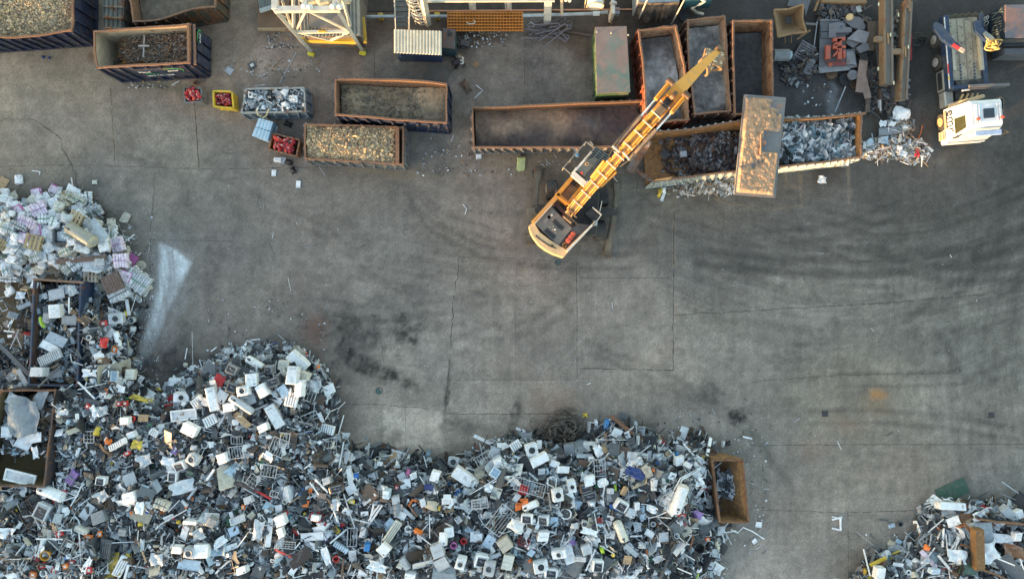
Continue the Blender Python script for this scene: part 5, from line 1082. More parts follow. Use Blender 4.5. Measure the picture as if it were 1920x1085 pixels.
# cream roofed cabin & blue cabinet
cb=thing('cabin','small navy cabin under a cream corrugated roof','cabin',P(784,82,0))
corrug([(739,56),(828,59),(828,104),(739,100)],2.3,15,.08,CORL,cb,'roof')
MB().prism([P(744,60,2.2),P(822,62,2.2),P(822,94,2.2),P(746,92,2.2)],2.1).build('wall',mk('cabin_navy',(.03,.05,.12),.5,rust=.1),cb)
MB().box(P(762,107,.5),(.9,.3,.8)).build('door_step',mk('step_gy',(.08,.1,.13),.6),cb)
cb=thing('equipment_cabinet','dark teal steel cabinet with a rust-brown top beside the cream-roofed cabin','cabinet',P(842,78,0))
q=[P(831,53,1.5),P(854,56,1.5),P(853,92,1.5),P(829,90,1.5)]
MB().prism(q,1.4).build('body',mk('teal_cab',(.02,.05,.06),.5),cb); MB().prism([p+Vector((0,0,.04)) for p in q],.04).build('top',mk('cab_top',(.10,.075,.07),.7,rust=.5),cb)
MB().cbox(P(844,64,1.6),(.25,.2,.12),.03).bar(P(840,57,1.6),P(846,66,1.6),.05).build('valve_gear',BKM,cb)
# small engines/trolleys
def machine(label,x,y,col,seed,n=9,s=.5):
    r_=random.Random(seed); t=thing('small_engine',label,'engine',P(x,y,0)); c=P(x,y,0)
    MB().cbox(c+Vector((0,0,.25)),(s*1.2,s*.8,.35),.05,rz=r_.uniform(-.3,.3)).build('engine_block',mk('eng%d'%seed,col,.6,rust=.3),t)
    for k in range(n):
        p=c+Vector((r_.uniform(-s,s),r_.uniform(-s,s)*.8,r_.uniform(.15,.5)))
        if k%3==0: MB().cyl(p,p+Vector((r_.uniform(-.3,.3),r_.uniform(-.3,.3),.1)),.09,10).build('cylinder',mk('engc%d'%(k%4),[(.05,.05,.05),(.4,.4,.42),(.10,.04,.04),(.2,.18,.16)][k%4],.5),t)
        elif k%3==1: MB().bar(p,p+Vector((r_.uniform(-.5,.5),r_.uniform(-.5,.5),.05)),.05).build('strut',mk('engc%d'%(k%4),(0,0,0)),t)
        else: MB().cbox(p,(.2,.16,.2),.03,rz=k).build('housing',mk('engc%d'%(k%4),(0,0,0)),t)
    return t
machine('dark engine trolley beside the teal cabinet',872,85,(.06,.05,.05),1)
t=machine('maroon-black engine with curved cream handles near the orange spots',857,120,(.04,.025,.035),2,8,.38)
for y in (110.5,117): MB().tube([P(863,y+3,.5),P(868,y+2,.6),P(869,y-1,.6),P(866,y-3,.55)],.045,6).build('handle',WG,t)
tag(MB().prism([P(805,117,.05),P(846,131,.05),P(838,155,.05),P(793,147,.05)],.04).build('steel_plate',mk('ground_plate',(.12,.10,.085),.8,rust=.5,rustcol=((.17,.10,.06),(.10,.08,.06)))),'worn steel plate lying flat above the blue-sided container','steel plate')
# bent tubes heap
bt=thing('bent_frame_heap','tangle of bent grey tube frames at the foot of the widest column','tube frames',P(1035,58,0)); r_=random.Random(3)
for k in range(11):
    c=P(1030+r_.uniform(-22,22),56+r_.uniform(-12,12),.15+.05*k); a0=r_.uniform(-.9,.9); L_=r_.uniform(.5,.95); W_=r_.uniform(.14,.3); d=Vector((math.cos(a0),math.sin(a0),0)); s=Vector((-d.y,d.x,0))
    MB().tube([c-d*L_-s*W_,c+d*L_-s*W_*.6,c+d*L_*1.1,c+d*L_+s*W_*.6,c-d*L_+s*W_],.045,6,closed=k%2==0).build('tube_frame',mk('tubef',(.14,.12,.13),.5,rust=.2),bt)
tag(MB().bar(P(980,65,.1),P(1030,61,.1),.1).build('steel_angle',mk('ang_br',(.12,.08,.06),.8,rust=.4)),'thin brown steel angle lying left of the tube frame heap','steel bar'); tag(MB().bar(P(1058,59,.1),P(1108,67,.1),.1).build('steel_angle',mk('ang_br',(0,0,0))),'thin brown steel angle running from the tube heap to the green container','steel bar')
t=thing('folding_frame','thin grey square folding frame standing beside the mesh stack','frame',P(994,50,0)); MB().tube([P(988,48,.1),P(996,42,.6),P(1003,48,.6),P(996,57,.1)],.03,5,closed=True).bar(P(990,50,.2),P(1000,50,.4),.03).build('frame_tubes',mk('rail_gr',(0,0,0)),t)
# tarp covered skip
tp=thing('sheeted_skip','grey-covered skip with a gathered black sheet hanging over its front','skip',P(1235,10,0))
MB().prism([P(1195,-60,2.1),P(1275,-60,2.1),P(1274,4,2.1),P(1197,6,2.1)],1.9).build('body',mk('grey_top',(.28,.29,.31),.7,dust=.3),tp)
nx,ny=60,12; V=[];F=[]
for j in range(ny):
    f=j/(ny-1)
    for i in range(nx):
        u=i/(nx-1); fold=math.sin(u*34+math.sin(u*9)*2)*.10*f; p=P(lerp(1197,1274,u)+(-6 if u<.1 else 0)*f,4+2*math.sin(u*3),2.15).lerp(P(lerp(1190,1262,u),40-8*abs(u-.45),.9-.25*abs(math.sin(u*8))),f); V.append((p.x-tp.location.x,p.y-tp.location.y+fold,p.z+fold))
for j in range(ny-1):
    for i in range(nx-1): a=j*nx+i; F.append((a,a+nx,a+nx+1,a+1))
npmesh('hanging_sheet',V,F,mk('black_sheet',(.045,.04,.036),.75,dust=.5,dustcol=(.22,.16,.11),scale=1.5),None,tp,smooth=True)
for a,b,c,d in ((1217,-8,1197,38),(1283,0,1259,46)):
    tag(MB().bar(P(a,b,4.0),P(c,d,.6),.06).build('stay_pole',WG),'thin pale pole slanting over the '+('gathered black sheet' if a<1250 else 'corner of the sheeted skip'),'pole')
t=thing('teal_tank','dark teal tank with a bent cream hose beside the sheeted skip','tank',P(1300,0,0)); MB().cyl(P(1282,-18,1.5),P(1330,-18,1.5),1.0,24).build('tank_shell',mk('teal_shell',(.02,.08,.10),.5),t)
MB().tube([P(1308,-6,2.2),P(1322,4,2.2),P(1312,9,2.0),P(1298,16,1.4),P(1306,24,.6),P(1318,27,.3)],.09,8).build('hose',WG,t)
tag(MB().tube([P(1283,29,.05),P(1283,29,.3)],[.32,.32],18).cyl(P(1283,29,.3),P(1283,29,.34),.1,10).build('steel_drum_lid',mk('drumlid',(.05,.05,.055),.6)),'dark round drum standing between the sheeted skip and open containers','drum')
# ================================================================ dismantling area (upper right)
U_=T['U']
def UP(u,v,z): return P(*U_(u,v),z)
# square hopper frame
hp=thing('hopper_funnel','tan rust square funnel with flared corners behind the empty container','hopper',UP(200,200,0)); TRU=mk('tan_funnel',(.26,.15,.07),.75,rust=.4,rustcol=((.30,.17,.07),(.20,.12,.06)),bump=.3)
tp4=[UP(55,95,1.6),UP(325,45,1.6),UP(352,298,1.6),UP(90,345,1.6)]; bt4=[UP(150,160,.6),UP(225,150,.6),UP(235,215,.6),UP(165,225,.6)]
for k in range(4):
    a,b_=tp4[k],tp4[(k+1)%4]; c,d=bt4[(k+1)%4],bt4[k]; m_=(a+b_)/2; m_=m_.lerp((c+d)/2,.13)+Vector((0,0,-.12))
    MB().raw([a,m_,b_,c,d,a-Vector((0,0,.05)),m_-Vector((0,0,.05)),b_-Vector((0,0,.05)),c-Vector((0,0,.05)),d-Vector((0,0,.05))],[(0,1,4),(1,3,4),(1,2,3),(5,9,6),(6,9,8),(6,8,7),(0,5,6,1),(1,6,7,2)]).build('funnel_side',TRU,hp)
mb=MB()
for k in range(4): a,b_=tp4[k],tp4[(k+1)%4]; m_=((a+b_)/2).lerp((bt4[k]+bt4[(k+1)%4])/2,.13)+Vector((0,0,-.12)); mb.bar(a,m_,.1).bar(m_,b_,.1)
mb.bar(bt4[0],UP(160,400,.2),.05).bar(bt4[1],UP(215,400,.2),.05); mb.build('funnel_rim',TRU,hp)
MB().bar(UP(270,365,.6),UP(392,280,.9),.1).bar(UP(300,330,.7),UP(385,290,.9),.08).build('loose_angle',TRU,hp)
def plate(label,pts,z,col,name='steel_plate',cat='steel plate',dz=.04,group=None):
    return tag(MB().prism([UP(u,v,z) for u,v in pts],dz).build(name,mk('plt_'+col,PAL[col][0] if col in PAL else col,.6,rust=.25,dust=.3,dustcol=(.13,.12,.12))),label,cat,group)
PG=dict(P1=(.11,.105,.11),P2=(.15,.14,.145),P3=(.21,.20,.205),P4=(.085,.08,.085),P5=(.26,.25,.25))
for k,v_ in PG.items(): PAL[k]=(v_,'grey')
for lb_,pts,z,c in (('large dark plate under the red lifting frame',[(482,200),(720,195),(722,610),(472,612)],.55,'P1'),('pale plate sticking out below the large dark plate',[(465,610),(760,590),(762,648),(480,678)],.45,'P5'),('toothed grey plate lying over the top of the plate stack',[(565,225),(640,205),(700,215),(715,250),(772,255),(775,300),(632,305),(632,350),(562,352)],.68,'P2'),
    ('notched dark grey plate above the plate stack',[(700,185),(780,150),(850,160),(880,195),(902,245),(890,278),(800,262),(770,250)],.6,'P2'),('diamond shaped grey plate tilted on the plate stack',[(735,360),(835,270),(938,300),(905,408)],.85,'P3'),('grey plate jutting beyond the diamond one',[(720,400),(740,345),(850,400),(790,445)],.7,'P2'),
    ('slim pale plate behind the red frame',[(715,460),(800,452),(825,620),(765,632),(720,600)],.5,'P3'),('pale slotted plate beside the red frame',[(725,480),(790,470),(815,600),(728,590)],.6,'P5'),('folded dark grey plate near the wide planks',[(815,440),(880,405),(925,400),(942,462),(850,492)],.95,'P1'),('small dark plates left edge of the stack',[(490,300),(560,300),(562,352),(492,352)],.62,'P4'),
    ('dark plate in the corner of the plate stack',[(485,235),(560,232),(562,290),(487,292)],.62,'P4'),('thin grey strip along the back of the plate stack',[(480,180),(650,180),(650,195),(480,198)],.6,'P2'),('large perforated grey plate above the funnel',[(200,-20),(330,-30),(395,0),(350,150),(335,60),(180,60)],.3,'P1'),('small black plate by the folded plate',[(850,495),(918,488),(918,555),(852,560)],.5,'BK')):
    plate(lb_,pts,z,c)
rf=thing('red_lifting_frame','orange-red welded steel frame lying on the dark plates','steel frame',UP(620,480,0)); RO=mk('red_orange_paint',(.42,.085,.04),.55,rust=.2,dust=.3,dustcol=(.14,.11,.10))
for nm,a,b_,w_ in (('post',(655,365),(655,470),.28),('head_plate',(600,375),(708,362),.2),('brace',(655,380),(600,425),.09),('cross_bar',(595,445),(712,438),.16),('brace',(650,470),(600,525),.1),('side_channel',(552,425),(548,552),.28),('centre_channel',(660,470),(660,550),.26),('side_channel',(700,470),(702,540),.14)):
    MB().bar(UP(*a,.8),UP(*b_,.8),w_,.2).build(nm,RO,rf)
MB().prism([UP(530,570,.6),UP(720,565,.6),UP(722,608,.6),UP(560,610,.6)],.03).build('base_plate',mk('red_dusty',(.22,.05,.04),.7,dust=.4,dustcol=(.12,.10,.10)),rf); MB().cyl(UP(578,600,.6),UP(578,600,.66),.12,12).build('boss',RO,rf)
# planks
for lb_,a,b_,w_,c in (('wide brown plank lying between the plates and the long girders',(955,200),(945,470),.42,'plk1'),('second brown plank lying beside the wide one near the girders',(1000,200),(1000,330),.30,'plk2'),('pink-brown board crossing another board below the folded plate',(885,560),(845,855),.5,'plk3'),('brown board slanting under the pinkish one',(860,640),(925,910),.42,'plk3'),('long thin dark plank reaching down to the long container',(925,900),(920,1040),.28,'plk1')):
    tag(MB().bar(UP(*a,.7 if 'pink' in lb_ else .55),UP(*b_,.66 if 'pink' in lb_ else .5),w_,.06).build('timber_plank',mk(c,{'plk1':(.13,.09,.065),'plk2':(.10,.07,.055),'plk3':(.28,.19,.15)}[c],.85,var=.4,bump=.2)),lb_,'plank')
def pallet(label,c,ang,w_,l_,z,col,nb=7,solid=False,rootname='pallet'):
    t=thing(rootname,label,'pallet',c+Vector((0,0,z)),rz=ang); m=mk('pal_'+col,{'tan':(.48,.36,.21),'grey':(.17,.15,.155),'brown':(.13,.09,.075),'mid':(.33,.25,.14),'pale':(.52,.40,.30)}[col],.85,var=.35)
    mb=MB()
    for k in range(nb): mb.box((-w_/2+w_*(k+.5)/nb,0,.13),(w_/nb*(.86 if solid else .55),l_,.022))
    mb.build('deck_slats',m,t,local=True)
    mb=MB()
    for y in (-l_/2+.06,0,l_/2-.06): mb.box((0,y,.085),(w_,.10,.06))
    mb.build('stringers',m,t,local=True)
    mb=MB()
    for k in (-1,0,1): mb.box((k*(w_/2-.06),0,.02),(.10,l_,.022))
    mb.build('bottom_slats',m,t,local=True); return t
pallet('grey-brown slatted pallet left of the plate stack',UP(322,495,0),R(60),1.15,1.0,.2,'grey',7)
t=thing('ribbed_casting','pale grey ribbed block lying below the grey pallet','casting',UP(370,620,0)); MB().bar(UP(400,555,.3),UP(345,685,.25),.42,.3).build('block',mk('cast_g',(.24,.23,.235),.7,dust=.2),t); mb=MB()
for k in range(6): f=.12+k*.14; c=UP(lerp(400,345,f),lerp(555,685,f),.46); mb.bar(c-Vector((.2,-.06,0)),c+Vector((.2,-.06,0)),.04)
mb.build('casting_ribs',mk('cast_d',(.12,.115,.12),.7),t)
t=thing('concrete_pipe','pale stubby pipe poking out beside the corrugated rust wall','pipe',UP(120,515,0)); MB().cyl(UP(45,512,.4),UP(188,512,.4),.36,14).build('pipe_barrel',mk('conc_pipe',(.28,.285,.28),.8,var=.4),t); MB().cyl(UP(186,512,.4),UP(212,512,.4),.26,12).build('end_cap',mk('capb',(.36,.45,.48),.5),t)
for lb_,a,b_ in (('thin pale rod standing beside the plate stack',(455,200),(418,492)),('thin white rod lying on the bare ground below the discs',(718,800),(618,1040))): tag(MB().bar(UP(*a,.4),UP(*b_,.1),.05).build('steel_rod',mk('rodp',(.42,.43,.45),.4)),lb_,'rod')
tag(MB().bar(UP(345,222,.5),UP(440,228,.5),.12).build('steel_bar',mk('barg',(.16,.13,.12),.6)),'short dark bar joining the funnel and the plate stack','steel bar')
# discs
for lb_,u,v,r_,z,c in (('grey dished steel disc on top of the stacked wheels',740,722,.30,.6,(.20,.19,.20)),('dark tyre lying under the grey dished disc',700,745,.42,.25,(.03,.03,.032)),('large brown flywheel under the crossed boards',880,720,.52,.35,(.12,.09,.08)),('dark brown ring lying beside the large flywheel',800,770,.42,.2,(.09,.055,.035)),('rust-brown disc poking out below the pale plate',575,690,.36,.2,(.16,.09,.05))):
    t=thing('steel_disc',lb_,'disc',UP(u,v,0)); c0=UP(u,v,0); m=mk('dsc%d'%u,c,.7,rust=.25); MB().tube([c0+Vector((0,0,z-.14)),c0+Vector((0,0,z))],[r_,r_*.97],24).build('disc_body',m,t); MB().tube([c0+Vector((math.cos(k*.3142)*r_*.9,math.sin(k*.3142)*r_*.9,z)) for k in range(20)],.035,5,closed=True).build('disc_rim',m,t); MB().cyl(c0+Vector((0,0,z)),c0+Vector((0,0,z+.03)),r_*.45,16).build('disc_centre',mk('dcc%d'%u,tuple(q*.7 for q in c),.7),t)
# girders
GM=mk('girder_steel',(.15,.125,.10),.65,rust=.35,dust=.3,rustcol=((.20,.12,.06),(.11,.08,.055)),dustcol=(.15,.135,.12)); GO=mk('girder_ochre',(.20,.135,.08),.7,rust=.4)
for lb_,a,b_,w_,z in (('thick steel girder reaching past the top edge with a cast bracket half way down',(1085,-60),(1090,790),.60,1.2),('second thick steel girder standing proud to the top right, ending in a square socket',(1275,30),(1225,930),.50,1.25)):
    t=thing('steel_girder',lb_,'girder',UP((a[0]+b_[0])/2,(a[1]+b_[1])/2,0)); 
    MB().bar(UP(*a,z),UP(*b_,z-.1),w_*.55,.5).build('web',GM,t)
    for s in (-1,1): o=Vector((s*w_*.36,0,.04)); MB().bar(UP(*a,z)+o,UP(*b_,z-.1)+o,w_*.2,.6).build('flange',GM if s>0 else GO,t)
    MB().bar(UP(*b_,z-.05)+Vector((0,.05,0)),UP(*b_,z-.05)+Vector((0,.38,0)),w_*.6,.3).build('socket',mk('socket_dark',(.012,.012,.012),.8),t)
    for k in range(2):
        f=.5+.04*k; c=UP(lerp(a[0],b_[0],f),lerp(a[1],b_[1],f),z+.1); MB().cbox(c+Vector((-.4,0,0)),(.6,.34,.3),.06).build('bracket',GO,t) if k==0 else MB().cyl(c+Vector((.1,-.1,.1)),c+Vector((.05,.5,.15)),.05,6).build('bracket_bolt',mk('or_bolt',(.45,.25,.1),.6),t)
    for k,(f,dx) in enumerate(((.12,-.4),(.45,.3),(.82,-.45))): MB().cbox(UP(lerp(a[0],b_[0],f),lerp(a[1],b_[1],f),z+.34)+Vector((dx,0,0)),(.08,.22,.06),.02).build('paint_mark',mk('pmk',(.55,.55,.35),.6),t)
t=thing('cast_hook_head','ochre cast hook head at the top of the second girder','casting',UP(1285,50,0)); MB().cbox(UP(1288,40,1.5),(.5,.5,.3),.1).tube([UP(1250,60,1.5),UP(1270,20,1.55),UP(1310,15,1.55),UP(1312,110,1.5)],.1,7).build('hook_body',GO,t)
for lb_,a,b_,w_,c in (('dark red cylinder beside the second girder, upper piece',(1308,320),(1305,430),.22,'RD'),('dark red channel beside the second girder, lower piece',(1300,440),(1296,560),.32,'RD'),('grey dark beam standing between the girders',(1160,640),(1150,910),.2,'P2'),('brown beam leaning beside the lower end of the second girder',(1275,640),(1255,800),.24,'BR'),('long dark strut at the outer side of the first girder',(1010,400),(1040,760),.12,'P1'),('brown strut between the planks and the first girder',(1035,830),(1035,1050),.16,'BR'),('upright pale rod by the wheels under the first girder',(1030,925),(1034,1040),.1,'W')):
    tag(MB().bar(UP(*a,.7),UP(*b_,.5),w_,.2).build('steel_bar',mk('bb_'+c,tuple(q*.55 for q in PAL[c][0]),.6,rust=.2)),lb_,'steel bar')
for lb_,u,v,r_ in (('black tyre on edge of the wheel heap under the first girder',1005,815,.40),('dark wheel rim with spokes near the end of the long container',1005,975,.48)):
    t=thing('old_wheel',lb_,'wheel',UP(u,v,0)); c0=UP(u,v,.25); MB().tube([c0+Vector((math.cos(k*.285)*r_,math.sin(k*.285)*r_,0)) for k in range(22)],.10,7,closed=True).build('tyre',TYR,t); mb=MB()
    for k in range(5): a0=k*1.2566; mb.bar(c0,c0+Vector((math.cos(a0)*r_,math.sin(a0)*r_,0)),.05)
    mb.build('spokes',mk('spk',(.14,.13,.12),.5,rust=.3),t)
B=Bits(); DS=[(.05,.05,.052),(.09,.08,.08),(.13,.10,.08),(.17,.12,.09),(.03,.03,.032),(.22,.21,.21)]
for x0,y0,x1,y1,n,z in ((1500,95,1535,135,130,.4),(1460,100,1500,150,40,.15),(1632,130,1668,212,260,.35),(1656,150,1700,215,200,.3),(1580,35,1600,60,30,.4),(1535,10,1620,40,160,.5),(1590,35,1640,140,90,.3),(1668,20,1695,110,120,.3),(1470,120,1520,160,30,.1)):
    shards(B,n,x0,y0,x1,y1,.05,z,DS,(.08,.35),n,.5,.4); rods(B,n//3,x0,y0,x1,y1,.05,z,DS,seed=n)
for (x0,y0,x1,y1,n) in ((420,110,600,135,60),(500,55,560,90,70),(860,55,960,90,120),(240,140,330,165,70),(780,280,960,330,60),(1500,150,1560,200,30)): shards(B,n,x0,y0,x1,y1,.02,.06,[(.4,.4,.42),(.10,.08,.07),(.3,.2,.1),(.6,.6,.6)],(.03,.12),n,.2,.3)
tag(B.build('dismantled_steel_litter',MIX()),'dark steel offcuts and dust clods between the plates, girders and containers','steel offcuts',kind='stuff')
machine('pink-grey gearbox with two round holes above the plate stack',1556,18,(.26,.17,.17),5,5,.45); machine('pinkish grey motor block with a round cover above the plate stack',1597,19,(.24,.19,.19),6,7,.45)
tag(MB().cbox(UP(840,85,.5),(.3,.4,.08),.02,rz=.2).build('metal_tag',mk('lgm',(.45,.44,.40),.6)),'small pale bent plate beside the pinkish motor block','plate'); 
t=thing('brass_housing','cream-gold round housing just under the motor blocks','housing',UP(755,160,0)); MB().cyl(UP(755,165,.3),UP(755,160,.75),.26,14,r1=.2).build('dome',mk('gold_h',(.55,.38,.18),.4),t); MB().cyl(UP(755,185,.3),UP(755,195,.4),.12,8).build('outlet',mk('gold_h',(0,0,0)),t)
tag(MB().bar(UP(495,5,.6),UP(900,15,.6),.35,.3).build('rusty_beam',TRU),'long rusty beam lying along the top edge above the gearboxes','steel beam'); 
tag(MB().bar(UP(470,0,.5),UP(430,105,.4),.12,.12).build('steel_angle',TRU),'short tan angle iron leaning beside the perforated plate','steel bar')
# ================================================================ scrap heaps
HM={'main':(1.8,80),'west':(.35,30),'white':(1.2,60),'south_east':(1.1,50)}
def heapz(px,py):
    z=np.zeros(np.shape(px))
    for k,pl in POLYS.items():
        h,D=HM[k]; d=np.clip(sdist(pl,px,py),0,D)/D; zz=h*(1-(1-d)**1.8)*(.72+.56*vn(np.asarray(px)/55.,np.asarray(py)/55.,13 if k=='main' else 14)); z=np.maximum(z,zz)
    return z
def hz(px,py): return float(heapz(np.array([px]),np.array([py]))[0])
# ground-projected position of a pixel is refined once by its own height
def mound(key,label,col0,col1,step=3.0):
    pl=np.array(POLYS[key]); x0,y0=pl.min(0);x1,y1=pl.max(0); xs=np.arange(x0,x1+step,step); ys=np.arange(y0,y1+step,step); A,Bm=np.meshgrid(xs,ys); a=A.ravel(); b=Bm.ravel()
    z=heapz(a,b)*.86-(.42 if key=='main' else .2); k=(CAM_H-z)/FPX; V=np.column_stack([(a-960)*k,(542.5-b)*k,z]); nx=len(xs); ny=len(ys)
    i=np.arange((nx-1)*(ny-1)); r_=i//(nx-1); c=i%(nx-1); q=r_*nx+c; F=np.stack([q,q+nx,q+nx+1,q+1],1); ok=(sdist(POLYS[key],a,b)>-2)&~((a<109)&(b>727)&(b<915)&(key=='main')); F=F[ok[F].all(1)]
    t=np.clip((fbm(V[:,0]*.8,V[:,1]*.8,4,44)-.4)*4,0,1)[:,None]; c_=np.array(col0)[None]*(1-t)+np.array(col1)[None]*t
    return npmesh('heap_base',V,F,DIRT(),c_)
SCR=dict(W=(.82,.82,.82),LG=(.36,.385,.40),G=(.14,.148,.155),DG=(.05,.054,.058),BK=(.02,.022,.025),LB=(.36,.46,.52),BR=(.12,.08,.055),TN=(.34,.25,.16),RD=(.45,.03,.035),OR=(.65,.17,.03),YE=(.5,.36,.05),GN=(.04,.15,.08),BL=(.03,.12,.35),PU=(.2,.12,.3),BE=(.42,.38,.3))
def palette(ws):
    ks=list(ws); w_=np.array([ws[k] for k in ks],float); w_/=w_.sum(); return np.array([SCR[k] for k in ks]),w_
PM1=palette(dict(W=12,LG=13,G=16,DG=24,BK=24,LB=3,BR=7,TN=2,BE=3,RD=.6,OR=.25,YE=.4,GN=.6,BL=.4,PU=.15))
PM2=palette(dict(W=20,LG=20,G=20,DG=20,BK=10,BE=5)); PW=palette(dict(W=80,LB=6,BE=6,LG=8))
PSE=palette(dict(W=17,LG=20,G=20,DG=16,BK=8,LB=4,BR=5,TN=4,BE=4,OR=1,YE=1,RD=.6)); PWH=palette(dict(W=38,LG=22,BE=20,G=12,DG=8,PU=.5,GN=1)); PWS=palette(dict(BR=20,TN=16,G=12,DG=12,LG=8,W=6,BE=6))
# templates
def frame_t(w=.09):
    V=[];T_=[]
    for c,s in (((0,-.5,0),(1,w,w)),((0,.5,0),(1,w,w)),((-.5,0,0),(w,1,w)),((.5,0,0),(w,1,w))):
        o=len(V); V+=[tuple(np.array(v)*s+np.array(c)) for v in CUBEV]; T_+=[tuple(i+o for i in t) for t in CUBET]
    return np.array(V),T_
def grid_t(n=4,w=.05):
    V=[];T_=[]
    L=[((0,-.5+k/n,0),(1,w,w)) for k in range(n+1)]+[((-.5,0,0),(w*1.2,1,w)),((.5,0,0),(w*1.2,1,w))]
    for c,s in L:
        o=len(V); V+=[tuple(np.array(v)*s+np.array(c)) for v in CUBEV]; T_+=[tuple(i+o for i in t) for t in CUBET]
    return np.array(V),T_
def bent_t():
    V=[(-.5,-.5,0),(-.5,.5,.05),(-.1,-.5,.2),(-.1,.5,.22),(.3,-.45,.02),(.3,.5,.0),(.5,-.4,.3),(.5,.45,.22)]; V+= [(a,b,c-.05) for a,b,c in V]
    F=[]; 
    for k in range(3): o=2*k; F+=[(o,o+2,o+3,o+1),(o+8,o+9,o+11,o+10),(o,o+8,o+10,o+2),(o+1,o+3,o+11,o+9)]
    F+=[(0,1,9,8),(6,14,15,7)]; return np.array(V),tris(F)
def disc_t(n=9,h=.3):
    V=[(math.cos(6.283*k/n)*.5,math.sin(6.283*k/n)*.5,h/2) for k in range(n)]+[(math.cos(6.283*k/n)*.5,math.sin(6.283*k/n)*.5,-h/2) for k in range(n)]
    return np.array(V),tris([tuple(range(n)),tuple(range(2*n-1,n-1,-1))]+[(k,k+n,(k+1)%n+n,(k+1)%n) for k in range(n)])
def tray_t():
    V=[];T_=[]
    for c,s in (((0,0,-.3),(1,1,.1)),((0,-.48,0),(1,.06,.6)),((0,.48,0),(1,.06,.6)),((-.48,0,0),(.06,.9,.6)),((.48,0,0),(.06,.9,.6))):
        o=len(V); V+=[tuple(np.array(v)*s+np.array(c)) for v in CUBEV]; T_+=[tuple(i+o for i in t) for t in CUBET]
    return np.array(V),T_
def arc_t(n=6,w=.035):
    V=[];F=[]
    for k in range(n+1):
        a=math.pi*.9*k/n; c=np.array((math.cos(a)*.5,math.sin(a)*.5,.05*math.sin(k))); r_=c/ (np.linalg.norm(c)+1e-9)*w
        V+=[tuple(c-r_),tuple(c+r_),tuple(c+np.array((0,0,w*1.6)))]
    for k in range(n): o=3*k; F+=[(o,o+3,o+4,o+1),(o+1,o+4,o+5,o+2),(o+2,o+5,o+3,o)]
    return np.array(V),tris(F)
TPL=[(CUBEV,CUBET,.19,'box'),(CUBEV,CUBET,.24,'plate'),(CUBEV,CUBET,.19,'rod'),(*bent_t(),.22,'bent'),(*frame_t(),.022,'frame'),(*grid_t(),.010,'grid'),(*disc_t(),.05,'disc'),(*tray_t(),.04,'tray'),(*arc_t(),.06,'arc')]
def debris(B,key,n,pal,seed,szmul=1.0,mask=None,jitz=.22):
    r=np.random.default_rng(seed); poly=POLYS[key]; pl=np.array(poly); x0,y0=np.maximum(pl.min(0),(-40,-40));x1,y1=np.minimum(pl.max(0),(1960,1125))
    m=int(n*2.6); px=r.uniform(x0,x1,m); py=r.uniform(y0,y1,m); d=sdist(poly,px,py); ok=d>-30; ok&=r.random(m)<np.where(d>0,np.clip(.4+d/14,0,1),.33*np.exp(d/6.5))
    if mask is not None: ok&=mask(px,py)
    px=px[ok][:n];py=py[ok][:n];n=len(px); z0=heapz(px,py); dens=vn(px/38,py/38,seed)
    cols,w_=pal; kind=r.choice(len(TPL),n,p=np.array([t[2] for t in TPL])/sum(t[2] for t in TPL))
    ci=r.choice(len(cols),n,p=w_)
    # regional character: patches of darker or browner scrap
    dark=vn(px/46,py/46,seed+5)>.66; sw=r.random(n)<.45; alt=np.array([SCR['DG'],SCR['BK'],SCR['BR'],SCR['G']])
    col=cols[ci].copy(); q=dark&sw; col[q]=alt[r.integers(0,4,q.sum())]
    col*=np.exp(r.normal(0,.22,n))[:,None]; col=np.clip(col,.01,.82)
    for ti,(tv,tf,_,nm) in enumerate(TPL):
        s=kind==ti; k=int(s.sum())
        if k==0: continue
        a=np.exp(r.normal(-1.33,.46,k))*szmul; b=a*r.uniform(.35,1,k); tilt=.45; col_=col[s]
        if nm=='box': S=np.column_stack([a*1.15,b*1.15,b*r.uniform(.3,.9,k)]); jit=.06
        elif nm=='plate': S=np.column_stack([a*1.8,b*1.6,np.full(k,.025)]); jit=.1; tilt=.5
        elif nm=='rod': S=np.column_stack([a*4.2,r.uniform(.02,.065,k),r.uniform(.02,.06,k)]); jit=.05; tilt=.22; w2=r.random(k)<.22; col_=col_.copy(); col_[w2]=np.array([.62,.65,.67])*r.uniform(.6,1.1,(w2.sum(),1))
        elif nm=='bent': S=np.column_stack([a*1.8,b*2.0,a*1.1]); jit=.15
        elif nm=='frame': S=np.column_stack([a*2.2,b*2.2,a*.8]); jit=.03; tilt=.35; col_=np.maximum(col_,.2*np.ones((k,1)))
        elif nm=='grid': S=np.column_stack([a*2.3,b*2.4,a*.8]); jit=.02; tilt=.3; col_=np.maximum(col_,.2*np.ones((k,1)))
        elif nm=='disc': S=np.column_stack([a*1.0,a*1.0,a*r.uniform(.3,1.4,k)]); jit=.02
        elif nm=='tray': S=np.column_stack([a*1.5,b*1.5,a*.8]); jit=.04; tilt=.5
        else: S=np.column_stack([a*2.4,a*1.8,a*.5]); jit=.1; tilt=.4; col_=np.maximum(col_,.12*np.ones((k,1)))
        zz=z0[s]+r.uniform(-jitz,jitz,k)*np.clip(z0[s]/.5,.15,1)+.03; K=(CAM_H-zz)/FPX
        B.add(tv,tf,S,rotm(k,tilt,r),np.column_stack([(px[s]-960)*K,(542.5-py[s])*K,zz]),col_,jit,r)
def rag(B,n,poly,pal,seed): pass
# holes kept for the containers standing in the heap
def notin(px,py):
    return ~((((px-1052)/42)**2+((py-800)/30)**2<1)|((px>60)&(px<158)&(py>520)&(py<728))|((px<109)&(py>727)&(py<915)))
root=tag(thing('scrap_heap','',''),kind='stuff')

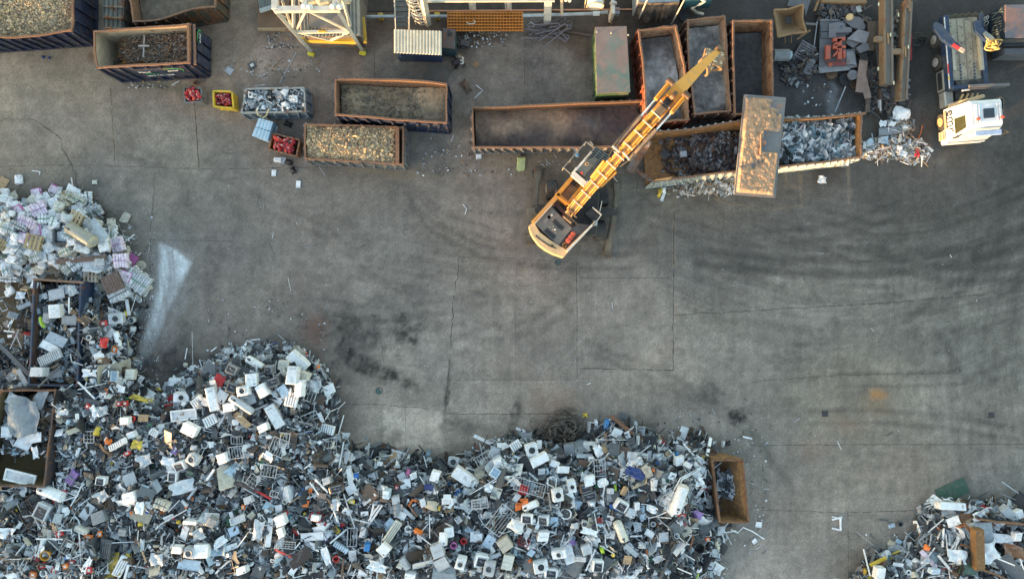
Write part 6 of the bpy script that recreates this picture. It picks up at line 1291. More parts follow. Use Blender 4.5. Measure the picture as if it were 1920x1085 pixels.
root['label']='huge heap of mixed white goods, sheet metal, tubes and shredded light iron'; root['category']='scrap heap'
b0=mound('main','',(.018,.019,.02),(.035,.03,.025)); b0.parent=root  # base painted near black so gaps between pieces look deeply shaded
B=Bits(); debris(B,'main',15500,PM1,21,.84,notin,.34); debris(B,'main',9000,PM1,22,.48,notin,.34); debris(B,'main',600,PM2,29,1.45,notin,.15); debris(B,'main',3600,PW,30,.75,notin,.2); debris(B,'main',6500,PW,35,.42,notin,.3)
PYB=palette(dict(YE=18,TN=18,GN=8,BR=12,DG=14,LG=10,W=10,OR=3,BE=8)); debris(B,'main',1100,PYB,33,.6,lambda a,b:((a-252)/48)**2+((b-775)/42)**2<1,.42); debris(B,'main',300,PYB,34,.6,lambda a,b:((a-60)/60)**2+((b-1040)/50)**2<1,.42)
o=B.build('scrap_pieces',MIX(),root); o['kind']='stuff'
rt=tag(thing('white_block_heap','heap of white foam blocks, strapped bundles and wrapping at the far end of the yard','scrap heap'),kind='stuff')
mound('white','',(.16,.15,.13),(.36,.34,.30)).parent=rt
B=Bits(); debris(B,'white',420,PWH,23,.9,None,.05); debris(B,'white',500,PWH,27,.5,None,.05); o=B.build('wrapping_pieces',MIX(),rt); o['kind']='stuff'
rt=tag(thing('brown_litter_ground','loose brown soil with scattered wire and litter beside the navy-edged container','litter'),kind='stuff')
mound('west','',(.15,.105,.06),(.20,.145,.09)).parent=rt
B=Bits(); debris(B,'west',200,PWS,24,.7,lambda a,b:(a<64),.05); debris(B,'west',420,PM1,28,.8,lambda a,b:(a<64)&(b>655),.1); B.build('litter_pieces',MIX(),rt)['kind']='stuff'
rt=tag(thing('light_iron_heap','heap of tubes, panels and white goods around the lower corner container','scrap heap'),kind='stuff')
mound('south_east','',(.06,.06,.06),(.10,.08,.065)).parent=rt
B=Bits(); debris(B,'south_east',2700,PSE,25,1.0,lambda a,b:~((a>1838)&(b>985)&(b<1066)&(a>1838)),.15); debris(B,'south_east',1300,PSE,26,.5); B.build('scrap_pieces',MIX(),rt)['kind']='stuff'
# contents of the two buried containers
B=Bits()
for cols_,n,x0,y0,x1,y1,z0,z1,sd in ((PM1[0],700,70,535,146,712,.8,1.5,31),(PM1[0],420,8,742,98,850,.8,1.4,32)):
    shards(B,n,x0,y0,x1,y1,z0,z1,[tuple(q) for q in PM1[0][:8]],(.08,.5),sd,.5,.3); rods(B,n//3,x0,y0,x1,y1,z0,z1,[tuple(q) for q in PM1[0][:6]],seed=sd)
tag(B.build('container_scrap',MIX()),'mixed scrap filling the two rusty containers sunk in the heap','scrap',kind='stuff')
# smaller spills
SPL=[(.70,.68,.66),(.55,.50,.42),(.30,.26,.2),(.45,.47,.5),(.16,.12,.1),(.75,.75,.75),(.30,.2,.1)]
B=Bits()
shards(B,620,1278,330,1382,362,.02,.3,SPL,(.06,.3),51,.6,.4); rods(B,120,1270,334,1384,366,.02,.35,SPL,seed=52,ln=(.2,.9)); shards(B,40,1236,348,1290,372,.02,.08,SPL,(.05,.16),53,.3,.4)
tag(B.build('spilled_scrap',MIX()),'bright litter spilled along the pale ribbed side of the long container','spilled scrap',kind='stuff')
B=Bits()
r9=np.random.default_rng(77)
def blobshards(n,cx,cy,rx,ry,z1,cols,size,seed):
    r=np.random.default_rng(seed); a=r.uniform(0,6.283,n); q=np.sqrt(r.random(n)); px=cx+np.cos(a)*q*rx; py=cy+np.sin(a)*q*ry; z=r.uniform(.02,z1,n)*(1.2-q); k=(CAM_H-z)/FPX
    s=np.column_stack([r.uniform(*size,n),r.uniform(*size,n)*.8,r.uniform(*size,n)*.35]); B.add(CUBEV,CUBET,s,rotm(n,.5,r),np.column_stack([(px-960)*k,(542.5-py)*k,z]),np.array(cols)[r.integers(0,len(cols),n)]*r.uniform(.6,1.2,(n,1)),.45,r)
    m=n//4; px=cx+r.normal(0,rx*.5,m); py=cy+r.normal(0,ry*.5,m); z=r.uniform(.05,z1+.1,m); k=(CAM_H-z)/FPX; B.add(CUBEV,CUBET,np.column_stack([r.uniform(.2,.9,m),r.uniform(.02,.06,m),r.uniform(.02,.05,m)]),rotm(m,.3,r),np.column_stack([(px-960)*k,(542.5-py)*k,z]),np.array(cols)[r.integers(0,len(cols),m)],.1,r)
blobshards(300,1672,275,42,22,.35,SPL,(.08,.4),61); blobshards(160,1640,286,30,14,.25,SPL,(.06,.3),62); blobshards(140,1712,285,26,22,.3,SPL,(.06,.35),63); blobshards(120,1690,235,26,18,.35,SPL,(.08,.35),64)
tag(B.build('spilled_scrap',MIX()),'litter of broken plastic, tube and sheet between the long container and the lorry','spilled scrap',kind='stuff')
# scattered litter on the bare concrete
B=Bits(); LT=[(.75,.76,.78),(.6,.62,.65),(.08,.07,.07),(.12,.10,.08),(.4,.4,.42)]
def scat(n,x0,y0,x1,y1,size=(.03,.11),seed=1,rod=.3):
    shards(B,int(n*(1-rod)),x0,y0,x1,y1,.01,.03,LT,size,seed,.1,.3); rods(B,int(n*rod),x0,y0,x1,y1,.015,.03,LT,ln=(.12,.45),th=(.012,.03),seed=seed,tilt=.02)
scat(60,380,560,620,660,seed=71); scat(90,470,640,560,660,seed=72); scat(70,1240,770,1440,860,seed=73); scat(60,1350,860,1440,1040,seed=74); scat(46,230,400,290,560,seed=75); scat(40,400,330,900,480,seed=76,size=(.02,.05)); scat(70,1300,440,1910,900,seed=77,size=(.02,.06)); scat(40,780,250,900,330,seed=78); scat(26,1620,1000,1740,1040,seed=79); scat(40,600,480,1250,800,seed=80,size=(.02,.06)); scat(70,450,130,560,170,seed=81,size=(.02,.07)); scat(40,1000,280,1080,330,seed=82,size=(.03,.08)); scat(70,255,560,300,720,seed=83,size=(.03,.1))
tag(B.build('ground_litter',MIX()),'tiny white and dark scraps strewn over the concrete','litter',kind='stuff')
# wire bush
t=tag(thing('wire_tangle','round dark brown tangle of wire and cable on the concrete above the heap','wire tangle',P(1052,803,0))); mb=MB(); rw=random.Random(9)
def coil(mb,n,cx,cy,rx,ry,h,th,cols):
    for k in range(n):
        c=P(cx+rw.gauss(0,rx*.42),cy+rw.gauss(0,ry*.42),rw.uniform(.05,h)); a=rw.uniform(0,6); r1=rw.uniform(.15,.55); mb.tube([c+Vector((math.cos(a+q*.45)*r1*(1+.2*math.sin(q)),math.sin(a+q*.45)*r1*.8,math.sin(q*1.3+k)*.08)) for q in range(rw.randint(4,8))],th,3,col=rw.choice(cols))
coil(mb,380,1052,803,36,24,.75,.022,[(.06,.045,.035),(.13,.10,.08),(.20,.16,.12),(.04,.03,.03)]); coil(mb,50,1060,780,12,14,.4,.02,[(.05,.04,.03),(.12,.09,.07)]); mb.build('wire_coils',MIX(),t)
for lb_,cx,cy,rx,ry,n in (('small knot of black cable at the edge of the white block heap',178,402,14,12,50),('black tangle at the foot of the long white ribbed fridge',1750,962,12,10,50),('dark clump on the concrete right of the funnel girders',1723,76,10,7,26)):
    mb=MB(); coil(mb,n,cx,cy,rx,ry,.3,.025,[(.02,.02,.02),(.05,.05,.05)]); tag(mb.build('cable_tangle',MIX()),lb_,'cable tangle')
# ================================================================ individual scrap items, traced one by one
KN=dict(fridge='fridge',washer='washing machine',cab='metal cabinet',oven='cooker',sink='enamel tray',panel='metal panel',rad='ribbed heater',tank='hot water tank',rack='wire rack',bar='metal bar',bucket='bucket',bent='crumpled sheet',carton='carton',chair='chair',board='board',block='foam block',stack='bundle',ring='ring',tube='bent tube',seat='seat',lump='plastic lump')
NMS=dict(fridge='fridge',washer='washing_machine',cab='metal_cabinet',oven='cooker',sink='enamel_tray',panel='sheet_panel',rad='ribbed_heater',tank='water_tank',rack='wire_rack',bar='metal_bar',bucket='bucket',bent='crumpled_sheet',carton='small_carton',chair='garden_chair',board='board',block='foam_block',stack='wrapped_bundle',ring='hoop',tube='bent_tube',seat='moulded_casing',lump='plastic_housing')
rI=random.Random(21)
def build_item(kind,col,w,l,h,t,seed):
    c=PAL[col][0]; v=rI.uniform(.88,1.05); c=tuple(min(.82,q*v) for q in c); dk=(.05,.055,.06); O=OBJP(); Mt=OBJR(); e=.004
    def B_(name,mb,cc,mat=O,parent=t,sm=False):
        o=mb.build(name,mat,parent,local=True,smooth=sm,color=cc); return o
    if kind in('fridge','cab'):
        B_('body',MB().cbox((0,0,h/2),(w,l,h),.022,jit=.022),c)
        if kind=='fridge':
            s=w>l; a,b=(w,l) if s else (l,w); f=rI.choice([.0,.18])
            if rI.random()<.6:
                mb=MB(); mb.cbox((0,0,h+.012),(w*.96,l*.94,.03),.01); d=B_('door',mb,c)
                hd=MB(); hd.box((w*.36,0,h+.04) if s else (0,l*.36,h+.04),(.05,l*.5,.03) if s else (w*.5,.05,.03)); B_('handle',hd,tuple(q*.45 for q in c),parent=d)
            B_('base_plate',MB().cbox((w/2+.01,0,h*.5) if s else (0,l/2+.01,h*.5),(.03,l*.8,h*.8) if s else (w*.8,.03,h*.8),.01),(.07,.065,.06) if rI.random()<.5 else tuple(q*.7 for q in c))
        else:
            k=rI.random()
            if k<.4: B_('panel_seam',MB().box((0,0,h+.003),(w*.9,.012,.006)).box((w*.4,l*.38,h+.005),(.08,.03,.01)),tuple(q*.5 for q in c))
            elif k<.7: B_('cover',MB().cbox((w*.05,0,h+.008),(w*.7,l*.7,.02),.01),tuple(min(.8,q*.9) for q in c))
            else: B_('badge',MB().box((w*.3,-l*.3,h+.004),(.1,.05,.008)),dk)
    elif kind in('washer','oven'):
        B_('body',MB().cbox((0,0,h/2),(w,l,h),.04,jit=.01),c); r0=min(w,l)*.33
        if kind=='washer':
            d=B_('door_ring',MB().tube([(math.cos(k*.3307)*r0,math.sin(k*.3307)*r0,h+.02) for k in range(19)],.04,6,closed=True),tuple(q*.8 for q in c),sm=True)
            B_('door_glass',MB().tube([(0,0,h-.02),(0,0,h+.012)],[r0,r0*.8],18),rI.choice([(.03,.035,.04),(.06,.065,.07),(.02,.02,.02)]),parent=d)
            B_('control_panel',MB().cbox((0,l*.43,h+.008),(w*.9,l*.09,.02),.006),tuple(q*.75 for q in c))
        else:
            B_('opening',MB().cbox((0,-l*.04,h+.004),(w*.72,l*.66,.012),.004),(.025,.025,.03)); [B_('trim',MB().bar((-w*.38,y_,h+.02),(w*.38,y_,h+.02),.033),(.3,.31,.32)) for y_ in (l*.36,-l*.41)]
            B_('inner_tray',MB().box((w*.06,-l*.02,h+.013),(w*.34,.03,.008)).box((-w*.1,l*.08,h+.013),(w*.2,.05,.008)),(.22,.22,.23))
    elif kind=='sink':
        mb=MB(); m=.14*min(w,l); 
        for cx,cy,sx,sy in ((0,-l/2+m/2,w,m),(0,l/2-m/2,w,m),(-w/2+m/2,0,m,l-2*m),(w/2-m/2,0,m,l-2*m)): mb.cbox((cx,cy,h*.75),(sx,sy,h*.5),.02)
        B_('rim',mb,c); B_('basin',MB().cbox((0,0,h*.45),(w-m*1.6,l-m*1.6,.05),.02),tuple(q*.82 for q in c)); B_('waste_hole',MB().cyl((w*.28,0,h*.46),(w*.28,0,h*.5),.05,10),(.02,.02,.02))
        if col=='W' and w>1.3 and seed%2==0: B_('dark_insert',MB().cbox((.0,0,h*.52),(w*.38,l*.48,.10),.04),(.06,.065,.07))
        else: B_('stain',MB().cbox((-.1,0,h*.485),(w*.6,l*.34,.012),.005),(.30,.30,.29),Mt)
    elif kind in('panel','board','carton'):
        th=.04 if kind!='carton' else .12; mb=MB(); o=MB().cbox((0,0,th/2),(w,l,th),.008,jit=.004 if kind=='carton' else .02); B_('sheet' if kind!='carton' else 'box_body',o,c,O if kind=='panel' else Mt)
        if kind=='panel':
            for s_ in (1,-1): B_('folded_edge',MB().bar((-w/2,s_*l/2,.04),(w/2,s_*l/2,.04),.03,.05),tuple(q*.85 for q in c))
        if kind=='carton': B_('paper_label',MB().box((0,0,th+.003),(w*.5,l*.5,.004)),(.6,.58,.52))
    elif kind=='rad':
        B_('body',MB().cbox((0,0,h/2),(w,l,h),.03,jit=.008),c); mb=MB(); n=max(4,int(w/.13))
        for k in range(n): x=-w/2+w*(k+.5)/n; mb.cbox((x,0,h+.01),(w/n*.55,l*.9,.03),.008)
        B_('front_ribs',mb,tuple(min(.8,q*1.02) for q in c)); mb=MB()
        for k in range(n-1): x=-w/2+w*(k+1)/n; mb.box((x,0,h+.002),(w/n*.3,l*.9,.006))
        B_('grooves',mb,tuple(q*.35 for q in c))
    elif kind=='tank':
        L_,r=(w,l/2) if w>l else (l,w/2); ax=Vector((1,0,0)) if w>l else Vector((0,1,0)); z=Vector((0,0,r*.85))
        B_('shell',MB().tube([z-ax*L_*.5,z-ax*L_*.47,z-ax*L_*.42,z+ax*L_*.42,z+ax*L_*.47,z+ax*L_*.5],[r*.4,r*.85,r,r,r*.85,r*.4],18),c,sm=True)
        B_('end_cap',MB().tube([z+ax*L_*.44,z+ax*L_*.485],[r*1.015,r*.7],18),(.5,.42,.25) if seed%2 else tuple(q*.7 for q in c)); B_('thermostat',MB().cbox(z-ax*L_*.3+Vector((0,0,r)),(.16,.12,.05),.01).cyl(z-ax*L_*.4+Vector((0,0,r*.9)),z-ax*L_*.4+Vector((0,0,r*1.05)),.04,8),(.04,.04,.04))
    elif kind=='rack':
        mb=MB(); t_=.028; zz=h*.6; c=tuple(q*.62 for q in c)
        for s in (-1,1): mb.bar((-w/2,s*l/2,zz),(w/2,s*l/2,zz),t_*1.3).bar((s*w/2,-l/2,zz),(s*w/2,l/2,zz),t_*1.3)
        B_('outer_frame',mb,c); mb=MB(); n=max(3,int(w/.16)); 
        for k in range(1,n): mb.bar((-w/2+w*k/n,-l/2,zz),(-w/2+w*k/n,l/2,zz),t_*.6)
        if seed%3==0:
            for k in range(1,3): mb.bar((-w/2,-l/2+l*k/3,zz+.02),(w/2,-l/2+l*k/3,zz+.02),t_*.7)
        B_('wires',mb,c); mb=MB()
        for sx in (-1,1):
            for sy in (-1,1): mb.bar((sx*w/2,sy*l/2,zz),(sx*w*.48,sy*l*.48,0),t_)
        B_('legs',mb,tuple(q*.8 for q in c))
    elif kind=='bucket':
        r=min(w,l)/2; B_('bucket_wall',MB().tube([(0,0,0),(0,0,r*1.5)],[r*.8,r],16,cap=False).tube([(0,0,r*1.5),(0,0,.05)],[r*.93,r*.7],16,cap=False),c); B_('bucket_base',MB().tube([(0,0,.3*r),(0,0,.35*r)],[r*.78,r*.78],14),tuple(q*.45 for q in c)); B_('bucket_rim',MB().tube([(math.cos(k*.39)*r,math.sin(k*.39)*r,r*1.5) for k in range(16)],.03,5,closed=True),c)
    elif kind in('bent','lump'):
        n=9; rr=random.Random(seed); ph=[rr.uniform(0,6) for _ in range(6)]; am=(.16 if kind=='bent' else .10)*min(w,l); V=[]
        def z_(x,y): s=abs(math.sin(x*4/w+ph[0]+y*2/l))*am+abs(math.sin(y*5/l+ph[1]-x*3/w))*am*.8; return s+rr.uniform(-.012,.012)
        for lay in (0,1):
            rr.seed(seed)
            for j in range(n):
                for i in range(n):
                    x=-w/2+w*i/(n-1); y=-l/2+l*j/(n-1); ed=(1+.12*math.sin(6*y/l+ph[2])) ; ed2=(1+.12*math.sin(6*x/w+ph[3])); z=z_(x,y)+(h*.8*(1-max(abs(2*x/w),abs(2*y/l))**2) if kind=='lump' else .05)
                    V.append((x*ed,y*ed2,z-lay*.02))
        F=[]; N_=n*n
        for j in range(n-1):
            for i in range(n-1): a=j*n+i; F+=[(a,a+1,a+n+1,a+n),(a+N_,a+n+N_,a+n+1+N_,a+1+N_)]
        for i in range(n-1): a=i; F.append((a+N_,a+1+N_,a+1,a)); a=(n-1)*n+i; F.append((a,a+1,a+1+N_,a+N_)); a=i*n; F.append((a,a+n,a+n+N_,a+N_)); a=i*n+n-1; F.append((a+N_,a+n+N_,a+n,a))
        B_('sheet' if kind=='bent' else 'shell',MB().raw(V,F),c)
    elif kind in('block','stack'):
        if kind=='block': 
            B_('block',MB().cbox((0,0,h/2),(w,l,h),.06,jit=.01),c,Mt)
            if col=='PK': B_('pink_wrap',MB().box((0,l*.48,h/2),(w*.98,.03,h*.9)).box((w*.48,0,h/2),(.03,l*.9,h*.9)),(.55,.16,.42))
        else:
            n=max(4,int(w/.14)); mb=MB()
            for k in range(n): x=-w/2+w*(k+.5)/n; mb.cbox((x,rI.uniform(-.04,.04),h/2+rI.uniform(-.03,.03)),(w/n*.86,l*rI.uniform(.9,1.02),h),.02)
            B_('sheets',mb,c,Mt); B_('strap',MB().box((0,0,h+.03),(w*1.02,.05,.012)),(.42,.22,.38) if col=='PK' else (.10,.22,.12) if seed%2 else (.05,.05,.05))
    elif kind=='chair':
        B_('seat',MB().cbox((0,-l*.1,.3),(w*.8,l*.5,.05),.03),c); B_('backrest',MB().cbox((0,l*.28,.42),(w*.7,l*.4,.05),.06,M=Matrix.Rotation(-.3,3,'X')),c)
        for s in (-1,1): B_('armrest',MB().bar((s*w*.45,-l*.3,.42),(s*w*.45,l*.2,.46),.06,.04),c); B_('leg',MB().bar((s*w*.38,-l*.3,.3),(s*w*.42,-l*.42,0),.05),c)
    elif kind=='ring':
        r=min(w,l)/2; B_('hoop_band',MB().tube([(math.cos(k*.3307)*r,math.sin(k*.3307)*r,h*.5) for k in range(19)],.045,6,closed=True),c,sm=True); B_('inner_drum',MB().tube([(0,0,.02),(0,0,h*.3)],[r*.85,r*.9],16),dk)
    elif kind=='seat':
        B_('pan',MB().cbox((0,0,.12),(w,l,.1),.07,jit=.02),c); B_('back',MB().cbox((0,l*.45,.25),(w,.12,.25),.05),tuple(q*.8 for q in c))
LAND=[]  # (px,py,phrase)
USED={}
SIZEW=[(.45,'tiny'),(.7,'small'),(1.05,'mid-sized'),(1.6,'large'),(99,'very large')]
HEIGHT=dict(fridge=.55,cab=.5,washer=.5,oven=.45,sink=.25,rad=.22,tank=.5,rack=.35,block=.24,stack=.4,lump=.3)
ITEMS=[]
def parse(data):
    for line in data.strip().split('\n'):
        line=line.strip()
        if not line: continue
        tl,rest=line.split(':',1)
        for e in rest.split(';'):
            e=e.strip()
            if not e: continue
            lab=None
            if '|' in e: e,lab=e.split('|'); lab=lab.strip()
            f=e.split(); ITEMS.append((tl,f[0],f[1],[float(q) for q in f[2:]],lab))
